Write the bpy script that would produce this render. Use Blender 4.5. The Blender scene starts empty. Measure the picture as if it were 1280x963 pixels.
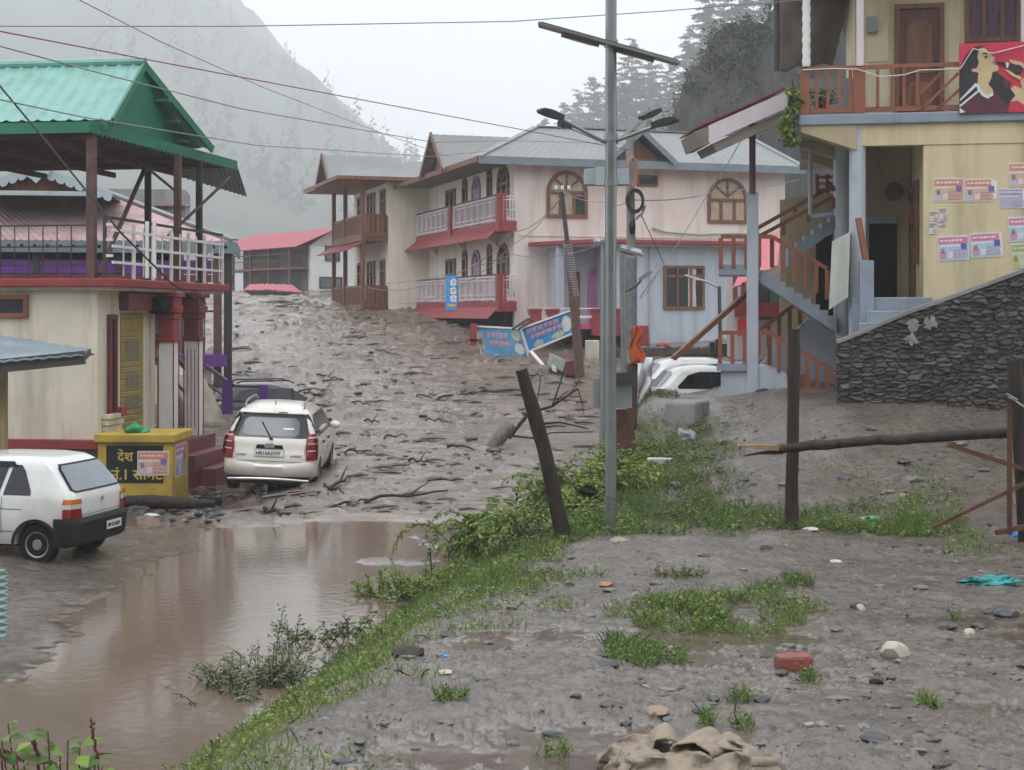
import bpy, bmesh, math, random
import numpy as np
from mathutils import Vector, Matrix

# ------------------------------------------------------------------ camera, sky, sun, exposure
scene = bpy.context.scene
F, CX, CY = 1859.0, 640.0, 390.0          # focal length and horizon of the photograph (1280 x 963)
cam = bpy.data.objects.new('camera', bpy.data.cameras.new('camera'))
scene.collection.objects.link(cam)
cam.location = (0, 0, 0)
cam.rotation_euler = (math.radians(90), 0, 0)
cam.data.sensor_width = 36.0
cam.data.lens = 36.0 * F / 1280.0
cam.data.shift_y = -(481.5 - CY) / 1280.0
cam.data.clip_start = 0.1
cam.data.clip_end = 6000
scene.camera = cam

SUN_EL, SUN_AZ = 62.0, 200.0              # high, behind thick cloud
world = bpy.data.worlds.new('World'); scene.world = world
world.use_nodes = True
wn, wl = world.node_tree.nodes, world.node_tree.links
wn.clear()
w_out = wn.new('ShaderNodeOutputWorld'); w_bg = wn.new('ShaderNodeBackground')
w_sky = wn.new('ShaderNodeTexSky'); w_sky.sky_type = 'NISHITA'; w_sky.sun_disc = False
w_sky.sun_elevation = math.radians(SUN_EL); w_sky.sun_rotation = math.radians(SUN_AZ)
w_sky.air_density = 1.0; w_sky.dust_density = 4.0; w_sky.ozone_density = 1.0
w_hs = wn.new('ShaderNodeHueSaturation'); w_hs.inputs['Saturation'].default_value = 0.16
w_tc = wn.new('ShaderNodeTexCoord'); w_noise = wn.new('ShaderNodeTexNoise')
w_noise.inputs['Scale'].default_value = 2.2; w_noise.inputs['Detail'].default_value = 5
w_ramp = wn.new('ShaderNodeMapRange')
w_ramp.inputs['From Min'].default_value = 0.3; w_ramp.inputs['From Max'].default_value = 0.7
w_ramp.inputs['To Min'].default_value = 7.6; w_ramp.inputs['To Max'].default_value = 9.2
w_cloud = wn.new('ShaderNodeMix'); w_cloud.data_type = 'RGBA'; w_cloud.blend_type = 'MULTIPLY'
w_cloud.inputs[0].default_value = 1.0; w_cloud.inputs[6].default_value = (0.95, 0.985, 1.04, 1)
w_mix = wn.new('ShaderNodeMix'); w_mix.data_type = 'RGBA'; w_mix.inputs[0].default_value = 0.82
wl.new(w_tc.outputs['Generated'], w_noise.inputs['Vector'])
wl.new(w_noise.outputs['Fac'], w_ramp.inputs['Value'])
w_sep = wn.new('ShaderNodeSeparateXYZ'); wl.new(w_tc.outputs['Generated'], w_sep.inputs[0])
w_grad = wn.new('ShaderNodeMapRange'); w_grad.inputs['From Min'].default_value = 0.0; w_grad.inputs['From Max'].default_value = 1.0
w_grad.inputs['To Min'].default_value = 1.0; w_grad.inputs['To Max'].default_value = 1.45
wl.new(w_sep.outputs['Z'], w_grad.inputs['Value'])
w_mul = wn.new('ShaderNodeMath'); w_mul.operation = 'MULTIPLY'
wl.new(w_ramp.outputs['Result'], w_mul.inputs[0]); wl.new(w_grad.outputs['Result'], w_mul.inputs[1])
wl.new(w_mul.outputs[0], w_cloud.inputs[7])
wl.new(w_sky.outputs['Color'], w_hs.inputs['Color'])
wl.new(w_hs.outputs['Color'], w_mix.inputs[6])
wl.new(w_cloud.outputs[2], w_mix.inputs[7])
wl.new(w_mix.outputs[2], w_bg.inputs['Color'])
w_bg.inputs['Strength'].default_value = 0.13
wl.new(w_bg.outputs['Background'], w_out.inputs['Surface'])

sun = bpy.data.objects.new('sun', bpy.data.lights.new('sun', 'SUN'))
scene.collection.objects.link(sun)
sun.data.energy = 0.6; sun.data.angle = math.radians(25); sun.data.color = (1.0, 0.98, 0.95)
# the sky's rotation turns clockwise from +Y; the lamp shines down its own -Z
_az = math.radians(SUN_AZ); _el = math.radians(SUN_EL)
_dir = Vector((math.sin(_az) * math.cos(_el), math.cos(_az) * math.cos(_el), math.sin(_el)))
sun.rotation_euler = _dir.to_track_quat('Z', 'Y').to_euler()

scene.view_settings.view_transform = 'Standard'
scene.view_settings.look = 'None'
scene.view_settings.exposure = 0.55
scene.view_settings.gamma = 1.0
scene.view_settings.use_curve_mapping = False
scene.cycles.use_denoising = True
scene.cycles.volume_bounces = 4
scene.cycles.max_bounces = 8
scene.cycles.diffuse_bounces = 3
scene.cycles.glossy_bounces = 3
scene.cycles.transmission_bounces = 4
scene.cycles.transparent_max_bounces = 8
scene.cycles.use_adaptive_sampling = True
scene.cycles.adaptive_threshold = 0.02

# ------------------------------------------------------------------ helpers
Z = Vector((0, 0, 1))
rng = random.Random(7)
col = scene.collection

def at(px, py, Y):
    """The point at depth Y that the photograph shows at pixel (px, py)."""
    return Vector(((px - CX) / F * Y, Y, (CY - py) / F * Y))

class Frame:
    """A house's own axes: u along its front, v into its depth, z up (world z)."""
    def __init__(s, x, y, deg):
        a = math.radians(deg); s.o = Vector((x, y, 0)); s.deg = deg
        s.u = Vector((math.cos(a), math.sin(a), 0)); s.v = Vector((-math.sin(a), math.cos(a), 0))
    def p(s, u, v, z): return s.o + s.u * u + s.v * v + Z * z
    def inv(s, w):
        d = w - s.o; return d.dot(s.u), d.dot(s.v), w.z
W0 = Frame(0, 0, 0)

class MB:
    """Collects shapes in world space; build() links them as ONE mesh object."""
    def __init__(s): s.v = []; s.f = []; s.m = []; s.mi = 0
    def add(s, vs, fs):
        b = len(s.v); s.v.extend(Vector(q) for q in vs)
        for f in fs: s.f.append([b + i for i in f]); s.m.append(s.mi)
        return s
    def poly(s, pts): return s.add(pts, [list(range(len(pts)))])
    def hexa(s, p):
        return s.add(p, [(0, 3, 2, 1), (4, 5, 6, 7), (0, 1, 5, 4), (1, 2, 6, 5), (2, 3, 7, 6), (3, 0, 4, 7)])
    def box(s, fr, u0, u1, v0, v1, z0, z1):
        return s.hexa([fr.p(u0, v0, z0), fr.p(u1, v0, z0), fr.p(u1, v1, z0), fr.p(u0, v1, z0),
                       fr.p(u0, v0, z1), fr.p(u1, v0, z1), fr.p(u1, v1, z1), fr.p(u0, v1, z1)])
    def bar(s, a, b, w, h=None, up=Z):
        a, b = Vector(a), Vector(b); h = h or w; d = (b - a).normalized()
        if abs(d.dot(up)) > 0.98: up = Vector((0, 1, 0)) if abs(d.y) < 0.9 else Vector((1, 0, 0))
        x = d.cross(up).normalized() * (w / 2); y = x.cross(d).normalized() * (h / 2)
        return s.hexa([a - x - y, a + x - y, a + x + y, a - x + y, b - x - y, b + x - y, b + x + y, b - x + y])
    def tube(s, pts, r, seg=8, cap=True):
        pts = [Vector(p) for p in pts]; n = len(pts)
        rs = r if isinstance(r, (list, tuple)) else [r] * n
        ref = None; rings = []
        for i, p in enumerate(pts):
            d = (pts[min(i + 1, n - 1)] - pts[max(i - 1, 0)]).normalized()
            if ref is None or abs(d.dot(ref)) > 0.95:
                ref = Vector((1, 0, 0)) if abs(d.x) < 0.8 else Vector((0, 1, 0))
            x = (ref - d * ref.dot(d)).normalized(); y = d.cross(x); ref = x
            rings.append([p + (x * math.cos(t) + y * math.sin(t)) * rs[i] for t in [2 * math.pi * k / seg for k in range(seg)]])
        return s.loft(rings, cap)
    def loft(s, rings, cap=True, closed=True):
        n = len(rings[0]); vs = [p for R in rings for p in R]; fs = []
        for i in range(len(rings) - 1):
            for k in range(n if closed else n - 1):
                a = i * n + k; b = i * n + (k + 1) % n
                fs.append((a, b, b + n, a + n))
        if cap and closed:
            fs.append(tuple(reversed(range(n)))); fs.append(tuple(range((len(rings) - 1) * n, len(rings) * n)))
        return s.add(vs, fs)
    def prism(s, pts, vec):
        pts = [Vector(p) for p in pts]; vec = Vector(vec); n = len(pts)
        vs = pts + [p + vec for p in pts]
        fs = [tuple(reversed(range(n))), tuple(range(n, 2 * n))] + [(k, (k + 1) % n, n + (k + 1) % n, n + k) for k in range(n)]
        return s.add(vs, fs)
    def sheet(s, a, b, c, d, thick, rib=0.0, pitch=0.2, axis='ab', trap=False):
        """A roof sheet over the quad a-b (eave) / d-c (ridge); ribs run from eave to ridge, spaced along a-b."""
        a, b, c, d = map(Vector, (a, b, c, d))
        nrm = (b - a).cross(d - a).normalized()
        if nrm.z < 0: nrm = -nrm
        L = max((b - a).length, (c - d).length); n = max(2, int(L / pitch) * 4)
        if rib <= 0: n = 1
        lo, hi = [], []
        for i in range(n + 1):
            t = i / n
            if rib > 0:
                k = i % 4
                o = rib * ((1 if k == 1 else 0) if trap else (0, 0.5, 1, 0.5)[k])
            else: o = 0
            lo.append((a.lerp(b, t) + nrm * o, d.lerp(c, t) + nrm * o))
        vs = []; fs = []
        for e, r in lo: vs += [e, r, e - nrm * thick, r - nrm * thick]
        for i in range(n):
            p, q = i * 4, i * 4 + 4
            fs += [(p, q, q + 1, p + 1), (p + 2, p + 3, q + 3, q + 2), (p, p + 2, q + 2, q), (p + 1, q + 1, q + 3, p + 3)]
        fs += [(0, 1, 3, 2), (n * 4, n * 4 + 2, n * 4 + 3, n * 4 + 1)]
        return s.add(vs, fs)
    def rock(s, c, size, seed, sub=2, rough=0.35, rot=0.0):
        r = random.Random(seed); bm = bmesh.new()
        bmesh.ops.create_icosphere(bm, subdivisions=sub, radius=1)
        offs = [Vector((r.uniform(-1, 1), r.uniform(-1, 1), r.uniform(-1, 1))).normalized() for _ in range(9)]
        lim = [r.uniform(0.62, 1.0) for _ in offs]
        for v in bm.verts:                       # planes cut facets into the ball
            for o, l in zip(offs, lim):
                d = v.co.dot(o)
                if d > l: v.co -= o * (d - l)
            v.co *= 1 + r.uniform(-1, 1) * rough * 0.12
        R = Matrix.Rotation(rot, 3, 'Z')
        b = len(s.v)
        for v in bm.verts: s.v.append(Vector(c) + R @ Vector((v.co.x * size[0], v.co.y * size[1], v.co.z * size[2])))
        for f in bm.faces: s.f.append([b + v.index for v in f.verts]); s.m.append(s.mi)
        bm.free(); return s
    def build(s, name, mats, parent=None, smooth=0, bevel=0.0, local=False, fix=True):
        me = bpy.data.meshes.new(name); ob = bpy.data.objects.new(name, me); col.objects.link(ob)
        vs = s.v
        if parent is not None:
            ob.parent = parent
            if not local:
                root = parent
                while root.parent: root = root.parent
                inv = root.matrix_basis.inverted(); vs = [inv @ q for q in vs]
        elif not local:
            n = len(vs)
            o = Vector((sum(q.x for q in vs) / n, sum(q.y for q in vs) / n, min(q.z for q in vs)))
            ob.location = o; vs = [q - o for q in vs]
        me.from_pydata([tuple(q) for q in vs], [], s.f)
        if not isinstance(mats, (list, tuple)): mats = [mats]
        for m in mats: me.materials.append(m)
        me.polygons.foreach_set('material_index', s.m)
        if fix:
            bm = bmesh.new(); bm.from_mesh(me)
            bmesh.ops.recalc_face_normals(bm, faces=bm.faces); bm.to_mesh(me); bm.free()
        if smooth:
            me.polygons.foreach_set('use_smooth', [True] * len(me.polygons))
            me.set_sharp_from_angle(angle=math.radians(smooth))
        if bevel:
            b = ob.modifiers.new('bevel', 'BEVEL'); b.width = bevel; b.segments = 2
            b.limit_method = 'ANGLE'; b.angle_limit = math.radians(40)
        me.update(); return ob

def tag(o, label=None, cat=None, group=None, kind=None):
    if label: o['label'] = label
    if cat: o['category'] = cat
    if group: o['group'] = group
    if kind: o['kind'] = kind
    return o

def thing(name, loc, label, cat, group=None, rot=(0, 0, 0)):
    o = bpy.data.objects.new(name, None); col.objects.link(o)
    o.empty_display_size = 0.3; o.location = loc; o.rotation_euler = rot
    return tag(o, label, cat, group)

def copy_tree(o, parent=None):
    c = o.copy(); col.objects.link(c)
    if parent is not None: c.parent = parent
    for ch in list(o.children): copy_tree(ch, c)
    return c

# ------------------------------------------------------------------ materials
def _n(nt, t, **kw):
    n = nt.nodes.new(t)
    for k, v in kw.items():
        if hasattr(n, k): setattr(n, k, v)
        else: n.inputs[k.replace('_', ' ')].default_value = v
    return n

_mats = {}
def pm(name, base, rough=0.6, var=0.12, scale=3.0, bump=0.0, bscale=40.0, metal=0.0, spec=0.5,
       dirt=None, dirt_amt=0.0, dirt_scale=1.2, streak=False, coat=0.0, wood=False, splash=None, rvar=0.12):
    """A painted or weathered surface: mottled base colour, optional stains (streaked down a wall), optional fine bump.
    splash = (z0, z1, colour): mud splashed up a wall to an uneven height, in the thing's own coordinates."""
    if name in _mats: return _mats[name]
    m = bpy.data.materials.new(name); m.use_nodes = True; nt = m.node_tree; L = nt.links
    b = nt.nodes['Principled BSDF']
    b.inputs['Metallic'].default_value = metal; b.inputs['Specular IOR Level'].default_value = spec
    if coat: b.inputs['Coat Weight'].default_value = coat; b.inputs['Coat Roughness'].default_value = 0.08
    tc = _n(nt, 'ShaderNodeTexCoord'); src = tc.outputs['Object']
    nz = _n(nt, 'ShaderNodeTexNoise'); nz.inputs['Scale'].default_value = scale; nz.inputs['Detail'].default_value = 6
    if wood:
        mp = _n(nt, 'ShaderNodeMapping'); mp.inputs['Scale'].default_value = (6, 6, 0.7)
        L.new(src, mp.inputs['Vector']); L.new(mp.outputs['Vector'], nz.inputs['Vector'])
    else: L.new(src, nz.inputs['Vector'])
    lo = [max(0, c * (1 - var)) for c in base]; hi = [min(1, c * (1 + var)) for c in base]
    mr = _n(nt, 'ShaderNodeMapRange'); mr.inputs['From Min'].default_value = 0.3; mr.inputs['From Max'].default_value = 0.7
    L.new(nz.outputs['Fac'], mr.inputs['Value'])
    mx = _n(nt, 'ShaderNodeMix', data_type='RGBA'); mx.inputs[6].default_value = (*lo, 1); mx.inputs[7].default_value = (*hi, 1)
    L.new(mr.outputs['Result'], mx.inputs[0]); cur = mx.outputs[2]
    if dirt is not None and dirt_amt > 0:
        n2 = _n(nt, 'ShaderNodeTexNoise'); n2.inputs['Scale'].default_value = dirt_scale; n2.inputs['Detail'].default_value = 8
        n2.inputs['Roughness'].default_value = 0.65
        if streak:
            mp2 = _n(nt, 'ShaderNodeMapping'); mp2.inputs['Scale'].default_value = (1.5, 1.5, 0.2)
            L.new(src, mp2.inputs['Vector']); L.new(mp2.outputs['Vector'], n2.inputs['Vector'])
        else: L.new(src, n2.inputs['Vector'])
        m2 = _n(nt, 'ShaderNodeMapRange'); m2.inputs['From Min'].default_value = 0.46; m2.inputs['From Max'].default_value = 0.72
        m2.inputs['To Max'].default_value = dirt_amt
        L.new(n2.outputs['Fac'], m2.inputs['Value'])
        x2 = _n(nt, 'ShaderNodeMix', data_type='RGBA'); L.new(m2.outputs['Result'], x2.inputs[0])
        L.new(cur, x2.inputs[6]); x2.inputs[7].default_value = (*dirt, 1); cur = x2.outputs[2]
    if splash:
        sx = _n(nt, 'ShaderNodeSeparateXYZ'); L.new(src, sx.inputs[0])
        n3 = _n(nt, 'ShaderNodeTexNoise'); n3.inputs['Scale'].default_value = 1.6; n3.inputs['Detail'].default_value = 7
        L.new(src, n3.inputs['Vector'])
        ad = _n(nt, 'ShaderNodeMath', operation='MULTIPLY_ADD'); ad.inputs[1].default_value = -(splash[1] - splash[0]) * 1.6
        L.new(n3.outputs['Fac'], ad.inputs[0]); L.new(sx.outputs['Z'], ad.inputs[2])
        m3 = _n(nt, 'ShaderNodeMapRange'); m3.inputs['From Min'].default_value = splash[0] - (splash[1] - splash[0]) * 0.8
        m3.inputs['From Max'].default_value = splash[1] - (splash[1] - splash[0]) * 0.8
        m3.inputs['To Min'].default_value = 0.85; m3.inputs['To Max'].default_value = 0.0
        L.new(ad.outputs[0], m3.inputs['Value'])
        x3 = _n(nt, 'ShaderNodeMix', data_type='RGBA'); L.new(m3.outputs['Result'], x3.inputs[0])
        L.new(cur, x3.inputs[6]); x3.inputs[7].default_value = (*splash[2], 1); cur = x3.outputs[2]
    L.new(cur, b.inputs['Base Color'])
    rr = _n(nt, 'ShaderNodeMapRange'); rr.inputs['To Min'].default_value = max(0.03, rough - rvar); rr.inputs['To Max'].default_value = min(1, rough + rvar)
    L.new(nz.outputs['Fac'], rr.inputs['Value']); L.new(rr.outputs['Result'], b.inputs['Roughness'])
    if bump > 0:
        nb = _n(nt, 'ShaderNodeTexNoise'); nb.inputs['Scale'].default_value = bscale; nb.inputs['Detail'].default_value = 5
        L.new((mp.outputs['Vector'] if wood else src), nb.inputs['Vector'])
        bp = _n(nt, 'ShaderNodeBump'); bp.inputs['Strength'].default_value = min(1, bump); bp.inputs['Distance'].default_value = 0.02
        L.new(nb.outputs['Fac'], bp.inputs['Height']); L.new(bp.outputs['Normal'], b.inputs['Normal'])
    _mats[name] = m; return m

def glass_dark(name, base=(0.03, 0.035, 0.04), rough=0.08):
    return pm(name, base, rough, var=0.3, scale=1.5, spec=0.8, rvar=0.04)

# numpy value noise
class VN:
    def __init__(s, seed): s.t = np.random.RandomState(seed).rand(512, 512).astype(np.float32)
    def __call__(s, x, y):
        xi = np.floor(x).astype(int); yi = np.floor(y).astype(int); fx = x - xi; fy = y - yi
        fx = fx * fx * (3 - 2 * fx); fy = fy * fy * (3 - 2 * fy); t = s.t
        a = t[xi % 512, yi % 512]; b = t[(xi + 1) % 512, yi % 512]; c = t[xi % 512, (yi + 1) % 512]; d = t[(xi + 1) % 512, (yi + 1) % 512]
        return (a * (1 - fx) + b * fx) * (1 - fy) + (c * (1 - fx) + d * fx) * fy - 0.5
_vn = VN(3)
def fbm(x, y, oct=4, lac=2.03, gain=0.5, ox=0.0):
    r = np.zeros_like(x, dtype=float); a = 1.0
    for o in range(oct):
        r += a * _vn(x + 17.3 * o + ox, y + 9.1 * o - ox); x = x * lac; y = y * lac; a *= gain
    return r
def sstep(a, b, x):
    t = np.clip((x - a) / (b - a), 0, 1); return t * t * (3 - 2 * t)
# ------------------------------------------------------------------ the ground: one sheet to the horizon
WATER_Z = -3.35
_xbY = [0, 7, 10.9, 12.3, 14.8, 17.5, 20.8, 22.6, 28, 33, 40, 60]
_xbX = [-5.0, -3.6, -2.76, -2.32, -2.03, -1.41, -0.62, -0.15, 1.35, 2.1, 4.5, 10]
_xtY = [0, 4.5, 6.9, 8.7, 11.15, 14.6, 16.7, 18.6, 22, 26, 29, 33, 40, 60]
_xtX = [-1.6, -1.2, -1.0, -0.8, -0.48, 0.08, 0.54, 1.25, 2.1, 2.75, 2.75, 3.0, 5.5, 11]
def h_low(X, Y):
    road = WATER_Z + np.where(X < -4.8, 0.075 * (-4.8 - X), -0.05 * np.minimum(X + 4.8, 2.2))
    Yw = Y + 2.2 * fbm(X * .45, Y * .6, 4, ox=12) * (1 - sstep(25, 30, Y))
    mud = np.interp(Yw, [22.3, 24, 26, 29.5, 35, 40, 46, 52, 57, 62, 68, 75, 80, 95, 140, 300, 1500],
                       [-3.42, -3.3, -3.3, -3.2, -2.9, -2.65, -2.2, -1.5, -0.8, -0.35, 0.12, 0.62, 0.75, 1.3, 1.2, 1.2, 1.2])
    gut = -3.48 - 0.02 * (Y - 24)
    gl = (1 - sstep(-6.1, -4.9, X)) * (1 - sstep(31, 36, Y))
    shoal = sstep(-3.6, -1.6, X) * sstep(17.0, 19.0, Y) * (1 - sstep(22, 24, Y))
    road = road * (1 - shoal) + shoal * (WATER_Z - .022 + .10 * fbm(X * 1.6, Y * 1.3, 5, ox=71))
    mud = mud * (1 - gl) + np.minimum(mud, gut) * gl
    hol = sstep(-6.4, -5.7, X) * (1 - sstep(-3.75, -3.1, X)) * sstep(24.6, 25.8, Y) * (1 - sstep(30.0, 31.5, Y))
    mud = mud * (1 - hol) + (-3.52 + (X + 5.1) * .25) * hol
    t = sstep(21.8, 24.5, Yw)
    return road * (1 - t) + mud * t
def h_high(X, Y):
    a = np.interp(Y, [0, 5, 7, 9, 11, 14.6, 18.6, 22, 26, 28, 29.3, 33, 40, 52, 60, 1500], [-1.6, -1.85, -2.05, -2.2, -2.4, -2.6, -2.75, -2.68, -2.42, -2.02, -1.74, -1.85, -1.85, -1.4, -0.8, 0])
    b = np.interp(Y, [0, 5, 7, 9, 11, 14.6, 18.6, 22, 24.5, 26.2, 30, 60, 1500], [-1.6, -1.85, -2.05, -2.2, -2.4, -2.6, -2.75, -2.55, -2.05, -1.62, -1.5, -1.0, 0])
    t = sstep(3.6, 6.0, X); return a * (1 - t) + b * t
def bank_s(X, Y):
    xb = np.interp(Y, _xbY, _xbX); xt = np.interp(Y, _xtY, _xtX)
    return np.clip((X - xb) / (xt - xb), 0, 1)
def h_base(X, Y):
    s = bank_s(X, Y); s = s * s * (3 - 2 * s) * 0.6 + s * 0.4
    far = sstep(44, 58, Y)
    z = h_low(X, Y) * (1 - s) + h_high(X, Y) * s
    rt = sstep(1.5, 5.0, X) * (1 - sstep(68, 92, Y)); hl = h_low(X, Y)
    return z * (1 - far) + (hl * (1 - rt) + np.minimum(hl, -0.9) * rt) * far
def ground_fields(X, Y):
    """height, flow mask (brown debris flow), wet mask (standing film of water)"""
    s = bank_s(X, Y); zb = h_base(X, Y)
    flow = sstep(22.6, 23.6, Y + 0.8 * fbm(X * .8, Y * .8, 3)) * (1 - sstep(0.1, 0.5, s)) * sstep(-6.3, -5.0, X + np.maximum(0, Y - 31) * 0.8)
    upper = sstep(0.55, 1.0, s)
    hollow = sstep(-6.4, -5.7, X) * (1 - sstep(-3.75, -3.1, X)) * sstep(24.6, 25.8, Y) * (1 - sstep(30.0, 31.5, Y))
    # debris flow: wrinkled tongues lying across the slope, with clods
    fl = 0.10 * fbm(X * .35, Y * .9, 4) + 0.10 * np.abs(fbm(X * 0.9, Y * 2.2, 5, gain=.62, ox=31)) + 0.06 * fbm(X * 2.3, Y * 4.5, 4, ox=7) - 0.045 * np.abs(fbm(X * 3.5, Y * 3.2, 4, gain=.65, ox=17))
    cl = fbm(X * 1.7, Y * 2.6, 3, ox=77); fl += 0.16 * sstep(0.28, 0.5, cl) * (0.6 + fbm(X * 6, Y * 8, 2))
    fl *= .85 * (0.5 + 0.6 * sstep(27, 45, Y)) * (.30 + .9 * sstep(-.25, .3, fbm(X * .16, Y * .16, 3, ox=4) - X * .05)) * (1 - .85 * hollow)
    # upper yard: stony, trampled, with shallow runnels
    up = 0.10 * fbm(X * .7, Y * .55, 4, ox=5) + 0.035 * fbm(X * 2.6, Y * 2.0, 3, gain=.5, ox=15) + 0.03 * np.abs(fbm(X * 15, Y * 11, 4, gain=.6, ox=25)) - 0.02 * np.abs(fbm(X * 6, Y * 5, 3, ox=35))
    low = 0.035 * fbm(X * 1.1, Y * 1.1, 4, ox=45) + 0.012 * fbm(X * 7, Y * 7, 3, ox=55)
    bank = 0.12 * fbm(X * 1.3, Y * 1.3, 4, ox=65)
    mid = np.clip(s * (1 - s) * 4, 0, 1)
    d = flow * fl + (1 - flow) * (upper * up + (1 - upper) * low + mid * bank)
    # water film in the low spots of the yard: level it off
    lowspot = fbm(X * .55, Y * .55, 3, ox=5) * 0.09
    film = upper * (1 - flow) * sstep(0.0, 0.014, -(up + 0.010 + 0.004 * np.clip(Y - 9, -4, 9))) * (Y < 24)
    d = d * (1 - 0.93 * film) + film * 0.93 * (-0.03)
    z = zb + d
    wet = np.clip(film + 0.5 * flow * sstep(0.02, 0.12, -fl + 0.06) + (1 - sstep(.3, .6, s)) * sstep(0.06, 0.0, z - WATER_Z), 0, 1)
    return z, flow, wet, upper, s
def gz(x, y):
    return float(ground_fields(np.array([float(x)]), np.array([float(y)]))[0][0])

def build_ground():
    pys = np.concatenate([np.linspace(1150, 960, 60), np.linspace(958, 396, 470)])
    Y = 2.55 * F / (pys - CY)                     # rows at even spacing on a plane 2.55 m below the eye
    Y = np.concatenate([Y[Y < 24], np.arange(24, 46, .09), np.arange(46, 80, .14), np.geomspace(80, 130, 60), np.geomspace(135, 1500, 40)])
    T = np.concatenate([np.linspace(-1.2, -0.42, 80), np.linspace(-0.41, 0.41, 640), np.linspace(0.42, 1.2, 80)])
    GX = T[None, :] * Y[:, None]; GY = np.repeat(Y[:, None], len(T), 1)
    z, flow, wet, upper, s = ground_fields(GX, GY)
    n, m = GX.shape
    co = np.stack([GX, GY, z], -1).reshape(-1, 3).astype(np.float32)
    me = bpy.data.meshes.new('ground')
    i = np.arange((n - 1))[:, None] * m + np.arange(m - 1)[None, :]
    q = np.stack([i, i + 1, i + m + 1, i + m], -1).reshape(-1, 4)
    me.vertices.add(n * m); me.vertices.foreach_set('co', co.ravel())
    me.loops.add(q.size); me.loops.foreach_set('vertex_index', q.ravel().astype(np.int32))
    me.polygons.add(len(q)); me.polygons.foreach_set('loop_start', np.arange(0, q.size, 4, dtype=np.int32))
    me.polygons.foreach_set('use_smooth', [True] * len(q))
    me.update(calc_edges=True); me.validate()
    for nm, a in (('flow', flow), ('wet', wet), ('upper', upper)):
        at_ = me.attributes.new(nm, 'FLOAT', 'POINT'); at_.data.foreach_set('value', a.ravel().astype(np.float32))
    m_ = bpy.data.materials.new('wet_ground'); m_.use_nodes = True; nt = m_.node_tree; L = nt.links
    b = nt.nodes['Principled BSDF']; b.inputs['Specular IOR Level'].default_value = .65
    tc = _n(nt, 'ShaderNodeTexCoord')
    def attr(nm):
        a = _n(nt, 'ShaderNodeAttribute'); a.attribute_name = nm; return a.outputs['Fac']
    def noise(sc, det=6, ro=.6):
        n_ = _n(nt, 'ShaderNodeTexNoise'); n_.inputs['Scale'].default_value = sc; n_.inputs['Detail'].default_value = det
        n_.inputs['Roughness'].default_value = ro; L.new(tc.outputs['Object'], n_.inputs['Vector']); return n_.outputs['Fac']
    def mix(f, a, b_):
        x = _n(nt, 'ShaderNodeMix', data_type='RGBA')
        for sock, val in ((0, f), (6, a), (7, b_)):
            if isinstance(val, tuple): x.inputs[sock].default_value = (*val, 1)
            elif isinstance(val, float): x.inputs[sock].default_value = val
            else: L.new(val, x.inputs[sock])
        return x.outputs[2]
    def rng_(v, a, b_, c=0., d=1.):
        r = _n(nt, 'ShaderNodeMapRange'); r.inputs['From Min'].default_value = a; r.inputs['From Max'].default_value = b_
        r.inputs['To Min'].default_value = c; r.inputs['To Max'].default_value = d; L.new(v, r.inputs['Value']); return r.outputs['Result']
    n1, n2, n3 = noise(1.3), noise(9, 8, .7), noise(55, 4, .6)
    soil = mix(rng_(n1, .35, .65), (.100, .081, .064), (.168, .139, .115))
    soil = mix(rng_(n2, .50, .64), soil, (.035, .031, .028))
    soil = mix(rng_(n3, .58, .72), soil, (.17, .155, .14))
    mud = mix(rng_(n1, .3, .7), (.135, .102, .077), (.22, .174, .138))
    mud = mix(rng_(n2, .54, .66), mud, (.055, .042, .033))
    c = mix(attr('flow'), soil, mud)
    c = mix(rng_(attr('wet'), 0, 1, 0, .45), c, (.12, .095, .075))
    L.new(c, b.inputs['Base Color'])
    r = _n(nt, 'ShaderNodeMath', operation='MULTIPLY_ADD'); L.new(attr('wet'), r.inputs[0]); r.inputs[1].default_value = -0.28
    n0 = noise(.55, 4, .55); sh_ = rng_(n0, .38, .56, -.04, -.21); ra = _n(nt, 'ShaderNodeMath', operation='ADD'); L.new(rng_(n2, .3, .7, .22, .42), ra.inputs[0]); L.new(sh_, ra.inputs[1])
    L.new(ra.outputs[0], r.inputs[2])
    cl = _n(nt, 'ShaderNodeClamp'); cl.inputs['Min'].default_value = 0.05; L.new(r.outputs[0], cl.inputs['Value'])
    L.new(cl.outputs[0], b.inputs['Roughness'])
    bp = _n(nt, 'ShaderNodeBump'); bp.inputs['Distance'].default_value = 0.07
    L.new(rng_(attr('wet'), 0, 1, .42, .03), bp.inputs['Strength']); L.new(n2, bp.inputs['Height'])
    bp2 = _n(nt, 'ShaderNodeBump'); bp2.inputs['Distance'].default_value = 0.018
    L.new(rng_(attr('wet'), 0, 1, .38, .02), bp2.inputs['Strength']); L.new(n3, bp2.inputs['Height']); L.new(bp.outputs['Normal'], bp2.inputs['Normal'])
    L.new(bp2.outputs['Normal'], b.inputs['Normal'])
    me.materials.append(m_)
    o = bpy.data.objects.new('ground', me); col.objects.link(o); tag(o, kind='structure')
build_ground()

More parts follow.
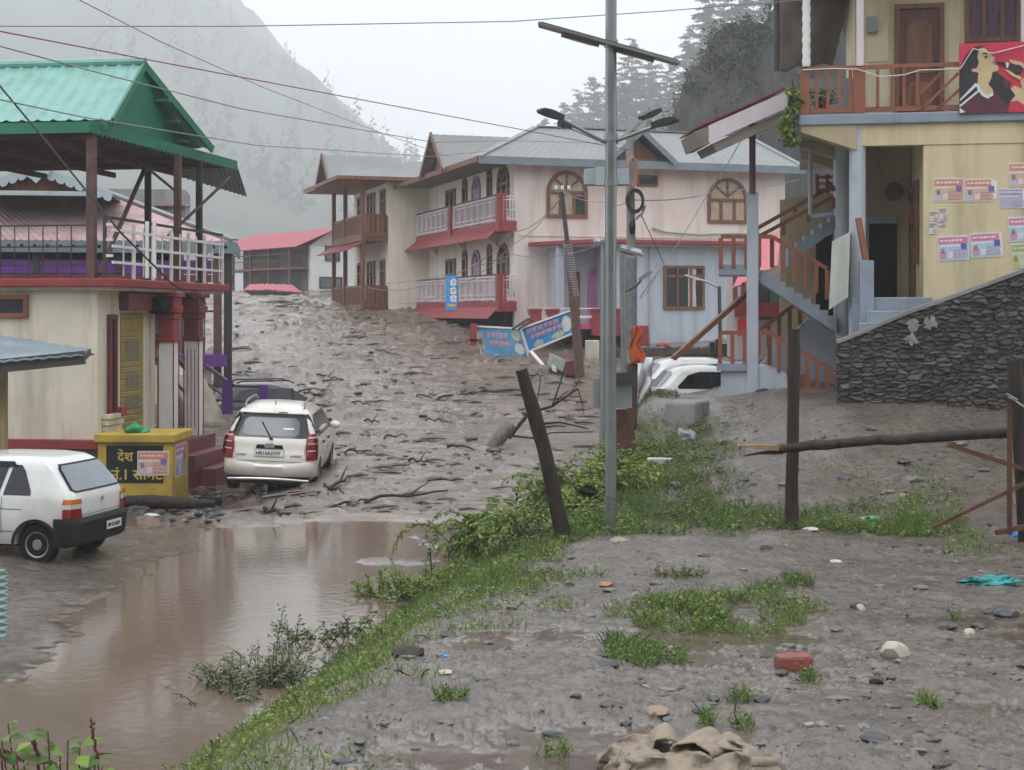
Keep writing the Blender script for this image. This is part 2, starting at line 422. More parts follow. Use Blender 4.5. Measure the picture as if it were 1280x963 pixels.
def water_mat(name, colr):
    m_ = bpy.data.materials.new(name); m_.use_nodes = True; nt = m_.node_tree; L = nt.links; b = nt.nodes['Principled BSDF']
    b.inputs['Base Color'].default_value = (*colr, 1); b.inputs['Roughness'].default_value = 0.09; b.inputs['IOR'].default_value = 1.33
    tc = _n(nt, 'ShaderNodeTexCoord')
    v = _n(nt, 'ShaderNodeTexNoise'); v.inputs['Scale'].default_value = 7; v.inputs['Detail'].default_value = 4; L.new(tc.outputs['Object'], v.inputs['Vector'])
    c2 = _n(nt, 'ShaderNodeTexNoise'); c2.inputs['Scale'].default_value = .6; c2.inputs['Detail'].default_value = 5; L.new(tc.outputs['Object'], c2.inputs['Vector'])
    mx = _n(nt, 'ShaderNodeMix', data_type='RGBA'); L.new(c2.outputs['Fac'], mx.inputs[0])
    mx.inputs[6].default_value = (*[q * .8 for q in colr], 1); mx.inputs[7].default_value = (*[q * 1.2 for q in colr], 1); L.new(mx.outputs[2], b.inputs['Base Color'])
    bp = _n(nt, 'ShaderNodeBump'); bp.inputs['Strength'].default_value = .35; bp.inputs['Distance'].default_value = .006
    L.new(v.outputs['Fac'], bp.inputs['Height']); L.new(bp.outputs['Normal'], b.inputs['Normal'])
    return m_
def build_puddle():
    mb = MB()
    xs = np.linspace(-9.5, 0.6, 24); ys = np.linspace(4, 24.4, 40)
    vs = [Vector((x, y, WATER_Z)) for y in ys for x in xs]
    fs = [(j * 24 + i, j * 24 + i + 1, (j + 1) * 24 + i + 1, (j + 1) * 24 + i) for j in range(39) for i in range(23)]
    mb.add(vs, fs)
    o = mb.build('puddle_water', water_mat('muddy_water', (.15, .115, .088)), fix=False); tag(o, kind='structure')
build_puddle()

# ------------------------------------------------------------------ hills
def hill_mat(name, a, b_, sc):
    return pm(name, a, 0.9, var=0.35, scale=sc, dirt=b_, dirt_amt=0.8, dirt_scale=sc * 2.3, spec=0.2)
def heightfield(name, x0, x1, y0, y1, nx, ny, fn, mat):
    xs = np.linspace(x0, x1, nx); ys = np.linspace(y0, y1, ny); GX, GY = np.meshgrid(xs, ys); z = fn(GX, GY)
    vs = np.stack([GX, GY, z], -1).reshape(-1, 3)
    fs = [(j * nx + i, j * nx + i + 1, (j + 1) * nx + i + 1, (j + 1) * nx + i) for j in range(ny - 1) for i in range(nx - 1)]
    me = bpy.data.meshes.new(name); me.from_pydata(vs.tolist(), [], fs); me.materials.append(mat)
    me.polygons.foreach_set('use_smooth', [True] * len(me.polygons))
    o = bpy.data.objects.new(name, me); col.objects.link(o); tag(o, kind='structure'); return o
def h_mountain(X, Y):
    K = 3.1; X = X / K; Y = Y / K                               # falls to the right
    ridge = np.interp(X, [-500, -260, -150, -87, -51, -27, -5, 30], [120, 122, 116, 96, 62, 42, 20, 2])
    prof = sstep(150, 470, Y) * 0.85 + 0.15 * sstep(100, 300, Y)
    return K * (-1 + ridge * prof + 11 * fbm(X * .02, Y * .02, 5) * prof - 9 * np.abs(fbm(X * .06, Y * .04, 5, ox=19)) * prof + 4)
heightfield('mountain', -1620, 180, 400, 1900, 190, 150, h_mountain, hill_mat('far_forest_slope', (.05, .07, .05), (.03, .045, .035), .02))
def h_right(X, Y):
    K = np.maximum(Y, 110) / 150.0
    far = K * np.interp(X / K, [-60, -20, -6, 2, 8, 14, 26, 40, 60, 120, 250], [-3, -2, 0, 6, 10, 13, 20, 31, 48, 80, 120])
    a = sstep(84, 125, Y)
    return far * a - 3 * (1 - a) + (1.6 * fbm(X * .12, Y * .12, 5) + .6 * np.abs(fbm(X * .6, Y * .6, 4, ox=3))) * a
def h_cliff(X, Y):
    Xw = X + .9 * fbm(X * .3, Y * .25, 4, ox=8)
    near = np.interp(Xw, [-2, 2, 4, 8, 10.4, 11.2, 12.0, 12.8, 13.6, 15, 19, 26, 44], [-3, -1, 1, 4, 7, 11.5, 14.5, 16.4, 17.6, 18.2, 19, 23, 34])
    Yw = Y + 3.0 * fbm(X * .35, Y * .2, 5, ox=21)
    a = sstep(84, 99, Yw); b = 1 - sstep(108, 118, Y)
    n = 2.2 * np.abs(fbm(X * .5, Y * .35, 6, gain=.6, ox=3)) - 1.7 * np.abs(fbm(X * 1.3, Y * .9, 6, gain=.66, ox=13))
    return (near + n) * a * b - 3 * (1 - a * b)
def cliff_mat(nm, thr):
    m = pm(nm, (.036, .035, .036), .85, var=.5, scale=.5, bump=.9, bscale=1.6)
    nt = m.node_tree; L = nt.links; b = nt.nodes['Principled BSDF']
    old = b.inputs['Base Color'].links[0].from_socket
    g = _n(nt, 'ShaderNodeNewGeometry'); sx = _n(nt, 'ShaderNodeSeparateXYZ'); L.new(g.outputs['True Normal'], sx.inputs[0])
    tc = _n(nt, 'ShaderNodeTexCoord'); nz = _n(nt, 'ShaderNodeTexNoise'); nz.inputs['Scale'].default_value = .35; nz.inputs['Detail'].default_value = 6
    L.new(tc.outputs['Object'], nz.inputs['Vector'])
    ad = _n(nt, 'ShaderNodeMath', operation='ADD'); L.new(sx.outputs['Z'], ad.inputs[0]); L.new(nz.outputs['Fac'], ad.inputs[1])
    mr = _n(nt, 'ShaderNodeMapRange'); mr.inputs['From Min'].default_value = thr; mr.inputs['From Max'].default_value = thr + .25; L.new(ad.outputs[0], mr.inputs['Value'])
    mx = _n(nt, 'ShaderNodeMix', data_type='RGBA'); L.new(mr.outputs['Result'], mx.inputs[0]); L.new(old, mx.inputs[6]); mx.inputs[7].default_value = (.05, .068, .038, 1)
    L.new(mx.outputs[2], b.inputs['Base Color']); return m
heightfield('hillside', -60, 380, 80, 800, 330, 330, h_right, cliff_mat('hill_grass_and_scrub', .75))
heightfield('cliff', -2, 46, 80, 119, 330, 240, h_cliff, cliff_mat('cliff_rock', .98))

def h_behind(X, Y):
    d = np.maximum(np.abs(X + 5) - 26, 0); r = sstep(-20, -150, Y)
    side = sstep(60, 20, Y) * 1.0
    z = -2.3 + 70 * sstep(20, 190, np.maximum(d, -Y - 12)) + 6 * fbm(X * .03, Y * .03, 4) * sstep(20, 60, np.maximum(d, -Y - 12)) - .5 * sstep(3.5, 5.2, Y)
    return z
heightfield('unseen_shading_slope', -330, 330, -320, 5.2, 90, 70, h_behind, hill_mat('shading_slope_scrub', (.06, .075, .045), (.10, .09, .07), .06))  # unseen slope added behind the camera to cut low sky light
# ------------------------------------------------------------------ the air
def build_haze():
    mb = MB(); mb.box(W0, -2200, 420, -340, 2550, -9, 520)
    m_ = bpy.data.materials.new('rain_haze'); m_.use_nodes = True; nt = m_.node_tree
    nt.nodes.remove(nt.nodes['Principled BSDF'])
    v = nt.nodes.new('ShaderNodeVolumePrincipled'); v.inputs['Color'].default_value = (.97, .985, 1, 1); v.inputs['Density'].default_value = HAZE
    v.inputs['Anisotropy'].default_value = 0.0
    nt.links.new(v.outputs['Volume'], nt.nodes['Material Output'].inputs['Volume'])
    tag(mb.build('haze', m_), kind='stuff')
HAZE = 0.0009
build_haze()
# ------------------------------------------------------------------ building helpers
def uat(fr, px, v):
    k = (px - CX) / F; o = fr.o + fr.v * v; return (k * o.y - o.x) / (fr.u.x - k * fr.u.y)
def vat(fr, px, u):
    k = (px - CX) / F; o = fr.o + fr.u * u; return (k * o.y - o.x) / (fr.v.x - k * fr.v.y)
def zat(fr, u, v, py): return (CY - py) / F * fr.p(u, v, 0).y

MUD = (.20, .165, .135)
M = {}
def mk():
    M['cream'] = pm('cream_plaster', (.66, .60, .49), .75, .07, 1.2, bump=.25, bscale=25, dirt=(.33, .28, .22), dirt_amt=.8, streak=True, splash=(.1, 1.1, (.34, .29, .22)))
    M['pink'] = pm('pale_pink_plaster', (.70, .635, .58), .75, .05, 1.0, bump=.2, bscale=25, dirt=(.40, .33, .29), dirt_amt=.75, streak=True, splash=(.2, 1.4, (.36, .29, .24)))
    M['whitewall'] = pm('off_white_plaster', (.78, .72, .63), .75, .05, 1.0, bump=.2, bscale=25, dirt=(.40, .35, .31), dirt_amt=.5, streak=True, splash=(.2, 1.5, (.36, .29, .24)))
    M['blue'] = pm('pale_blue_plaster', (.45, .495, .56), .7, .06, 1.0, bump=.2, bscale=25, dirt=(.28, .29, .32), dirt_amt=.75, streak=True, splash=(-.2, .6, (.30, .27, .24)))
    M['bluegrey'] = pm('blue_grey_paint', (.24, .28, .34), .55, .12, 2.0, bump=.25, bscale=20, dirt=(.12, .13, .14), dirt_amt=.6, streak=True)
    M['paleblue'] = pm('pale_grey_blue_concrete', (.43, .47, .53), .6, .1, 1.5, bump=.25, bscale=20, dirt=(.22, .22, .22), dirt_amt=.5, streak=True)
    M['yellowwall'] = pm('pale_yellow_plaster', (.62, .52, .33), .72, .06, 1.0, bump=.25, bscale=25, dirt=(.30, .25, .17), dirt_amt=.8, streak=True)
    M['tan'] = pm('tan_plaster', (.42, .34, .21), .75, .1, 1.2, bump=.2, bscale=20, dirt=(.2, .16, .11), dirt_amt=.6, streak=True)
    M['red'] = pm('dark_red_paint', (.27, .035, .04), .5, .18, 3, bump=.1, dirt=(.12, .04, .04), dirt_amt=.6)
    M['maroon'] = pm('maroon_paint', (.15, .03, .035), .5, .2, 3, dirt=(.08, .04, .04), dirt_amt=.6)
    M['pinkred'] = pm('faded_red_sheet', (.55, .12, .15), .45, .12, 1.5, dirt=(.34, .10, .11), dirt_amt=.5)
    M['white'] = pm('white_paint', (.72, .70, .69), .5, .06, 3, dirt=(.45, .41, .38), dirt_amt=.5)
    M['lilac'] = pm('pale_lilac_paint', (.62, .55, .58), .5, .06, 3, dirt=(.4, .36, .36), dirt_amt=.5)
    M['teal'] = pm('green_roof_sheet', (.17, .375, .32), .38, .08, 1.5, dirt=(.11, .23, .19), dirt_amt=.85, streak=True)
    M['green'] = pm('dark_green_fascia', (.02, .17, .10), .42, .12, 2)
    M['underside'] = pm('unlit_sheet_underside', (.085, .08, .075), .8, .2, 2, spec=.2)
    M['brownsteel'] = pm('rusty_brown_steel', (.10, .055, .045), .6, .3, 5, bump=.2, dirt=(.16, .06, .03), dirt_amt=.6)
    M['darksteel'] = pm('dark_steel', (.035, .033, .035), .5, .25, 4)
    M['wood'] = pm('varnished_brown_wood', (.17, .07, .035), .5, .35, 2, wood=True, bump=.2, bscale=8)
    M['orangewood'] = pm('orange_brown_paint', (.26, .085, .045), .5, .15, 3, wood=True, bump=.15, dirt=(.12, .05, .03), dirt_amt=.6)
    M['gableboard'] = pm('red_brown_boards', (.20, .075, .04), .6, .4, 2, wood=True, bump=.3, bscale=6)
    M['zinc'] = pm('galvanised_roof_sheet', (.20, .22, .222), .5, .14, .6, metal=.1, dirt=(.30, .20, .17), dirt_amt=.5, streak=True, dirt_scale=1.4)
    M['zincdark'] = pm('grey_blue_fascia', (.17, .21, .24), .5, .15, 2)
    M['rustsheet'] = pm('pink_weathered_sheet', (.46, .33, .34), .45, .22, 1.2, metal=.15, dirt=(.33, .16, .13), dirt_amt=.75, streak=True, dirt_scale=1.0)
    M['purple'] = pm('purple_paint', (.14, .04, .26), .5, .15, 3, dirt=(.07, .03, .1), dirt_amt=.5)
    M['dark'] = pm('painted_hollow_shade', (.010, .009, .008), .9, .3, 2, spec=.15)  # near-black colour paints in the shade of openings and hollows
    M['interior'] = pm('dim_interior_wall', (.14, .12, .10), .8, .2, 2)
    M['glass'] = glass_dark('window_glass')
    M['curtain'] = pm('beige_curtain_glass', (.42, .34, .24), .3, .3, 5, wood=True)
    M['purplecurt'] = pm('purple_curtain_glass', (.11, .05, .09), .3, .4, 5, wood=True)
    M['pinkcurt'] = pm('pink_white_curtain', (.55, .45, .47), .5, .25, 5, wood=True)
    M['lilacdoor'] = pm('lilac_door_paint', (.35, .22, .34), .5, .15, 2, wood=True)
    M['pinkdoor'] = pm('pink_door_paint', (.50, .22, .40), .5, .15, 2, wood=True)
    M['yellow'] = pm('mustard_paint', (.50, .34, .045), .55, .14, 2.5, bump=.2, dirt=(.22, .15, .06), dirt_amt=.7, dirt_scale=2)
    M['shutter'] = pm('olive_yellow_shutter', (.30, .23, .06), .55, .18, 2, dirt=(.15, .11, .05), dirt_amt=.6)
    M['black'] = pm('black_paint', (.012, .013, .016), .45, .3, 3)
    M['lettering'] = pm('yellow_lettering', (.55, .40, .10), .55, .15, 4)
    M['concrete'] = pm('bare_grey_concrete', (.24, .235, .23), .75, .18, 1.5, bump=.4, bscale=14, dirt=(.12, .11, .1), dirt_amt=.6, streak=True)
    M['galv'] = pm('galvanised_steel', (.30, .32, .325), .34, .12, 3, metal=.8, dirt=(.15, .16, .16), dirt_amt=.5, streak=True)
    M['tyre'] = pm('tyre_rubber', (.010, .010, .010), .85, .3, 6, spec=.2, bump=.3)
    M['paper'] = pm('white_paper', (.72, .71, .69), .6, .06, 4)
    M['rust'] = pm('rusted_iron', (.085, .032, .018), .75, .4, 6, bump=.3)
    M['bark'] = pm('wet_dark_wood', (.030, .021, .016), .6, .5, 2.5, wood=True, bump=.9, bscale=9, spec=.3)
    M['wire'] = pm('wire_insulation', (.03, .03, .032), .6, .1, 3)
    M['redwire'] = pm('red_wire_insulation', (.28, .05, .05), .6, .1, 3)
    M['grey'] = pm('mid_grey_plastic', (.22, .23, .24), .5, .1, 3)
    M['sky_blue'] = pm('bright_blue_print', (.02, .27, .66), .4, .1, 2, dirt=(.05, .2, .42), dirt_amt=.5)
    M['pinkprint'] = pm('pink_print', (.72, .35, .42), .5, .06, 4)
mk()

def window(parent, O, R, N, w, h, frame, pane, arch=False, nv=2, transom=0.68, ft=0.09, dep=0.07, name='window', second=None):
    """Window or glazed door on a wall: O its lower left corner, R along the wall, N out of it. > pane"""
    O, R, N = Vector(O), Vector(R), Vector(N)
    def q(a, b, n): return O + R * a + Z * b + N * n
    mb = MB(); hh = h - (w * .5 if arch else 0)
    def barq(a, b, wd):
        d = (b[0] - a[0], b[1] - a[1]); l = math.hypot(*d); px_, py_ = -d[1] / l * wd / 2, d[0] / l * wd / 2
        mb.prism([q(a[0] - px_, a[1] - py_, .006), q(a[0] + px_, a[1] + py_, .006), q(b[0] + px_, b[1] + py_, .006), q(b[0] - px_, b[1] - py_, .006)], N * dep)
    e = ft / 2
    barq((e, 0), (e, hh), ft); barq((w - e, 0), (w - e, hh), ft); barq((ft, e), (w - ft, e), ft * .98)
    if arch:
        K = 12; pts = [(w / 2 - (w / 2 - e) * math.cos(math.pi * k / K), hh + (w / 2 - e) * math.sin(math.pi * k / K)) for k in range(K + 1)]
        for a, b in zip(pts, pts[1:]): barq(a, b, ft)
        barq((ft, hh), (w - ft, hh), ft * .9)
        for k in (3, 6, 9) if w > 1.1 else (6,):
            barq((w / 2, hh + ft), pts[k], ft * .5)
        outline = [(e, e), (w - e, e), (w - e, hh)] + [(w / 2 + (w / 2 - e) * math.cos(math.pi * k / K), hh + (w / 2 - e) * math.sin(math.pi * k / K)) for k in range(1, K)] + [(e, hh)]
    else:
        barq((ft, h - e), (w - ft, h - e), ft * .98)
        if transom: barq((ft, h * transom), (w - ft, h * transom), ft * .8)
        outline = [(e, e), (w - e, e), (w - e, h - e), (e, h - e)]
    for k in range(1, nv):
        barq((w * k / nv, ft), (w * k / nv, hh - (0 if arch else ft)), ft * .85)
    f = mb.build(name, frame, parent)
    p = MB(); p.prism([q(a, b, .004) for a, b in outline], N * .018); p.build('pane', pane, f)
    if second:
        s_ = MB(); a0, a1 = second[1] * w, second[2] * w
        s_.prism([q(a0, ft, .023), q(a1, ft, .023), q(a1 - .03, hh * .55, .023), q(a1, hh - ft, .023), q(a0, hh - ft, .023)], N * .012); s_.build('curtain', second[0], f)
    return f

def door(parent, O, R, N, w, h, frame, leaf, arch=False, panels=2):
    O, R, N = Vector(O), Vector(R), Vector(N)
    f = window(parent, O, R, N, w, h, frame, leaf, arch=arch, nv=1, transom=0, name='door')
    if panels:
        mb = MB(); ph = (h - .35) / panels
        for k in range(panels):
            z0 = .15 + k * ph
            for c in ((.2, .8),):
                a, b = w * c[0], w * c[1]
                P_ = [(a, z0), (b, z0), (b, z0 + ph - .18), (a, z0 + ph - .18)]
                mb.prism([O + R * x + Z * z + N * .023 for x, z in P_], N * .02)
        mb.build('panel', leaf, f, bevel=.008)
    return f

def railing(parent, a, b, h, mat, post=.09, bal=.045, step=.22, top=.08, name='railing', posts=True, low=.12, topmat=None, handle=None):
    """Balustrade from a to b (points at its foot), h high."""
    a, b = Vector(a), Vector(b); mb = MB(); d = b - a; L = d.length
    mb.bar(a + Z * (h - top / 2), b + Z * (h - top / 2), top, top); mb.bar(a + Z * low, b + Z * low, bal * 1.2, bal * 1.2)
    n = max(1, int(L / step))
    for k in range(n + 1):
        p = a + d * (k / n); w = post if posts and k in (0, n) else bal
        mb.bar(p, p + Z * (h - top), w, w, up=d.normalized())
    r = mb.build(name, mat, parent)
    if topmat:
        t = MB(); t.bar(a + Z * (h + .02), b + Z * (h + .02), top * .9, .04); t.build('hand_rail', topmat, r)
    return r

def text_geo(mb, s, O, R, U, size, depth=.006, bold=0.0, shear=0.0):
    """Lettering as thin solid geometry."""
    cu = bpy.data.curves.new('t', 'FONT'); cu.body = s; cu.size = size; cu.extrude = depth / 2; cu.offset = bold; cu.shear = shear; cu.resolution_u = 3
    ob = bpy.data.objects.new('t', cu); col.objects.link(ob)
    dg = bpy.context.evaluated_depsgraph_get(); ev = ob.evaluated_get(dg); me = ev.to_mesh()
    N = R.cross(U)
    vs = [O + R * v.co.x + U * v.co.y + N * (v.co.z + depth / 2) for v in me.vertices]; fs = [list(p.vertices) for p in me.polygons]
    w = max((v.co.x for v in me.vertices), default=0)
    ev.to_mesh_clear(); bpy.data.objects.remove(ob); bpy.data.curves.remove(cu)
    mb.add(vs, fs); return w

# ================================================================== shop house with the green roof (left foreground)
FA = Frame(*at(122, 390, 27.7).xy, -7.7)
def house_a():
    fr = FA
    t = thing('shop_house', fr.p(0, 0, -3.4), 'cream two storey shop house with open green roofed terrace behind the small white car', 'house')
    w = MB(); w.box(fr, -7, 0, 0, 2.55, -2.9, .40)
    w.build('wall', M['cream'], t, bevel=.02)
    b = MB(); b.box(fr, -7, .04, -.05, 2.6, -3.7, -2.55); b.build('plinth', pm('dark_plinth', (.12, .10, .09), .7, .25, 2, bump=.3, dirt=(.07, .06, .05), dirt_amt=.7), t)
    b = MB(); b.box(fr, -7, .1, -.12, 0.3, -2.56, -2.38); b.build('plinth_band', M['red'], t, bevel=.015)
    # slab with red edge
    s = MB(); s.box(fr, -7, .33, -.15, 6.2, .40, .46); s.build('soffit', M['cream'], t)
    s = MB(); s.box(fr, -7, .45, -.28, 6.3, .462, .62); s.build('slab_edge', M['red'], t, bevel=.02)
    # small window on the front
    window(t, fr.p(uat(fr, -20, 0), 0, zat(fr, 0, 0, 397)), fr.u, -fr.v, uat(fr, 36, 0) - uat(fr, -20, 0), .42, M['orangewood'], M['glass'], nv=1, transom=0, ft=.08)
    # side wall: slit window, pilaster, shutter
    window(t, fr.p(0, .42, -2.0), fr.v, fr.u, .36, 1.95, M['maroon'], M['glass'], nv=1, transom=0, ft=.09)
    p = MB(); p.box(fr, .003, .16, .18, .98, -2.02, -1.93); p.box(fr, .003, .12, .2, .96, -2.14, -2.03); p.box(fr, .003, .09, .22, .94, -2.28, -2.15); p.build('window_ledge', M['cream'], t, bevel=.01)
    p = MB(); p.box(fr, .01, .17, .72, .99, -2.0, -1.92 + .09); p.build('ledge_block', M['red'], t)
    sh = MB()
    for k in range(22):
        z0 = -2.62 + k * .118; sh.prism([fr.p(.004, 1.05, z0), fr.p(.018, 1.05, z0 + .02), fr.p(.018, 1.05, z0 + .10), fr.p(.004, 1.05, z0 + .117)], fr.v * 1.15)
    so = sh.build('shutter', M['shutter'], t)
    for k, (z0, h) in enumerate(((-.95, .42), (-1.5, .28), (-1.9, .22))):
        q = MB(); q.box(fr, .019, .024, 1.3, 1.95, z0, z0 + h); q.build('notice', pm('faded_notice', (.17, .15, .10), .6, .4, 14), so)
    g = MB(); g.box(fr, .004, .2, 1.0, 2.3, .02, .38); g.build('shutter_box', M['maroon'], t, bevel=.02)
    g = MB(); g.tube([fr.p(.25, 2.2, .12), fr.p(.25, 2.75, .12)], .17, 12); g.build('vent_drum', M['dark'], t, smooth=40)
    p = MB(); p.box(fr, -.25, .06, 2.56, 2.72, -2.7, .398); p.build('door_post', M['cream'], t)
    # porch floor with steps
    p = MB(); p.box(fr, -2.6, .5, 2.2, 5.2, -3.8, -2.66); p.box(fr, .5, .82, 2.95, 5.2, -3.9, -2.95); p.box(fr, .82, 1.14, 3.3, 5.2, -3.95, -3.25); p.build('porch_step', M['maroon'], t, bevel=.02)
    for v in (2.95, 4.45):
        c = MB(); c.box(fr, .11, .41, v - .15, v + .15, -2.66, -.62); co = c.build('column', M['white'], t, bevel=.01)
        r_ = MB()
        for du, dv in ((.085, -.165), (.085, .145), (.415, -.165), (.415, .145)):
            r_.box(fr, du, du + .02, v + dv, v + dv + .02, -2.655, -.62)
        for k in range(3 if v > 4 else 0): r_.box(fr, .17 + k * .08, .185 + k * .08, v - .158, v - .151, -2.5, -.8)
        r_.build('edge_strip', M['red'], co)
        k = MB()
        for z0, z1, e in ((-.62, -.52, .20), (-.52, -.15, .165), (-.15, -.02, .20), (-.02, .13, .235), (.13, .30, .20), (.30, .398, .27)):
            k.box(fr, .26 - e, .26 + e, v - e, v + e, z0, z1)
        k.build('capital', M['red'] if v < 4 else M['maroon'], co, bevel=.015)
    # terrace parapet, railing and posts
    rl = MB(); z0 = .62
    u0, u1 = uat(fr, 131, -.1), .34
    for z in (z0 + .42, z0 + .72, z0 + 1.0): rl.bar(fr.p(u0, -.1, z), fr.p(u1, -.1, z), .05)
    for z in (z0 + .3, z0 + .6, z0 + .9): rl.bar(fr.p(u1, -.1, z), fr.p(u1, 6.1, z), .05)
    for v in (.9, 1.9, 2.9, 3.9, 4.9, 6.1): rl.bar(fr.p(u1, v, z0), fr.p(u1, v, z0 + 1.05), .06)
    for px in (184, 193): u = uat(fr, px, -.1); rl.bar(fr.p(u, -.1, z0), fr.p(u, -.1, z0 + 1.05), .06)
    for v in np.arange(.4, 6, .5): rl.bar(fr.p(u1, v, z0 + .05), fr.p(u1, v, z0 + 1.0), .025)
    rl.build('railing', M['white'], t)
    rd = MB(); rd.bar(fr.p(u0, -.1, z0 + 1.12), fr.p(u1, -.1, z0 + 1.12), .06); rd.bar(fr.p(u0, -.1, z0), fr.p(u0, -.1, z0 + 1.14), .06); rd.bar(fr.p(u1, -.1, z0 + 1.12), fr.p(u1, 6.1, z0 + 1.12), .05)
    ul = -7
    for z in (z0 + .25, z0 + .6, z0 + 1.0): rd.bar(fr.p(ul, .1, z), fr.p(uat(fr, 113, .1), .1, z), .03)
    for u in np.arange(-7, -.5, .28): rd.bar(fr.p(u, .1, z0), fr.p(u, .1, z0 + 1.0), .018)
    rd.build('dark_railing', M['darksteel'], t)
    ZR = 3.36
    spots = [(uat(fr, 114.5, -.1), -.1, .075, M['brownsteel']), (uat(fr, 185, 5.6), 5.6, .06, M['darksteel']), (uat(fr, 222, 3.6), 3.6, .065, M['brownsteel']),
             (uat(fr, 249, 5.0), 5.0, .06, M['darksteel']), (-5.2, 5.8, .06, M['darksteel']), (-6.9, -.1, .07, M['brownsteel'])]
    for u, v, r, m in spots:
        q = MB(); q.box(fr, u - r, u + r, v - r, v + r, .62, ZR - .05); q.build('post', m, t)
    br = MB()
    a = fr.p(spots[0][0], -.1, .75); br.bar(fr.p(spots[0][0] + .1, 0, .7), fr.p(spots[1][0] + .4, 4.5, 3.2), .07)
    br.bar(fr.p(spots[3][0] - .35, 4.0, 1.6), fr.p(spots[3][0] + .5, 5.6, 3.0), .05); br.bar(fr.p(spots[2][0], 3.6, 2.5), fr.p(spots[2][0] - 1.0, 3.6, 3.3), .05)
    br.build('brace', M['brownsteel'], t)
    # roof: flat skirt all round, gabled cap above it
    e1 = uat(fr, 115, -.25)
    ue = .5
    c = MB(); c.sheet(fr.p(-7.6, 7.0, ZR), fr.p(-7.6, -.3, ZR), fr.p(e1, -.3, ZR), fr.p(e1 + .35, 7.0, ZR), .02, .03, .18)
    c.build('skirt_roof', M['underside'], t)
    rb = MB()
    for v in (.2, 1.6, 3.0, 4.4, 5.8): rb.box(fr, -7.5, e1, v, v + .07, ZR - .1, ZR - .024)
    for u in (-6, -4.3, -2.6, -1.0): rb.box(fr, u, u + .09, -.1, 6.9, ZR - .22, ZR - .102)
    rb.build('rafter', M['brownsteel'], t)
    fa = MB()
    fa.box(fr, -7.6, e1, -.34, -.302, ZR - .06, ZR + .14)
    A = fr.p(e1 + .01, -.34, ZR - .02); B = fr.p(e1 + .38, 7.0, ZR - .02); n = 40
    d = (B - A) / n
    for k in range(n):                                    # scalloped lower edge of the corrugated side flashing
        p0 = A + d * k; p1 = A + d * (k + .5); p2 = A + d * (k + 1)
        fa.prism([p0 + Z * .17, p2 + Z * .17, p2 - Z * .02, p1 - Z * .07, p0 - Z * .02], fr.u * .02)
    fa.build('fascia', M['green'], t)
    q = MB(); C_ = at(309, 246, 38.2)
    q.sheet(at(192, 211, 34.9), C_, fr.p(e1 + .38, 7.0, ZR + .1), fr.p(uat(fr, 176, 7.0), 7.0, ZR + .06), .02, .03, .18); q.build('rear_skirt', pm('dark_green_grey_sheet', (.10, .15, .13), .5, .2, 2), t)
    # gabled cap
    Y0, Y1, YR = .05, 4.9, 2.45; z_e, z_r = 3.58, 5.02
    gu = uat(fr, 141, Y0) ; gr_ = uat(fr, 181, YR)
    g = MB(); g.sheet(fr.p(-7.8, Y0, z_e), fr.p(gu, Y0, z_e), fr.p(gr_, YR, z_r), fr.p(-7.8, YR, z_r), .012, .035, .30, trap=True)
    g.build('front_slope', M['teal'], t)
    g = MB(); g.sheet(fr.p(-7.8, Y1, z_e), fr.p(gu + .25, Y1, z_e), fr.p(gr_, YR, z_r), fr.p(-7.8, YR, z_r), .012, .035, .30, trap=True); g.build('rear_slope', M['teal'], t)
    g = MB(); g.tube([fr.p(-7.8, YR, z_r + .05), fr.p(gr_ + .02, YR, z_r + .05)], .09, 8); g.build('ridge_cap', M['teal'], t, smooth=40)
    g = MB(); g.prism([fr.p(gu - .35, Y0 + .25, z_e - .12), fr.p(gu - .35, Y1 - .25, z_e - .12), fr.p(gu - .35, YR, z_r - .1)], -fr.u * .03); g.build('gable_board', M['green'], t)
    g = MB()
    for a_, b_ in (((gu, Y0), (gr_, YR)), ((gu + .25, Y1), (gr_, YR))):
        p0, p1 = fr.p(a_[0], a_[1], z_e - .04), fr.p(b_[0], b_[1], z_r - .03); g.bar(p0, p1, .05, .16)
    for f_ in (.3, .55, .8):
        for sgn, ve in ((0, Y1 - .3),):
            v = YR + (ve - YR) * f_; z = z_r - .25 - (z_r - z_e) * f_; g.box(fr, gu - .34, gu - .05, v - .12, v + .12, z, z + .05)
    g.build('barge_board', M['green'], t)
    w = MB(); w.box(fr, -7.6, gu - .1, Y0 + .02, Y0 + .06, ZR + .03, z_e - .02); w.build('eave_board', M['green'], t)
    # bundled tarps on the terrace
    return t
house_a()

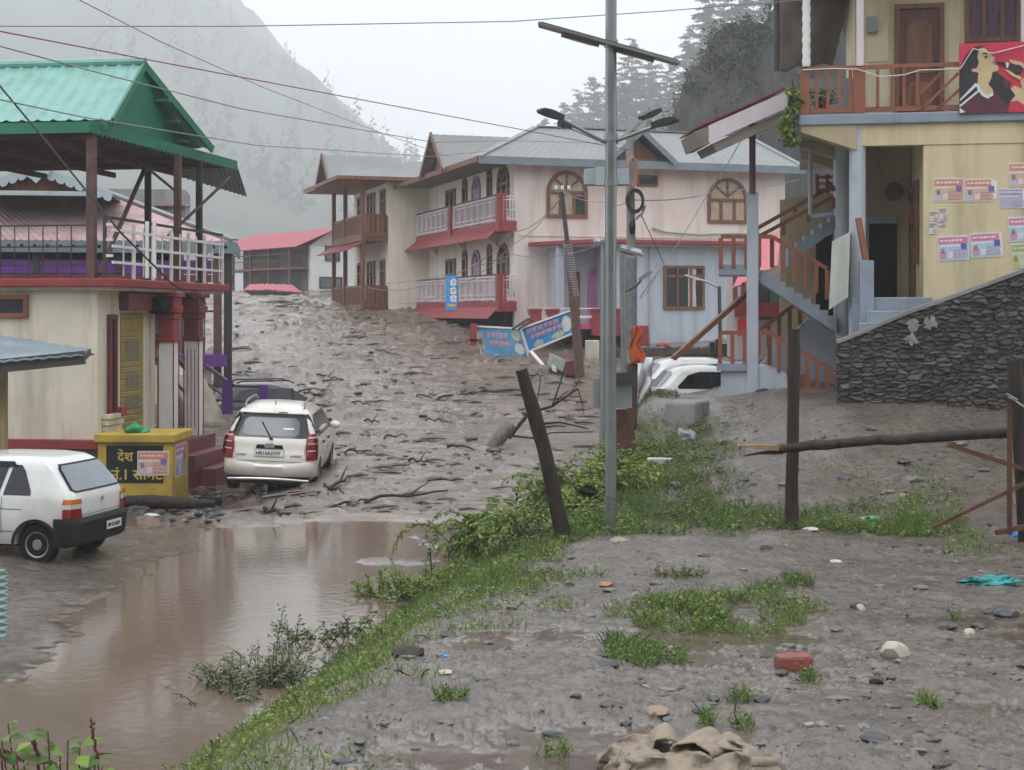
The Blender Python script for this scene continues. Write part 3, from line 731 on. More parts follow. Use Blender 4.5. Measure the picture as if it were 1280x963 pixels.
def counter_box():
    # the yellow painted cement counter in front of the porch
    fr = Frame(*at(215, 390, 27.5).xy, -1)
    L = -uat(fr, 122, 0)
    t = thing('painted_counter', fr.p(-L / 2, .6, -3.45), 'mustard yellow cement block counter with black painted panel and lettering', 'counter')
    b = MB(); b.box(fr, -L, 0, 0, 1.3, -3.6, -2.42); b.build('block', M['yellow'], t, bevel=.02)
    c = MB(); c.box(fr, -L - .05, .07, -.07, 1.35, -2.418, -2.26); c.build('ledge', M['yellow'], t, bevel=.02)
    u0, u1 = uat(fr, 133, 0), uat(fr, 204, 0); z0, z1 = zat(fr, 0, 0, 604), zat(fr, 0, 0, 557)
    k = MB(); k.box(fr, u0, u1, -.008, -.001, z0, z1); pn = k.build('black_panel', M['black'], t)
    tx = MB()
    text_geo(tx, 'देश', fr.p(uat(fr, 147, 0), -.009, zat(fr, 0, 0, 576.5)), fr.u, Z, .24, .004, .004)
    text_geo(tx, 'नं.1 सीमेंट', fr.p(uat(fr, 139, 0), -.009, zat(fr, 0, 0, 599.5)), fr.u, Z, .265, .004, .004)
    tx.build('lettering', M['lettering'], pn)
    def poster(px0, py0, px1, py1, fr_, v, nm):
        pass
    a, b_ = uat(fr, 172, 0), uat(fr, 211.5, 0); y0, y1 = zat(fr, 0, 0, 594.5), zat(fr, 0, 0, 564)
    make_poster(fr.p(a, -.014, y0), fr.u, -fr.v, b_ - a, y1 - y0, 'orange', 'orange printed poster pasted over the lettering on the yellow counter', parent=None)
    s = MB()
    make_poster(fr.p(.004, .25, -3.1), fr.v, fr.u, .8, .62, 'mixed', 'torn pink and blue poster on the end of the yellow counter', parent=None)
    d = MB(); p0 = fr.p(uat(fr, 163, 0), .3, -2.25)
    d.rock(p0 + Z * .06, (.2, .2, .12), 5, 3, .8); d.rock(p0 + fr.u * .16 + Z * .02, (.14, .15, .07), 6, 3, .8)
    tag(d.build('cloth_bundle', pm('bright_green_cloth', (.03, .30, .13), .6, .3, 5, bump=.6, bscale=12), smooth=60), 'bright green cloth bundle lying on the yellow counter', 'cloth')
PAL = {'orange': [(.62, .40, .32), (.60, .23, .17), (.70, .62, .60), (.18, .14, .38), (.45, .50, .62), (.30, .18, .14)],
       'mixed': [(.45, .42, .50), (.50, .15, .25), (.62, .60, .64), (.10, .12, .20), (.30, .20, .45), (.35, .33, .38)],
       'blue': [(.42, .55, .70), (.66, .18, .32), (.70, .66, .70), (.10, .12, .35), (.62, .30, .42), (.30, .22, .20)],
       'violet': [(.45, .42, .55), (.35, .32, .45), (.62, .60, .66), (.10, .10, .14), (.4, .36, .46), (.3, .28, .34)],
       'green': [(.52, .55, .40), (.30, .42, .14), (.62, .60, .55), (.55, .12, .10), (.55, .48, .10), (.2, .3, .1)],
       'note': [(.62, .58, .57), (.50, .35, .38), (.25, .24, .24), (.3, .25, .26), (.5, .45, .45), (.2, .2, .2)]}
def make_poster(O, R, N, w, h, kind, label, parent=None, group=None, tilt=0.0, torn=0.0, cat='poster'):
    """A pasted sheet: backing, coloured bands, portrait patch and lines of small print, each a slightly higher layer."""
    O, R, N = Vector(O), Vector(R), Vector(N); U = Z
    if tilt: R, U = (R * math.cos(tilt) + Z * math.sin(tilt)), (Z * math.cos(tilt) - R * math.sin(tilt))
    cs = PAL[kind]; mats = [pm('print_%s_%d' % (kind, i), c, .5, .10, 6) for i, c in enumerate(cs)] + [M['paper']]
    mb = MB(); lay = [0]
    def rect(a0, b0, a1, b1, mi, n=1):
        mb.mi = mi; mb.prism([O + R * (a * w) + U * (b * h) + N * (.003 * n) for a, b in ((a0, b0), (a1, b0), (a1, b1), (a0, b1))], N * .0015)
    mb.mi = 6
    pts = [(0, 0), (1 - torn * .3, 0), (1, torn * .35), (1, 1 - torn * .2), (1 - torn * .35, 1), (0, 1)]
    mb.prism([O + R * (a * w) + U * (b * h) for a, b in pts], N * .002)
    rect(.02, .03, .98 - torn * .3, .97, 0, 1)
    rect(.03, .68, .97 - torn * .3, .93, 1, 2)
    rect(.03, .56, .70, .64, 2, 2)
    if kind in ('orange', 'blue', 'green', 'mixed'):
        rect(.74, .45, .92, .68, 3, 3)
        rect(.05, .08, .26, .38, 4, 2); rect(.10, .30, .21, .50, 5, 3)
        rect(.30, .10, .46, .34, 2, 2)
    r = random.Random(label)
    for k in range(5):
        z = .10 + k * .075; x = .5
        while x < .9:
            x2 = x + r.uniform(.04, .13); rect(x, z, min(x2, .95), z + .03, 1 if k % 2 else 5, 2); x = x2 + .025
    x = .08
    while x < .8:
        x2 = x + r.uniform(.05, .12); rect(x, .77, min(x2, .9), .85, 2, 3); x = x2 + .03
    o = mb.build('poster', mats, parent); tag(o, label, cat, group); return o
counter_box()
# ================================================================== central pink house
FC = Frame(.09, 56, 18)
def house_c():
    fr = FC
    t = thing('balcony_house', fr.p(5, 5, -1.6), 'pale pink two storey house with white railed balconies, red trim and grey sheet roof', 'house')
    EZ = 5.68
    w = MB(); w.box(fr, 0, 11.4, 0, 12.6, -2.2, EZ); w.build('wall', M['pink'], t)
    lw = MB(); lw.box(fr, -.012, .12, -.012, 12.6, -2.2, EZ - .002); lw.build('balcony_wall', M['whitewall'], t)
    wg = MB(); wg.box(fr, -1.9, -.02, 12.55, 20, -2.0, 6.0); wg.build('wing_wall', M['whitewall'], t)
    # --- right hand wall
    def rw(px0, px1, py0, py1, **k):
        u0, u1 = uat(fr, px0, 0), uat(fr, px1, 0); z1, z0 = zat(fr, u0, 0, py0), zat(fr, u0, 0, py1)
        return window(t, fr.p(u0, -.0, z0), fr.u, -fr.v, u1 - u0, z1 - z0, k.pop('frame', M['wood']), k.pop('pane', M['curtain']), **k)
    rw(683, 734, 213, 272, arch=True, nv=3, ft=.13, second=(M['glass'], .64, .93))
    rw(884, 934, 222, 279, arch=True, nv=3, ft=.13)
    rw(796, 822, 219, 233, nv=1, transom=0, ft=.08, pane=M['glass'])
    b = MB(); z = zat(fr, 2, 0, 296); b.box(fr, .2, 11.4, -.03, -.002, z, z + .05); b.build('wall_band', M['pink'], t)
    # --- left facade: arched doors and windows on both floors
    for zf in (.42, 3.42):
        for v0, v1, h, m, ar, nv in ((.55, 2.0, 1.95, M['glass'], True, 2), (2.75, 3.35, 2.0, M['glass'], True, 1), (4.3, 5.5, 2.1, M['lilacdoor'], True, 1),
                                     (6.2, 6.9, 1.9, M['glass'], True, 1), (8.0, 9.5, 1.6, M['glass'], False, 2)):
            o = .45 if m is M['glass'] else .0
            window(t, fr.p(-.012, v1, zf + o), -fr.v, -fr.u, v1 - v0, h - o * .4, M['wood'] if m is M['glass'] else M['lilacdoor'], m, arch=ar, nv=nv, ft=.12, transom=0, name='window' if m is M['glass'] else 'door')
    # --- balconies
    for zs, zr in ((3.02, 3.42), (0.02, .42)):
        s = MB(); s.box(fr, -.64, -.02, -.35, 12.4, zs, zr - .02); s.build('balcony_slab', M['red'], t)
        so = MB(); so.sheet(fr.p(-1.15, 12.9, zs - .28), fr.p(-1.15, -.2, zs - .28), fr.p(-.58, .1, zs + .18), fr.p(-.58, 12.6, zs + .18), .03, .03, .22); so.build('balcony_canopy', M['red'], t)
        for v0, v1 in ((.25, 6.3), (6.75, 12.3)):
            rl = MB(); a, b_ = fr.p(-.6, v0, zr), fr.p(-.6, v1, zr); d = (b_ - a).normalized(); L = (b_ - a).length
            for hh, wd in ((.06, .06), (.78, .05), (.92, .06), (.22, .05)): rl.bar(a + Z * hh, b_ + Z * hh, wd)
            n = 7
            for k in range(n + 1):
                p = a + d * (L * k / n); rl.bar(p, p + Z * .95, .09)
                if k < n:
                    q = p + d * (L / n * .5); rl.bar(q + Z * .1, q + Z * .9, .16, .03, up=d)
                    for f_ in (.25, .75): q = p + d * (L / n * f_); rl.bar(q + Z * .06, q + Z * .92, .03)
            r_ = rl.build('railing', M['lilac'], t)
            hr = MB(); hr.bar(a + Z * .99, b_ + Z * .99, .09, .06); hr.build('hand_rail', M['darksteel'], r_)
        rs = MB(); a, b_ = fr.p(-.52, -.28, zr), fr.p(-.04, -.28, zr)
        for hh in (.06, .4, .78, .92): rs.bar(a + Z * hh, b_ + Z * hh, .05)
        for f_ in (0, .25, .5, .75, 1): q = a.lerp(b_, f_); rs.bar(q, q + Z * .95, .05)
        q = a.lerp(b_, .5); rs.bar(q + Z * .2, q + Z * .6, .2, .03, up=(b_ - a).normalized())
        rs.build('railing', M['lilac'], t)
        for v0 in (-.3, 6.35):
            p = MB(); p.box(fr, -.72, -.42, v0, v0 + .38, zs - .02, zr + 1.02)
            for k in range(9): p.box(fr, -.735, -.405, v0 - .015, v0 + .395, zr + .02 + k * .11, zr + .08 + k * .11)
            p.build('balcony_pillar', M['red'], t)
    for v in (2, 6.5, 11): bk = MB(); bk.prism([fr.p(-.02, v, 2.5), fr.p(-.02, v, 3.0), fr.p(-.6, v, 3.0)], fr.v * .15); bk.build('bracket', M['whitewall'], t)
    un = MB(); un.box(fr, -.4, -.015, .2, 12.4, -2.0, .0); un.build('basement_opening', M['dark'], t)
    # --- roof: hipped grey sheets, gables over balcony and front
    RZ = 7.42; RV = 3.3; E = EZ + .04
    ro = MB()
    ro.sheet(fr.p(-1.6, -.62, E), fr.p(11.95, -.62, E), fr.p(11.3, RV, RZ), fr.p(2.0, RV, RZ), .02, .02, .35)
    ro.sheet(fr.p(11.95, 7.4, E), fr.p(-1.6, 7.4, E), fr.p(2.0, RV, RZ), fr.p(11.3, RV, RZ), .02, .02, .35)
    vs = [fr.p(-1.6, -.62, E), fr.p(-1.6, 7.4, E), fr.p(2.0, RV, RZ)]; ro.prism(vs, Z * -.02)
    ro.prism([fr.p(11.95, -.62, E), fr.p(11.95, 7.4, E), fr.p(11.3, RV, RZ)], Z * -.02)
    ro.sheet(fr.p(-1.6, 13.2, E), fr.p(-1.6, 6.8, E), fr.p(3, 6.8, 6.9), fr.p(3, 13.2, 6.9), .02, .02, .35)
    rf = ro.build('roof', M['zinc'], t)
    rc = MB()
    for a, b_ in ((fr.p(2, RV, RZ + .03), fr.p(11.3, RV, RZ + .03)), (fr.p(-1.6, -.62, E + .03), fr.p(2, RV, RZ + .03)), (fr.p(11.3, RV, RZ + .03), fr.p(11.95, -.62, E + .03))): rc.bar(a, b_, .28, .05)
    rc.build('ridge_cap', M['zinc'], rf)
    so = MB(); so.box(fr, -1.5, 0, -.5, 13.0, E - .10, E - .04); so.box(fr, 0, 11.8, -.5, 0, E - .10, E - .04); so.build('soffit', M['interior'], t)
    fa = MB()
    fa.box(fr, -1.6, 11.95, -.66, -.622, E - .24, E + .05); fa.build('fascia', M['zincdark'], t)
    fb = MB(); fb.box(fr, -1.64, -1.602, -.6, 13.1, E - .16, E + .04); fb.build('fascia', M['wood'], t)
    def gable(c0, half, z0, z1, back, face, wallm, along='v', nm='gable', deep=.45):
        """a small gabled roof: face point c0=(u,v) of its apex; ridge runs away from the face"""
        u, v = c0
        if along == 'v': P = lambda s_, d, z: fr.p(u + s_, v + d, z); D = fr.v
        else: P = lambda s_, d, z: fr.p(u + d, v + s_, z); D = fr.u
        g = MB()
        for sg in (-1, 1):
            g.sheet(P(sg * half, 0, z0), P(sg * half, back, z0), P(0, back, z1), P(0, 0, z1), .025, .02, .35)
        go = g.build(nm + '_roof', M['zinc'], t)
        f_ = MB(); f_.prism([P(-half * .8, deep, z0 + .02), P(half * .8, deep, z0 + .02), P(0, deep, z1 - (z1 - z0) * .2)], D * .04); f_.build(nm + '_boards', M['gableboard'], go)
        bb = MB()
        for sg in (-1, 1): bb.bar(P(sg * half * 1.03, -.02, z0 - .06), P(0, -.02, z1 + .02), .06, .20)
        bb.build('barge_board', wallm, go)
    gable((uat(fr, 803, -.75), -.75), 1.35, E + .05, 6.88, 3.6, None, M['zincdark'], 'v')
    gable((-1.75, 5.6), 1.75, E - .05, 7.25, 4.2, None, M['wood'], 'u')
    # --- wing on the left: brown balconies, posts, roof
    WV = 12.6
    wr = MB()
    wr.sheet(fr.p(-4.35, 20.5, 6.02), fr.p(-4.35, 11.9, 6.02), fr.p(-.4, 14.2, 7.0), fr.p(-.4, 17, 7.0), .03, .02, .35)
    wr.sheet(fr.p(-4.35, 11.9, 6.02), fr.p(.6, 11.9, 6.02), fr.p(2.0, 14.2, 7.0), fr.p(-.4, 14.2, 7.0), .03, .02, .35)
    wr.build('wing_roof', M['zinc'], t)
    fb = MB(); fb.box(fr, -4.4, -4.352, 11.9, 20.4, 5.9, 6.06); fb.box(fr, -4.4, .5, 11.85, 11.898, 5.9, 6.06); fb.build('fascia', M['wood'], t)
    so = MB(); so.box(fr, -4.3, -1.9, 12, 20.3, 5.86, 5.9); so.box(fr, -1.9, 0, 12, 12.5, 5.86, 5.9); so.build('soffit', M['gableboard'], t)
    gable((-4.3, 15.9), 1.5, 6.05, 7.35, 3.8, None, M['wood'], 'u')
    for zs, zr in ((3.22, 3.42), (.0, .2)):
        s = MB(); s.box(fr, -3.12, -1.9, 12.6, 19.5, zs, zr - .01); s.build('balcony_slab', M['wood'], t)
        railing(t, fr.p(-3.05, 12.66, zr - .05), fr.p(-1.95, 12.66, zr - .05), 1.05, M['wood'], bal=.16, step=.2)
        railing(t, fr.p(-3.05, 12.66, zr - .05), fr.p(-3.05, 19.4, zr - .05), 1.05, M['wood'], bal=.10, step=.24)
        for v0, v1 in ((13.1, 14.0), (15.2, 16.8), (17.8, 19.0)):
            window(t, fr.p(-1.905, v1, zr + .1), -fr.v, -fr.u, v1 - v0, 2.1, M['wood'], M['glass'], nv=2, ft=.12, transom=.75)
    c = MB(); c.sheet(fr.p(-3.9, 19.5, 2.75), fr.p(-3.9, 12.3, 2.75), fr.p(-3.0, 12.6, 3.2), fr.p(-3.0, 19.5, 3.2), .03, .03, .22); c.build('balcony_canopy', M['red'], t)
    for v in (12.7, 16.6, 19.4):
        p = MB(); p.box(fr, -3.14, -2.96, v - .09, v + .09, -1.2, 5.9); p.build('post', M['wood'], t)
    # lean-to at the wing's foot buried in the flow
    p = MB(); p.sheet(fr.p(-2.3, 12.0, -.55), fr.p(.2, 12.0, -.85), fr.p(.2, 12.55, .05), fr.p(-2.3, 12.55, .12), .03); p.build('lean_to_sheet', M['darksteel'], t)
    # --- one storey extension in pale blue, with porch
    ex = MB(); ex.box(fr, uat(fr, 768, -3), 9.6, -3, -.02, -2.2, 2.42); ex.box(fr, uat(fr, 698, -1.2), uat(fr, 768, -3) - .002, -1.2, -.022, -2.2, 2.42); ex.build('extension_wall', M['blue'], t)
    s = MB(); u0 = uat(fr, 745, -3.5); u1 = 9.9
    s.prism([fr.p(.5, -.1, 2.46), fr.p(.75, -.9, 2.46), fr.p(u0, -3.5, 2.46), fr.p(u1, -3.5, 2.46), fr.p(u1, -.1, 2.46)], Z * .16); s.build('extension_slab', M['red'], t, bevel=.03)
    s = MB(); s.prism([fr.p(.9, -.15, 2.40), fr.p(1.0, -.8, 2.40), fr.p(u0 + .1, -3.3, 2.40), fr.p(u1 - .2, -3.3, 2.40), fr.p(u1 - .2, -.15, 2.40)], Z * .058); s.build('extension_soffit', M['lilac'], t)
    ua, ub = uat(fr, 829, -3), uat(fr, 880, -3)
    window(t, fr.p(ua, -3, zat(fr, ua, -3, 387)), fr.u, -fr.v, ub - ua, zat(fr, ua, -3, 332) - zat(fr, ua, -3, 387), M['wood'], M['glass'], nv=3, ft=.11, transom=.76, second=(M['pinkcurt'], .60, .80))
    ua, ub = uat(fr, 734, -1.2), uat(fr, 750, -1.2)
    door(t, fr.p(ua, -1.2, -.45), fr.u, -fr.v, ub - ua, 2.1, M['pinkdoor'], M['pinkdoor'], arch=True, panels=0)
    ua, ub = uat(fr, 711, -1.2), uat(fr, 724, -1.2)
    window(t, fr.p(ua, -1.2, -.2), fr.u, -fr.v, ub - ua, 1.7, M['wood'], M['glass'], nv=1, ft=.1, transom=0)
    lm = MB(); p = fr.p(uat(fr, 697, -1.3), -1.35, 1.35); lm.bar(p, p + Z * .38, .16); lm.bar(p + Z * .38, p + fr.v * .2 + Z * .38, .05); lm.build('wall_lamp', M['darksteel'], t)
    cl = MB(); u = uat(fr, 757, -3.1); cl.box(fr, u - .15, u + .15, -3.25, -2.95, -.45, 2.4); cl.box(fr, uat(fr, 700, -1.5) - .12, uat(fr, 700, -1.5) + .12, -1.62, -1.38, -.45, 2.4); cl.build('porch_column', M['blue'], t)
    # porch floor, low pillars and rail
    pf = MB(); pf.box(fr, .3, uat(fr, 775, -3.6), -3.6, -.03, -.62, -.45); pf.build('porch_floor', pm('raspberry_floor', (.42, .06, .13), .45, .15, 2), t)
    for px in (668, 690, 745, 768):
        u = uat(fr, px, -3.5); q = MB(); q.box(fr, u - .2, u + .2, -3.7, -3.4, -.85, .12); q.box(fr, u - .23, u + .23, -3.73, -3.37, .02, .1); q.build('porch_pillar', M['red'], t)
    q = MB(); a, b_ = fr.p(uat(fr, 660, -3.5), -3.55, 0), fr.p(uat(fr, 768, -3.5), -3.55, 0)
    q.bar(a + Z * -.18, b_ + Z * -.18, .09); q.bar(a + Z * .12, b_ + Z * .12, .04); q.build('porch_rail', M['white'], t)
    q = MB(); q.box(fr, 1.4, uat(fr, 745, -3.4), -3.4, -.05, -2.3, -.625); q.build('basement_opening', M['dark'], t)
    q = MB(); u = uat(fr, 778, -3.65); q.box(fr, u, u + .95, -3.8, -3.1, -1.6, -.5)
    for k in range(6): q.box(fr, u - .015, u + .965, -3.815, -3.085, -1.5 + k * .16, -1.42 + k * .16)
    q.build('porch_step', M['red'], t)
    pipe = MB(); u = uat(fr, 812, -3); pipe.tube([fr.p(u, -3.06, 2.4), fr.p(u, -3.06, -1.4)], .04); pipe.build('drain_pipe', M['blue'], t)
    hs = MB(); hs.tube([fr.p(5.6, -.06, 3.25), fr.p(6.2, -.07, 3.1), fr.p(7.6, -.07, 3.02), fr.p(9.2, -.07, 3.1), fr.p(10.2, -.06, 3.05)], .03); hs.build('hose', pm('pale_green_hose', (.25, .38, .33), .5), t)
house_c()

def compound_wall():
    fr = Frame(*at(735, 390, 51).xy, 15)
    t = thing('compound_wall', fr.p(3, 0, -2.3), 'low wall with cream panels and dark brown coping with rubble on top, behind the white cars', 'wall')
    p = MB(); p.box(fr, 0, .42, 0, .35, -2.6, -.98); p.build('gate_pillar', M['cream'], t, bevel=.03)
    u0, u1 = uat(fr, 785, 0), uat(fr, 935, 0)
    c = MB(); c.box(fr, uat(fr, 752, 0), u1, -.05, .4, -1.60, -1.28); c.build('coping', pm('dark_brown_beam', (.06, .04, .035), .7, .3, 2), t)
    for a, b in ((752, 783), (790, 815), (822, 848), (851, 872), (878, 935)):
        q = MB(); q.box(fr, uat(fr, a, 0), uat(fr, b, 0), 0, .3, -2.9, -1.61); q.build('panel', M['cream'] if a > 840 else M['tan'], t)
    r = random.Random(4); s = MB()
    for k in range(40):
        u = r.uniform(uat(fr, 800, 0), uat(fr, 900, 0)); s.rock(fr.p(u, r.uniform(0, .3), -1.25), (r.uniform(.06, .16),) * 2 + (r.uniform(.04, .1),), k, 1)
    s.build('coping_rubble', pm('wet_rubble', (.11, .10, .095), .7, .4, 3), t)
    b = MB(); b.rock(fr.p(uat(fr, 830, 0), .1, -1.18), (.32, .16, .12), 3, 1); b.build('brick_heap', M['red'], t)
compound_wall()

# ================================================================== red roofed house far behind
def house_red():
    fr = Frame(*at(388, 390, 95).xy, 38)
    fr2 = fr
    t = thing('red_roofed_house', fr.p(-2, 3, 1.0), 'distant white house with bright pinkish red gable roof and dark open verandas', 'house')
    # white gable wall faces the camera's right; the long veranda side faces left
    Lw = uat(fr, 448, 0); z0, ze = .6, zat(fr, 0, 0, 308)
    D = vat(fr, 302, 0)
    w = MB(); w.box(fr, 0, Lw, 0, 9, z0, ze); w.build('wall', pm('white_limewash', (.66, .66, .66), .7, .06, 1), t)
    zr = zat(fr, Lw * .45, 0, 286)
    g = MB(); g.prism([fr.p(-.1, .01, ze), fr.p(Lw, .01, ze), fr.p(Lw * .45, .01, zr - .1)], fr.v * .1); g.build('gable_wall', pm('beige_gable', (.50, .46, .40), .7, .06, 1), t)
    dk = MB(); dk.box(fr, -.04, -.002, .25, 9, z0, ze - .02); dk.build('veranda_wall', pm('dark_mauve_planks', (.13, .105, .11), .7, .3, .8), t)
    r = MB(); r.sheet(fr.p(-1.5, 11, ze - .1), fr.p(-1.5, -.6, ze - .1), fr.p(Lw * .45, -.6, zr), fr.p(Lw * .45, 11, zr), .04, .03, .5)
    r.sheet(fr.p(Lw + .8, -.6, ze - .1), fr.p(Lw + .8, 11, ze - .1), fr.p(Lw * .45, 11, zr), fr.p(Lw * .45, -.6, zr), .04, .03, .5)
    r.build('roof', pm('bright_red_sheet', (.33, .05, .08), .5, .1, .5), t)
    fl = MB(); zm = zat(fr, 0, 0, 337); fl.box(fr, -1.3, -.05, .2, 12, zm, zm + .14); fl.build('veranda_floor', M['wood'], t)
    for v in (.4, 3, 5.5, 8, 10.5, 12):
        p = MB(); p.box(fr, -1.35, -1.2, v, v + .14, z0, ze - .12); p.build('post', M['brownsteel'], t)
    for v0, v1 in ((1.2, 2.4), (4, 5.2)):
        q = MB(); q.box(fr, -.06, -.041, v0, v1, z0 + .1, z0 + 2.1); q.build('door', M['darksteel'], t)
        q = MB(); q.box(fr, -.06, -.041, v0, v1, zm + .2, zm + 1.3); q.build('door', M['darksteel'], t)
    q = MB(); z = zm + 1.0; q.bar(fr.p(-1.28, .2, z), fr.p(-1.28, 12, z), .06); q.bar(fr.p(-1.28, .2, z - .4), fr.p(-1.28, 12, z - .4), .05); q.build('veranda_rail', M['brownsteel'], t)
    window(t, fr.p(uat(fr, 406, 0), 0, zat(fr, 2, 0, 327)), fr.u, -fr.v, 1.1, 1.0, M['darksteel'], M['glass'], nv=1, transom=0)
    window(t, fr.p(uat(fr, 399, 0), 0, zat(fr, 2, 0, 361)), fr.u, -fr.v, 1.7, .75, M['darksteel'], M['glass'], nv=1, transom=0)
house_red()

def road_bank_and_shed():
    # low grey embankment wall at the head of the flow and the small red roof behind it
    w = MB(); a = [at(284, 379, 80), at(340, 375, 79), at(395, 370, 78), at(432, 363, 76), at(470, 360, 76)]; b = [at(284, 396, 80), at(340, 393, 79), at(395, 388, 78), at(432, 382, 76), at(470, 382, 76)]
    rings = []
    for p, q in zip(a, b): rings.append([q, p, p + Vector((0, 1.2, 0)), q + Vector((0, 1.2, 0))])
    w.loft(rings); tag(w.build('road_wall', M['concrete']), 'long low grey concrete road wall at the head of the mud flow', 'wall')
    t = thing('low_shed', at(335, 374, 86), 'small shed with faded red sheet roof behind the grey road wall', 'shed')
    r = MB(); r.sheet(at(304, 363, 85), at(332, 363, 85), at(330, 355, 88), at(312, 356, 88), .04, .03, .4); r.sheet(at(330, 362, 84.6), at(378, 366, 84), at(366, 356.5, 88), at(331, 355, 88), .04, .03, .4); r.build('roof', pm('bright_red_sheet', (1, 1, 1)), t)
    b_ = MB(); b_.hexa([at(306, 376, 85.5), at(374, 377, 85), at(374, 377, 88), at(306, 376, 88), at(306, 363, 85.5), at(374, 366, 85), at(374, 366, 88), at(306, 363, 88)]); b_.build('wall', M['concrete'], t)
road_bank_and_shed()

# ================================================================== corrugated roofed house behind the shop house
FB = Frame(*at(287, 390, 41.5).xy, 9)
def house_b():
    fr = FB
    t = thing('veranda_house', fr.p(-4, 3, -3.5), 'house with faded pink corrugated roof, scalloped gable and purple veranda behind the shop house', 'house')
    ze = zat(fr, 0, 0, 303)
    w = MB(); w.box(fr, -12, -1.6, 1.6, 6, -3.6, ze + .1); w.build('wall', pm('brown_plank_wall', (.13, .09, .065), .7, .3, 1, wood=True), t)
    rz = zat(fr, -5, 3.2, 238)
    r = MB(); uu = uat(fr, 126, 3.2)
    r.sheet(fr.p(-12.5, -.2, ze), fr.p(.15, -.2, ze), fr.p(uu, 3.2, rz), fr.p(-12.5, 3.2, rz), .02, .035, .2)
    r.prism([fr.p(.15, -.2, ze), fr.p(.15, 5, ze), fr.p(uu, 3.2, rz)], Z * -.02)
    ro = r.build('roof', M['rustsheet'], t)
    hc = MB(); hc.bar(fr.p(.15, -.2, ze + .06), fr.p(uu, 3.2, rz + .06), .3, .05); hc.build('hip_cap', M['zinc'], ro)
    f = MB(); f.box(fr, -12.5, .2, -.26, -.205, ze - .32, ze + .0); f.box(fr, .15, .2, -.2, 4, ze - .32, ze); fo = f.build('fascia', M['zincdark'], t)
    h = MB()
    for k in range(36): u = -12 + k * .34; h.tube([fr.p(u, -.265, ze - .15), fr.p(u, -.25, ze - .15)], .05, 8)
    h.build('fascia_pattern', M['dark'], fo)
    # gable with scalloped board
    ua, ub, uc = uat(fr, -45, .3), uat(fr, 140, .3), uat(fr, 46, .3)
    zb, zt = zat(fr, 0, .3, 243), zat(fr, 0, .3, 211)
    g = MB(); g.prism([fr.p(ua + .5, .5, zb), fr.p(ub - .5, .5, zb), fr.p(uc, .5, zt - .1)], fr.v * .1); g.build('gable_boards', M['gableboard'], t)
    g = MB(); g.sheet(fr.p(ua, 4, zb - .05), fr.p(ua, .2, zb - .05), fr.p(uc, .2, zt), fr.p(uc, 4, zt), .03); g.sheet(fr.p(ub, .2, zb - .05), fr.p(ub, 4, zb - .05), fr.p(uc, 4, zt), fr.p(uc, .2, zt), .03); g.build('gable_roof', M['zincdark'], t)
    pale = pm('pale_blue_bargeboard', (.40, .48, .50), .5, .12, 2); g = MB()
    for e in (ua, ub):
        p0, p1 = fr.p(e, .17, zb), fr.p(uc, .17, zt); n = 8; d = (p1 - p0) / n
        for k in range(n):
            a, b = p0 + d * k, p0 + d * (k + 1); m = a.lerp(b, .5)
            g.prism([a + Z * .02, b + Z * .02, b - Z * .18, b.lerp(m, .4) - Z * .26, m - Z * .28, a.lerp(m, .4) - Z * .26, a - Z * .18], fr.v * .03)
    c = fr.p(uc, .14, zt); g.prism([c + Vector((x, 0, z)) for x, z in ((-.42, -.06), (.42, -.06), (.36, -.25), (.12, -.38), (0, -.5), (-.12, -.38), (-.36, -.25))], fr.v * .03)
    g.build('barge_board', pale, t)
    g = MB(); g.box(fr, ua, ub, .18, .45, zb - .1, zb + .02); g.build('gable_sill', pale, t)
    # water tank / box on the roof behind
    q = MB(); u0, u1 = uat(fr, 132, 6), uat(fr, 232, 6); q.box(fr, u0, u1, 6, 8.5, 2.0, zat(fr, u0, 6, 236)); q.build('roof_room', pm('faded_grey_sheet_wall', (.26, .27, .28), .6, .2, .8, streak=True, dirt=(.2, .13, .1), dirt_amt=.7), t)
    q = MB(); q.sheet(fr.p(u0 - .3, 5.8, 3.35), fr.p(u1 + .05, 5.8, 3.35), fr.p(u1 + .05, 8.7, 3.6), fr.p(u0 - .3, 8.7, 3.6), .03, .03, .25); q.build('roof_room_roof', pm('rusty_brown_sheet', (.33, .17, .12), .5, .25, 1.5), t)
    # veranda: posts, purple band, lower platform
    q = MB(); zv = zat(fr, 0, 0, 343); q.box(fr, -12, -.3, -.02, .06, zv, zat(fr, 0, 0, 326)); q.build('veranda_panel', M['purple'], t)
    q = MB(); q.box(fr, -12, .1, -.1, 1.6, zv - .2, zv - .02); q.build('veranda_floor', M['maroon'], t)
    for px in (277, 290): 
        u = uat(fr, px - 5, 0); q = MB(); q.box(fr, u - .11, u + .11, -.12, .1, -3.5, ze - .02); q.build('post', M['brownsteel'] if px == 277 else M['darksteel'], t)
    for u in (-3, -5.2, -7.4, -9.6):
        q = MB(); q.box(fr, u - .08, u + .08, -.1, .06, zv, ze - .02); q.build('post', M['darksteel'], t)
    q = MB(); z1 = zat(fr, 0, 0, 443); q.box(fr, uat(fr, 212, -.1), uat(fr, 284, -.1), -.3, 1.5, z1 - .34, z1); q.build('platform_edge', M['purple'], t)
    q = MB(); q.box(fr, -5, uat(fr, 262, .2), .0, 1.5, -3.6, z1 - .35); q.build('platform_wall', M['cream'], t)
    q = MB()
    for k in range(12): u = -4 + k * .3; q.bar(fr.p(u, .3, z1), fr.p(u, .3, z1 + 1.2), .03)
    q.bar(fr.p(-4.2, .3, z1 + 1.2), fr.p(-.3, .3, z1 + 1.2), .05); q.build('veranda_rail', M['darksteel'], t)
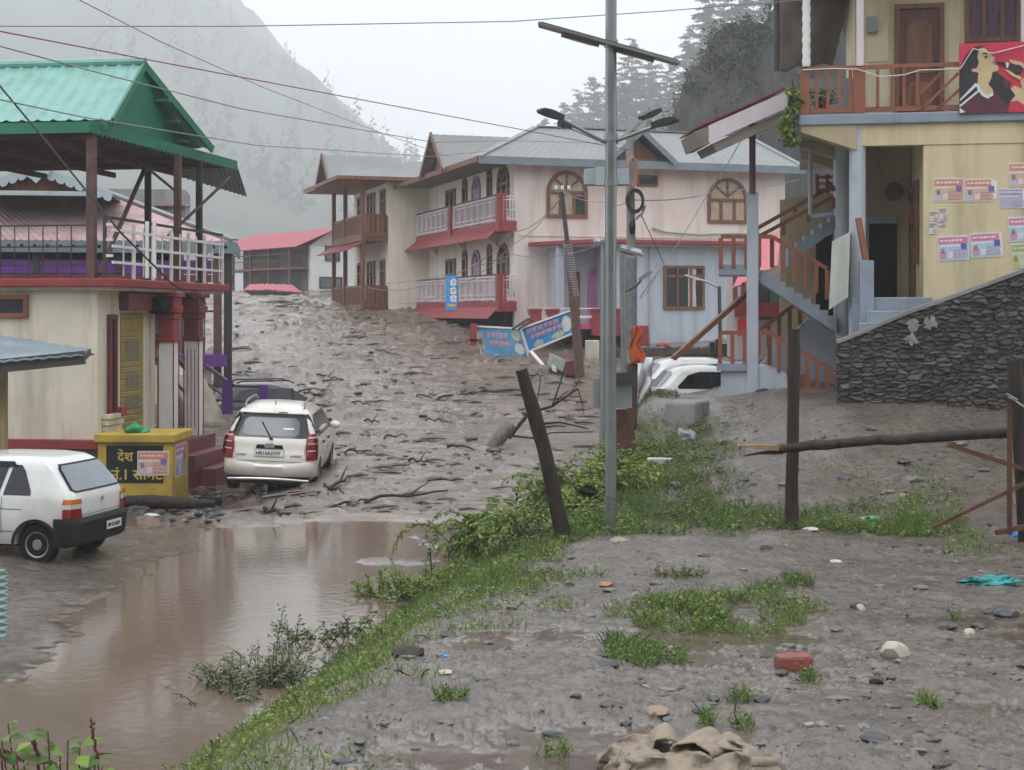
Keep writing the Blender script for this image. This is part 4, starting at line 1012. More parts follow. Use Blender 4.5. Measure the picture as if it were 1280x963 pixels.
    # outside stair coming down beside the porch, purple newels and dark handrails
    s = MB(); P = [at(254, 470, 37.5), at(284, 528, 36.5), at(290, 590, 36.3), at(254, 590, 37.5)]; s.prism(P, Vector((-.9, .25, 0))); s.build('stair_wall', M['cream'], t)
    s = MB(); P = [at(196, 437, 37), at(216, 470, 36.8), at(216, 560, 36.8), at(196, 560, 37)]; s.prism(P, Vector((.1, 1.2, 0))); s.build('stair_wall', M['cream'], t)
    s = MB(); s.bar(at(188, 410, 37), at(240, 470, 36.8), .08, .1); s.bar(at(188, 440, 37), at(232, 492, 36.8), .06, .06); s.bar(at(258, 458, 38), at(284, 477, 37), .07, .09); s.bar(at(260, 480, 38), at(284, 498, 37), .05); s.build('hand_rail', M['darksteel'], t)
    q = MB(); q.hexa([at(x, y, Y) for Y, ys in ((0, 0),) for x, y, Y in ((277.5, 518, 36.4), (291, 518, 36.4), (291, 518, 36.75), (277.5, 518, 36.75), (277.5, 475, 36.4), (291, 475, 36.4), (291, 475, 36.75), (277.5, 475, 36.75))]); q.build('newel_post', M['purple'], t)
    q = MB(); q.hexa([at(x, y, Y) for x, y, Y in ((323, 530, 38.2), (335, 530, 38.2), (335, 530, 38.5), (323, 530, 38.5), (323, 481, 38.2), (335, 482, 38.2), (335, 482, 38.5), (323, 481, 38.5))]); q.build('newel_post', M['purple'], t)
    q = MB(); q.bar(at(262, 482, 38), at(324, 484, 38.4), .06); q.bar(at(262, 500, 38), at(324, 503, 38.4), .05); q.build('hand_rail', M['darksteel'], t)
house_b()
# ================================================================== yellow house on the right, with balcony and porch
FD = Frame(*at(1072, 390, 28).xy, -11)
def house_d():
    fr = FD
    t = thing('yellow_house', fr.p(2, 3, -.5), 'pale yellow two storey house with brown balcony rail above a stone retaining wall', 'house')
    zp, zs0, zs1 = .27, 3.52, 3.72; H_ = .9
    w = MB(); w.box(fr, 1.2, 6.5, 0, 9, zp - .6, zs0); w.build('wall', M['yellowwall'], t)
    w = MB(); w.box(fr, -.02, 1.19, 3.0, 9, zp - .9, zs0); w.build('porch_wall', M['tan'], t)
    w = MB(); w.box(fr, -.06, 6.5, -.02, .22, zs0 - .40, zs0 - .002); w.build('lintel_beam', M['yellowwall'], t)
    # porch: floor, dark doorway, pillars, little red box, meter
    p = MB(); p.box(fr, -.12, 1.35, -.25, 3.0, -.9, zp); p.box(fr, .15, 1.28, -.55, -.26, -.9, .02); p.box(fr, .0, 1.1, -.8, -.551, -.9, -.2); p.build('porch_step', M['bluegrey'], t, bevel=.02)
    u0, u1 = uat(fr, 1086, 3), uat(fr, 1121, 3)
    d = MB(); d.box(fr, u0, u1, 2.96, 2.998, zp, zat(fr, u0, 3, 280)); d.build('doorway', M['dark'], t)  # flat panel, doorway shade put into its colour
    b_ = MB(); b_.box(fr, u0, u1, 2.9, 2.955, zat(fr, u0, 3, 280), zat(fr, u0, 3, 272)); b_.box(fr, u0 - .05, u0, 2.9, 2.955, zp, zat(fr, u0, 3, 272)); b_.build('door_frame', M['bluegrey'], t)
    f_ = MB(); c = fr.p(uat(fr, 1117, 2.9), 2.9, zat(fr, .7, 2.9, 240)); f_.tube([c, c - fr.v * .1], .19, 14); f_.build('wall_fan', M['brownsteel'], t, smooth=40)
    window(t, fr.p(1.195, 1.0, .95), fr.v, -fr.u, .55, 1.6, M['wood'], M['glass'], nv=1, transom=.7, ft=.08)
    dr = door(t, fr.p(1.195, 1.9, zp + .01), fr.v, -fr.u, .85, 2.2, M['wood'], M['wood'])
    rb = MB(); rb.box(fr, 1.05, 1.19, 1.66, 1.84, 1.75, 2.15); rb.build('red_box', M['red'], t)
    for u, v, r in ((.0, .12, .155), (-.22, 2.2, .14), (-.22, 4.2, .14)):
        c = MB(); c.tube([fr.p(u, v, -.6), fr.p(u, v, zs0 - .002 if v < 1 else zs0 - .1)], r, 20); c.build('column', M['paleblue'], t, smooth=40)
    q = MB(); q.box(fr, .02, .28, -.45, -.2, -.9, .95); q.build('gate_post', M['bluegrey'], t, bevel=.015)
    q = MB(); q.bar(fr.p(.14, -.3, .95), fr.p(.0, -.28, 1.75), .1); q.build('wood_stake', M['orangewood'], t)
    # white sheet box leaning left of the column
    q = MB(); q.hexa([at(1036, 388, 28.4), at(1060, 372, 27.6), at(1060, 372, 28.3), at(1036, 388, 29.2), at(1040, 302, 28.4), at(1063, 290, 27.6), at(1063, 290, 28.3), at(1040, 302, 29.2)])
    tag(q.build('sheet_box', pm('dull_white_board', (.50, .52, .47), .5, .12, 3, streak=True, dirt=(.3, .28, .22), dirt_amt=.6), t, bevel=.01))
    # balcony slab and stepped cantilevers
    s = MB(); s.box(fr, -1.08, 6.5, -.1, 1.2, zs0, zs1); s.box(fr, -1.08, 0, 1.2, 9, zs0, zs1); s.build('balcony_slab', M['bluegrey'], t, bevel=.02)
    for v in (-.06, 2.4, 4.9):
        c = MB(); c.prism([fr.p(-.02, v, zs0 - .002), fr.p(-1.05, v, zs0 - .002), fr.p(-1.05, v, zs0 - .12), fr.p(-.02, v, zs0 - .48)], fr.v * .5); c.build('cantilever_beam', M['tan'], t)
    # upper storey
    V = 1.15
    w = MB(); w.box(fr, .05, 6.5, V, 9, zs1, 7.2); w.build('upper_wall', M['yellowwall'], t)
    ua, ub = uat(fr, 1118, V), uat(fr, 1180, V); ht = zat(fr, ua, V, 8) - zs1
    d = door(t, fr.p(ua, V, zs1 + .02), fr.u, -fr.v, ub - ua, ht, M['wood'], pm('dark_carved_door', (.10, .032, .02), .4, .35, 2, wood=True), panels=0)
    dp = MB()
    for z0, z1 in ((.25, .75), (.9, ht - .3)):
        o = fr.p(ua, V, zs1); W_ = ub - ua
        dp.prism([o + fr.u * x + Z * z - fr.v * .024 for x, z in ((.22, z0), (W_ - .22, z0), (W_ - .22, z1 - .12), (W_ * .5 + .12, z1), (W_ * .5 - .12, z1), (.22, z1 - .12))], -fr.v * .02)
    dp.build('panel', M['wood'], d, bevel=.01)
    hn = MB(); o = fr.p(ub - .14, V - .05, zs1 + 1.0); hn.bar(o, o + Z * .16, .03); hn.build('handle', M['darksteel'], d)
    ua, ub = uat(fr, 1206, V), uat(fr, 1276, V)
    window(t, fr.p(ua, V, zat(fr, ua, V, 54)), fr.u, -fr.v, ub - ua, .95, M['wood'], M['purplecurt'], nv=3, transom=0, ft=.09)
    pl = MB()
    for px0, px1 in ((1084, 1110), (1186, 1200)):
        for y0, y1 in ((78, 32), (138, 88)):
            pl = MB(); a, b = uat(fr, px0, V), uat(fr, px1, V); pl.box(fr, a, b, V - .018, V - .002, zat(fr, a, V, y0), zat(fr, a, V, y1))
            pl.build('wall_panel', pm('cream_wall_panel', (.60, .53, .36), .65, .06, 2, streak=True, dirt=(.36, .3, .2), dirt_amt=.4), t)
    mt = MB(); ua = uat(fr, 1084, V); mt.box(fr, ua, ua + .2, V - .13, V - .002, 5.45, 5.75); mt.build('meter_box', M['grey'], t)
    for px in (1075, 1281):
        u = uat(fr, px, -.04); c = MB(); c.box(fr, u - .065, u + .065, -.085, .045, zs1 + H_, 7.0); c.build('post', M['lilac'], t)
    tk = MB(); ua = uat(fr, 1008, -.02); n = 26
    tk.tube([fr.p(ua, -.02, zs1 + H_ + .02 + k * .1) for k in range(n)], [.085 if k % 2 else .068 for k in range(n)], 10); tk.build('wrapped_post', M['paper'], t, smooth=60)
    rs = MB(); rs.box(fr, -1.3, 6.5, -.4, 9, 7.0, 7.15); rs.build('upper_slab', M['concrete'], t)  # slab out of view overhead, added to shade the upper storey
    # balcony rail
    H = .88
    ul, um, ur = uat(fr, 1006, -.03), uat(fr, 1074, -.03), 6.4
    for u, wd in ((ul, .17), (um, .22)):
        q = MB(); q.box(fr, u - wd / 2, u + wd / 2, -.09, .06, zs1, zs1 + H - .01); q.build('rail_post', M['orangewood'], t, bevel=.008)
    r_ = MB(); z = zs1 + H
    r_.bar(fr.p(ul, -.02, z), fr.p(ur, -.02, z), .07, .07); r_.bar(fr.p(ul, -.02, zs1 + .08), fr.p(ur, -.02, zs1 + .08), .05, .09); r_.bar(fr.p(ul, -.02, z), fr.p(ul, 1.1, z), .07, .07)
    for px in (1021, 1035, 1049, 1063, 1097, 1115, 1130, 1147): u = uat(fr, px, -.02); r_.bar(fr.p(u, -.02, zs1 + .1), fr.p(u, -.02, z - .03), .06, .05, up=fr.v)
    for (xa, ya), (xb, yb) in (((1149, 118), (1176, 92)), ((1150, 139), (1198, 92)), ((1170, 139), (1200, 112))):
        a, b = uat(fr, xa, -.02), uat(fr, xb, -.02); r_.bar(fr.p(a, -.02, zat(fr, a, 0, ya)), fr.p(b, -.02, zat(fr, b, 0, yb)), .05)
    r_.build('railing', M['orangewood'], t)
    # left side: grey end wall, tarp, dark pole
    q = MB(); q.hexa([at(982, 178, 31), at(1002, 170, 31), at(1002, 170, 33), at(982, 178, 33), at(982, 92, 31), at(1002, 92, 31), at(1002, 92, 33), at(982, 92, 33)]); q.build('side_wall', M['concrete'], t)
    q = MB(); q.box(fr, -.9, .04, 1.4, 4, zs1, zs1 + .9); q.build('side_parapet', M['concrete'], t)
    q = MB(); q.tube([at(971, -30, 28.6), at(971, 88, 28.6)], .06, 8); q.tube([at(971, 50, 28.6), at(968, 52, 28.6)], .03, 6); q.build('gutter_pipe', M['darksteel'], t, smooth=40)
    return t
house_d()

def tarp_sheet():
    # brown tarpaulin hung across the side of the upper floor
    n, m = 30, 24; vs = []
    for j in range(m):
        for i in range(n):
            a, b = i / (n - 1), j / (m - 1)
            tl, tr, br, bl = at(972, -22, 29.2), at(1068, -22, 30.6), at(1040, 80, 30.6), at(976, 88, 29.2)
            p = (tl * (1 - a) + tr * a) * (1 - b) + (bl * (1 - a) + br * a) * b
            k = math.sin(a * 9 + b * 5) * .05 + math.sin(a * 23 - b * 9) * .025 + .18 * math.sin(b * math.pi) * math.sin(a * math.pi)
            vs.append(p + Vector((0, -k, -.04 * math.sin(a * 14) * b)))
    mb = MB(); mb.add(vs, [(j * n + i, j * n + i + 1, (j + 1) * n + i + 1, (j + 1) * n + i) for j in range(m - 1) for i in range(n - 1)])
    o = mb.build('tarpaulin', pm('brown_grey_tarpaulin', (.20, .16, .14), .6, .2, 2, bump=.3, bscale=8, dirt=(.11, .09, .08), dirt_amt=.6), smooth=80, fix=False)
    s = o.modifiers.new('thick', 'SOLIDIFY'); s.thickness = .01
    tag(o, 'brown grey tarpaulin hung across the side of the upper balcony', 'tarpaulin')
tarp_sheet()

def mural():
    fr = FD; v = -.14
    u0 = uat(fr, 1199, v); u1 = uat(fr, 1302, v); z0, z1 = zat(fr, u0, v, 142), zat(fr, u0, v, 55)
    S = (z1 - z0) / 700.0                    # picture units: 700 tall
    t = thing('advert_board', fr.p((u0 + u1) / 2, v, z0), 'red advertising board with dark haired woman drinking from a bottle, on balcony rail', 'advert board')
    b = MB(); b.box(fr, u0, u1, v, v + .04, z0, z1); b.build('board', pm('cherry_red_print', (.55, .03, .07), .4, .06, 1.5), t)
    lay = [0]
    def sh(name, pts, m):
        lay[0] += 1; q = MB(); o = fr.p(u0, v - .002 * lay[0], z0)
        q.prism([o + fr.u * ((x - 160) * S) + Z * ((905 - y) * S) for x, y in pts], -fr.v * .0015); return q.build(name, m, t)
    hair, skin, shirt = pm('print_black', (.022, .018, .024), .45, .2, 3), pm('print_skin', (.55, .42, .24), .45, .08, 3), pm('print_maroon', (.10, .022, .035), .45, .15, 3)
    wht = pm('print_white', (.62, .66, .66), .45, .05, 3)
    sh('forearm', [(800, 560), (745, 590), (770, 680), (690, 640), (640, 690), (660, 800), (720, 790), (800, 850), (960, 850), (960, 420), (800, 470)], skin)
    sh('hair', [(165, 900), (160, 700), (165, 480), (200, 360), (250, 290), (310, 240), (380, 232), (435, 262), (450, 300), (400, 420), (500, 480), (545, 520), (600, 560), (640, 650), (700, 740), (650, 800), (625, 900)], hair)
    sh('sleeve', [(585, 565), (640, 590), (668, 620), (640, 660), (590, 640)], shirt)
    sh('face', [(352, 262), (400, 250), (425, 270), (445, 305), (480, 340), (510, 355), (490, 378), (512, 395), (500, 425), (535, 440), (542, 470), (520, 490), (480, 500), (470, 560), (440, 620), (480, 670), (490, 700), (420, 760), (350, 690), (335, 620), (345, 500), (290, 490), (275, 465), (330, 455), (350, 400), (335, 350)], skin)
    sh('shirt', [(150, 840), (345, 680), (420, 755), (495, 700), (560, 760), (640, 850), (620, 905), (165, 905)], shirt)
    sh('collar', [(318, 605), (345, 620), (380, 690), (430, 735), (480, 700), (490, 730), (435, 765), (380, 735), (335, 670)], wht)
    sh('stripe', [(165, 765), (315, 605), (335, 630), (165, 785)], wht)
    sh('stripe', [(162, 825), (345, 672), (355, 690), (165, 845)], wht)
    sh('stripe', [(162, 850), (220, 895), (165, 903)], wht)
    sh('eyebrow', [(372, 320), (400, 302), (428, 312), (425, 322), (400, 315)], hair)
    sh('eye', [(395, 345), (435, 335), (432, 352), (405, 358)], hair)
    sh('lips', [(478, 388), (512, 395), (500, 412), (480, 408)], pm('print_rose', (.42, .14, .13), .45))
    sh('bottle', [(512, 395), (600, 405), (640, 420), (720, 440), (765, 445), (770, 480), (745, 530), (690, 520), (640, 490), (610, 450), (520, 412)], hair)
    sh('bottle_neck', [(605, 405), (640, 415), (625, 470), (612, 455)], wht)
    sh('fingers', [(640, 380), (700, 395), (760, 410), (800, 450), (770, 470), (745, 440), (690, 430), (650, 410)], skin)
    sh('fingers', [(592, 480), (640, 490), (700, 535), (760, 560), (745, 590), (660, 540)], skin)
mural()

def balcony_wire():
    mb = MB(); fr = FD; pts = []
    for x, y in ((1003, 88), (1040, 86), (1072, 87), (1100, 96), (1130, 94), (1150, 88), (1200, 87), (1216, 62), (1240, 68), (1280, 58)):
        u = uat(fr, x, -.12); pts.append(fr.p(u, -.12 if x < 1199 else -.2, zat(fr, u, -.12, y)))
    mb.tube(pts, .012, 6); tag(mb.build('white_cable', M['white'], smooth=60), 'white cable draped along the brown balcony rail and the red board', 'cable')
balcony_wire()

for k, (x0, y0, x1, y1, kind, tilt, torn, lab) in enumerate((
        (1167, 253, 1205, 223, 'orange', 0, .0, 'orange poster at upper left of the yellow wall'),
        (1206, 253, 1246, 224, 'orange', 0, .5, 'orange poster with its lower edge torn away, beside its twin'),
        (1261, 234, 1300, 204, 'orange', 0, 0, 'orange poster above the torn violet poster on the yellow wall'),
        (1248, 261, 1283, 236, 'violet', 0, .4, 'pale violet poster with peeled white corner on the yellow wall'),
        (1173, 327, 1212, 296, 'blue', .05, 0, 'blue and pink poster at lower left of the yellow wall'),
        (1214, 323, 1254, 292, 'blue', .05, .25, 'blue and pink poster with a folded top corner, right of its twin'),
        (1261, 303, 1300, 272, 'blue', .04, 0, 'blue and pink poster at the wall edge above the green one'),
        (1265, 336, 1298, 305, 'green', .04, 0, 'green and yellow poster with a portrait, lowest on the wall'),
        (1162, 277, 1172, 264, 'note', 0, 0, 'small grey printed note left of the pink slips'),
        (1174, 275, 1184, 260, 'note', 0, .2, 'small pink slip pasted under the orange posters'),
        (1161, 293, 1171, 278, 'note', 0, 0, 'small pink slip pasted lowest at the wall corner'),
        (1173, 283, 1182, 276, 'note', 0, 0, 'tiny dark printed scrap between the pink slips'))):
    u0, u1 = uat(FD, x0, 0), uat(FD, x1, 0)
    make_poster(FD.p(u0, -.006 - .0005 * k, zat(FD, u0, 0, y0)), FD.u, -FD.v, u1 - u0, zat(FD, u0, 0, y1) - zat(FD, u0, 0, y0), kind, lab, tilt=tilt, torn=torn)

# ------------------------------------------------------------------ stone retaining wall
def stone_wall():
    top = [(1048, 428), (1075, 417), (1130, 393), (1200, 368), (1282, 338), (1420, 285)]
    a, b = at(1046, 500, 26.4), at(1282, 505, 25.8); d = (b - a); d.z = 0; L = d.length * 1.6; d.normalize(); nrm = Vector((d.y, -d.x, 0))
    nx, nz = 300, 130; rs = np.random.RandomState(5)
    xs = np.linspace(0, L, nx); zb = -2.1
    # flat-bedded rubble: jittered courses, worley distance gives the joints
    GX, T = np.meshgrid(xs, np.linspace(0, 1, nz))
    pxs = CX + F * (a.x + GX * d.x) / (a.y + GX * d.y); pyt = np.interp(pxs, [p[0] for p in top], [p[1] for p in top])
    zt = (CY - pyt) / F * (a.y + GX * d.y)
    GZ = zb + (zt - zb) * T
    cw, ch = .21, .075
    d1 = np.full(GX.shape, 9.); d2 = np.full(GX.shape, 9.); idv = np.zeros(GX.shape)
    wx = GX + .05 * fbm(GX * 3, GZ * 3, 3); wz = GZ + .05 * fbm(GX * 2, GZ * 4, 3, ox=9)
    ci, cj = np.floor(wx / cw).astype(int), np.floor(wz / ch).astype(int)
    jit = rs.rand(256, 256, 3)
    for di in (-1, 0, 1):
        for dj in (-1, 0, 1):
            I, J = ci + di, cj + dj; r = jit[I % 256, J % 256]
            dist = np.hypot((wx - (I + .5 + (r[..., 0] - .5) * .9) * cw) / cw, (wz - (J + .5 + (r[..., 1] - .5) * .8) * ch) / ch)
            nearer = dist < d1; d2 = np.where(nearer, d1, np.minimum(d2, dist)); idv = np.where(nearer, r[..., 2], idv); d1 = np.where(nearer, dist, d1)
    edge = np.clip((d2 - d1) / .35, 0, 1)
    dep = .058 * edge ** .6 * (.4 + .9 * idv) + .03 * fbm(GX * 9, GZ * 14, 4)
    dep = np.where(T > .985, .02, dep) - .12 * T           # leans back a little
    vs = [a + d * GX[j, i] + nrm * dep[j, i] + Z * (GZ[j, i] - a.z) for j in range(nz) for i in range(nx)]
    mb = MB(); mb.add(vs, [(j * nx + i, j * nx + i + 1, (j + 1) * nx + i + 1, (j + 1) * nx + i) for j in range(nz - 1) for i in range(nx - 1)])
    # top, ends and back
    back = [a + d * x - nrm * .55 for x in xs]
    for i in range(nx - 1):
        p, q = vs[(nz - 1) * nx + i], vs[(nz - 1) * nx + i + 1]; mb.poly([p, q, Vector((*back[i + 1].xy, q.z)), Vector((*back[i].xy, p.z))])
    e0, e1 = vs[0], vs[(nz - 1) * nx]; mb.poly([e0, e1, Vector((*back[0].xy, e1.z)), Vector((*back[0].xy, e0.z))])
    m = bpy.data.materials.new('wet_dark_masonry'); m.use_nodes = True; nt = m.node_tree; Lk = nt.links; bs = nt.nodes['Principled BSDF']
    at_ = _n(nt, 'ShaderNodeAttribute'); at_.attribute_name = 'stone'; tc = _n(nt, 'ShaderNodeTexCoord')
    rp = _n(nt, 'ShaderNodeValToRGB'); e = rp.color_ramp.elements; e[0].color = (.026, .025, .024, 1); e[1].color = (.10, .09, .078, 1)
    e2 = rp.color_ramp.elements.new(.5); e2.color = (.05, .047, .042, 1); Lk.new(at_.outputs['Fac'], rp.inputs['Fac'])
    nz_ = _n(nt, 'ShaderNodeTexNoise'); nz_.inputs['Scale'].default_value = 3.; nz_.inputs['Detail'].default_value = 8; Lk.new(tc.outputs['Object'], nz_.inputs['Vector'])
    mr = _n(nt, 'ShaderNodeMapRange'); mr.inputs['From Min'].default_value = .35; mr.inputs['From Max'].default_value = .7; mr.inputs['To Min'].default_value = .55; mr.inputs['To Max'].default_value = 1.35; Lk.new(nz_.outputs['Fac'], mr.inputs['Value'])
    mx = _n(nt, 'ShaderNodeMix', data_type='RGBA', blend_type='MULTIPLY'); mx.inputs[0].default_value = 1; Lk.new(rp.outputs['Color'], mx.inputs[6]); Lk.new(mr.outputs['Result'], mx.inputs[7]); Lk.new(mx.outputs[2], bs.inputs['Base Color'])
    bs.inputs['Roughness'].default_value = .62
    nb = _n(nt, 'ShaderNodeTexNoise'); nb.inputs['Scale'].default_value = 22; nb.inputs['Detail'].default_value = 6; Lk.new(tc.outputs['Object'], nb.inputs['Vector'])
    bp = _n(nt, 'ShaderNodeBump'); bp.inputs['Strength'].default_value = .7; bp.inputs['Distance'].default_value = .02; Lk.new(nb.outputs['Fac'], bp.inputs['Height']); Lk.new(bp.outputs['Normal'], bs.inputs['Normal'])
    o = mb.build('retaining_wall', m, fix=False)
    at2 = o.data.attributes.new('stone', 'FLOAT', 'POINT'); vals = np.zeros(len(o.data.vertices)) + .3; vals[:nx * nz] = idv.ravel(); at2.data.foreach_set('value', vals.astype(np.float32))
    tag(o, 'dark wet rubble stone retaining wall sloping up below the yellow house', 'wall')
    cp = MB(); n = 60
    rings = []
    for i in range(0, nx, 5):
        p = vs[(nz - 1) * nx + i] + nrm * .03; q = Vector((*back[i].xy, p.z)); h = .035
        rings.append([p - Z * .03, p + Z * h, q + Z * h, q - Z * .03])
    cp.loft(rings); cp.build('mortar_coping', M['concrete'], o)
    # the coping's points are in world space under an object whose origin moved: build() converted them
    sp = MB(); r = random.Random(3)
    for c in ((1142, 405), (1163, 405), (1140, 425)):
        k = int(np.argmin(np.abs(pxs[60] - c[0]))); p = a + d * xs[k]; zc = (CY - c[1]) / F * p.y
        pts = [Vector((p.x, p.y, zc)) + nrm * .06 + d * (r.uniform(.03, .17) * math.cos(t)) + Z * (r.uniform(.03, .16) * math.sin(t)) for t in np.linspace(0, 2 * math.pi, 22)[:-1]]
        sp.prism(pts, nrm * .012)
    sp.build('lime_stain', pm('old_lime', (.22, .21, .19), .7, .3, 8), o)
stone_wall()

# ------------------------------------------------------------------ outside staircase between the houses
def staircase():
    fr = Frame(*at(940, 390, 30).xy, -8)
    t = thing('outside_staircase', fr.p(0, 0, -1.9), 'zigzag blue grey concrete staircase with brown railings at the side of the yellow house', 'staircase')
    def P(px, py, dv=0.): u = uat(fr, px, dv); return fr.p(u, dv, zat(fr, u, dv, py))
    pl = MB(); u0, u1 = uat(fr, 933.5, -.05), uat(fr, 948, -.05); pl.box(fr, u0, u1, -.05, .19, -2.2, zat(fr, 0, 0, 240)); pl.build('pillar', M['paleblue'], t, bevel=.012)
    bs = MB(); bs.prism([P(901, 500, .01), P(985, 500, .01), P(985, 468, .01), P(958, 458, .01), P(901, 464, .01)], fr.v * 1.3); bs.build('base_block', M['paleblue'], t)
    sl = MB(); sl.prism([P(896, 464, -.08), P(934, 464, -.08), P(934, 455, -.08), P(896, 455, -.08)], fr.v * 1.5); sl.build('landing_slab', M['bluegrey'], t)
    # side wall in the triangle under the flights
    sw = MB(); sw.prism([P(948, 500, 1.35), P(1050, 500, 1.35), P(1050, 395, 1.35), P(1010, 398, 1.35), P(948, 458, 1.35)], fr.v * .2); sw.build('side_wall', M['paleblue'], t)
    yw = MB(); yw.prism([P(975, 500, 2.6), P(1056, 500, 2.6), P(1056, 240, 2.6), P(975, 250, 2.6)], fr.v * .2); yw.build('stair_well_wall', M['tan'], t)
    dk = MB(); dk.prism([P(1020, 395, 2.55), P(1052, 395, 2.55), P(1052, 290, 2.55), P(1020, 300, 2.55)], fr.v * .04); dk.build('dark_opening', M['dark'], t)
    def flight(x0, y0, x1, y1, v0, v1, n, nm='flight'):
        """stepped slab from (x0,y0) to (x1,y1) in the photograph's pixels, v0..v1 deep"""
        a, b = P(x0, y0, v0), P(x1, y1, v0); d = (b - a) / n; mb = MB(); dv = fr.v * (v1 - v0)
        for k in range(n):
            p = a + d * k; q = p + d; zt = max(p.z, q.z) ; lo = Z * .24
            mb.prism([p - lo, q - lo, Vector((q.x, q.y, zt)), Vector((p.x, p.y, zt))], dv)
        return mb.build(nm, M['bluegrey'], t)
    l1 = MB(); l1.prism([P(898, 344, .0), P(950, 344, .0), P(950, 331, .0), P(898, 331, .0)], fr.v * 1.4); l1.build('landing_slab', M['bluegrey'], t)
    flight(950, 338, 1046, 402, .05, 1.0, 9)
    flight(1048, 270, 985, 318, 1.2, 2.2, 6)
    flight(958, 470, 985, 478, .05, 1.2, 2)
    lower = MB()
    def rail(pts, hgt, v, nm, n, mat=M['orangewood'], wd=.085):
        mb = MB(); A = [P(x, y, v) for x, y in pts]
        tot = sum((q - p).length for p, q in zip(A, A[1:])); 
        for p, q in zip(A, A[1:]):
            mb.bar(p, q, .08, .08); m_ = max(1, round(n * (q - p).length / tot))
            for k in range(m_ + 1):
                c = p.lerp(q, k / m_); mb.bar(c - Z * hgt, c - Z * .03, wd, wd * .9, up=fr.v)
        return mb.build(nm, mat, t)
    rail([(901, 296), (965, 296), (1034, 336)], .62, .0, 'railing', 9)
    rail([(900, 416), (962, 416), (1046, 466)], .66, .0, 'railing', 11)
    rail([(1042, 246), (948, 296)], .25, 1.15, 'hand_rail', 3)
    rail([(1042, 232), (946, 286)], .12, 1.15, 'hand_rail', 2)
    rail([(1000, 376), (948, 414)], .5, 1.25, 'railing', 4)
    q = MB(); q.bar(P(935, 366, .9), P(842, 448, -.1), .1, .1); q.build('hand_rail', M['wood'], t)
    bl = MB()
    for k in range(4): bl.prism([P(985 + k * 14, 458 + k * 9 + 22, .02), P(999 + k * 14, 458 + k * 9 + 22, .02), P(999 + k * 14, 462 + k * 9, .02), P(985 + k * 14, 462 + k * 9, .02)], fr.v * 1.1)
    bl.build('lower_step', M['wood'], t)
    up = MB()
    for k in range(5): up.bar(P(1019, 222 + k * 8, 3.), P(1050, 221 + k * 8, 3.), .06)
    for x in (1021, 1034, 1047): up.bar(P(x, 258, 3.), P(x, 218, 3.), .08)
    up.build('upper_railing', M['orangewood'], t)
    sb = MB(); sb.prism([P(1012, 282, 2.9), P(1054, 282, 2.9), P(1054, 258, 2.9), P(1012, 262, 2.9)], fr.v * .3); sb.build('upper_slab', M['concrete'], t)
    pp = MB(); pp.tube([P(1013, 150, .9), P(1013, 268, .9), P(1016, 271, .9), P(1042, 268, .9)], .05, 8); pp.build('drain_pipe', M['paleblue'], t, smooth=40)
    bk = MB(); bk.rock(P(957, 491, -.2), (.22, .15, .09), 9, 2); tag(bk.build('black_bag', M['black']), 'small black bag lying at the foot of the blue stair base', 'bag')
staircase()

def canopy():
    t = thing('lean_to_canopy', at(940, 240, 29.6), 'red edged lean to canopy with white fascia on a brown steel post', 'canopy')
    p = MB(); p.tube([at(940.5, 242, 29.95), at(940.5, 150, 29.95)], .065, 10); p.build('post', M['brownsteel'], t, smooth=40)
    a, b = at(868, 163, 29), at(984, 111, 29); c, d = b + Vector((0, 2.6, .1)), a + Vector((0, 2.6, .1))
    r = MB(); r.sheet(a + Z * .05, b + Z * .05, c + Z * .05, d + Z * .05, .03); r.build('roof', M['red'], t)
    f = MB(); a2, b2 = at(886, 157, 28.98), at(984, 114, 28.98); f.prism([a2, b2, b2 - Z * .33, a2 - Z * .33], Vector((0, .03, 0))); f.build('fascia', M['lilac'], t)
    g = MB(); g.prism([at(869, 164, 29), at(887, 158, 29), at(887, 180, 29), at(876, 183, 29)], Vector((0, 2.5, .1))); g.prism([at(890, 180, 29.05), at(984, 138, 29.05), at(984, 150, 29.05), at(896, 190, 29.05)], Vector((0, 2.4, .1))); g.build('soffit_boards', pm('brown_grey_boards', (.20, .165, .14), .7, .2, 2), t)
canopy()

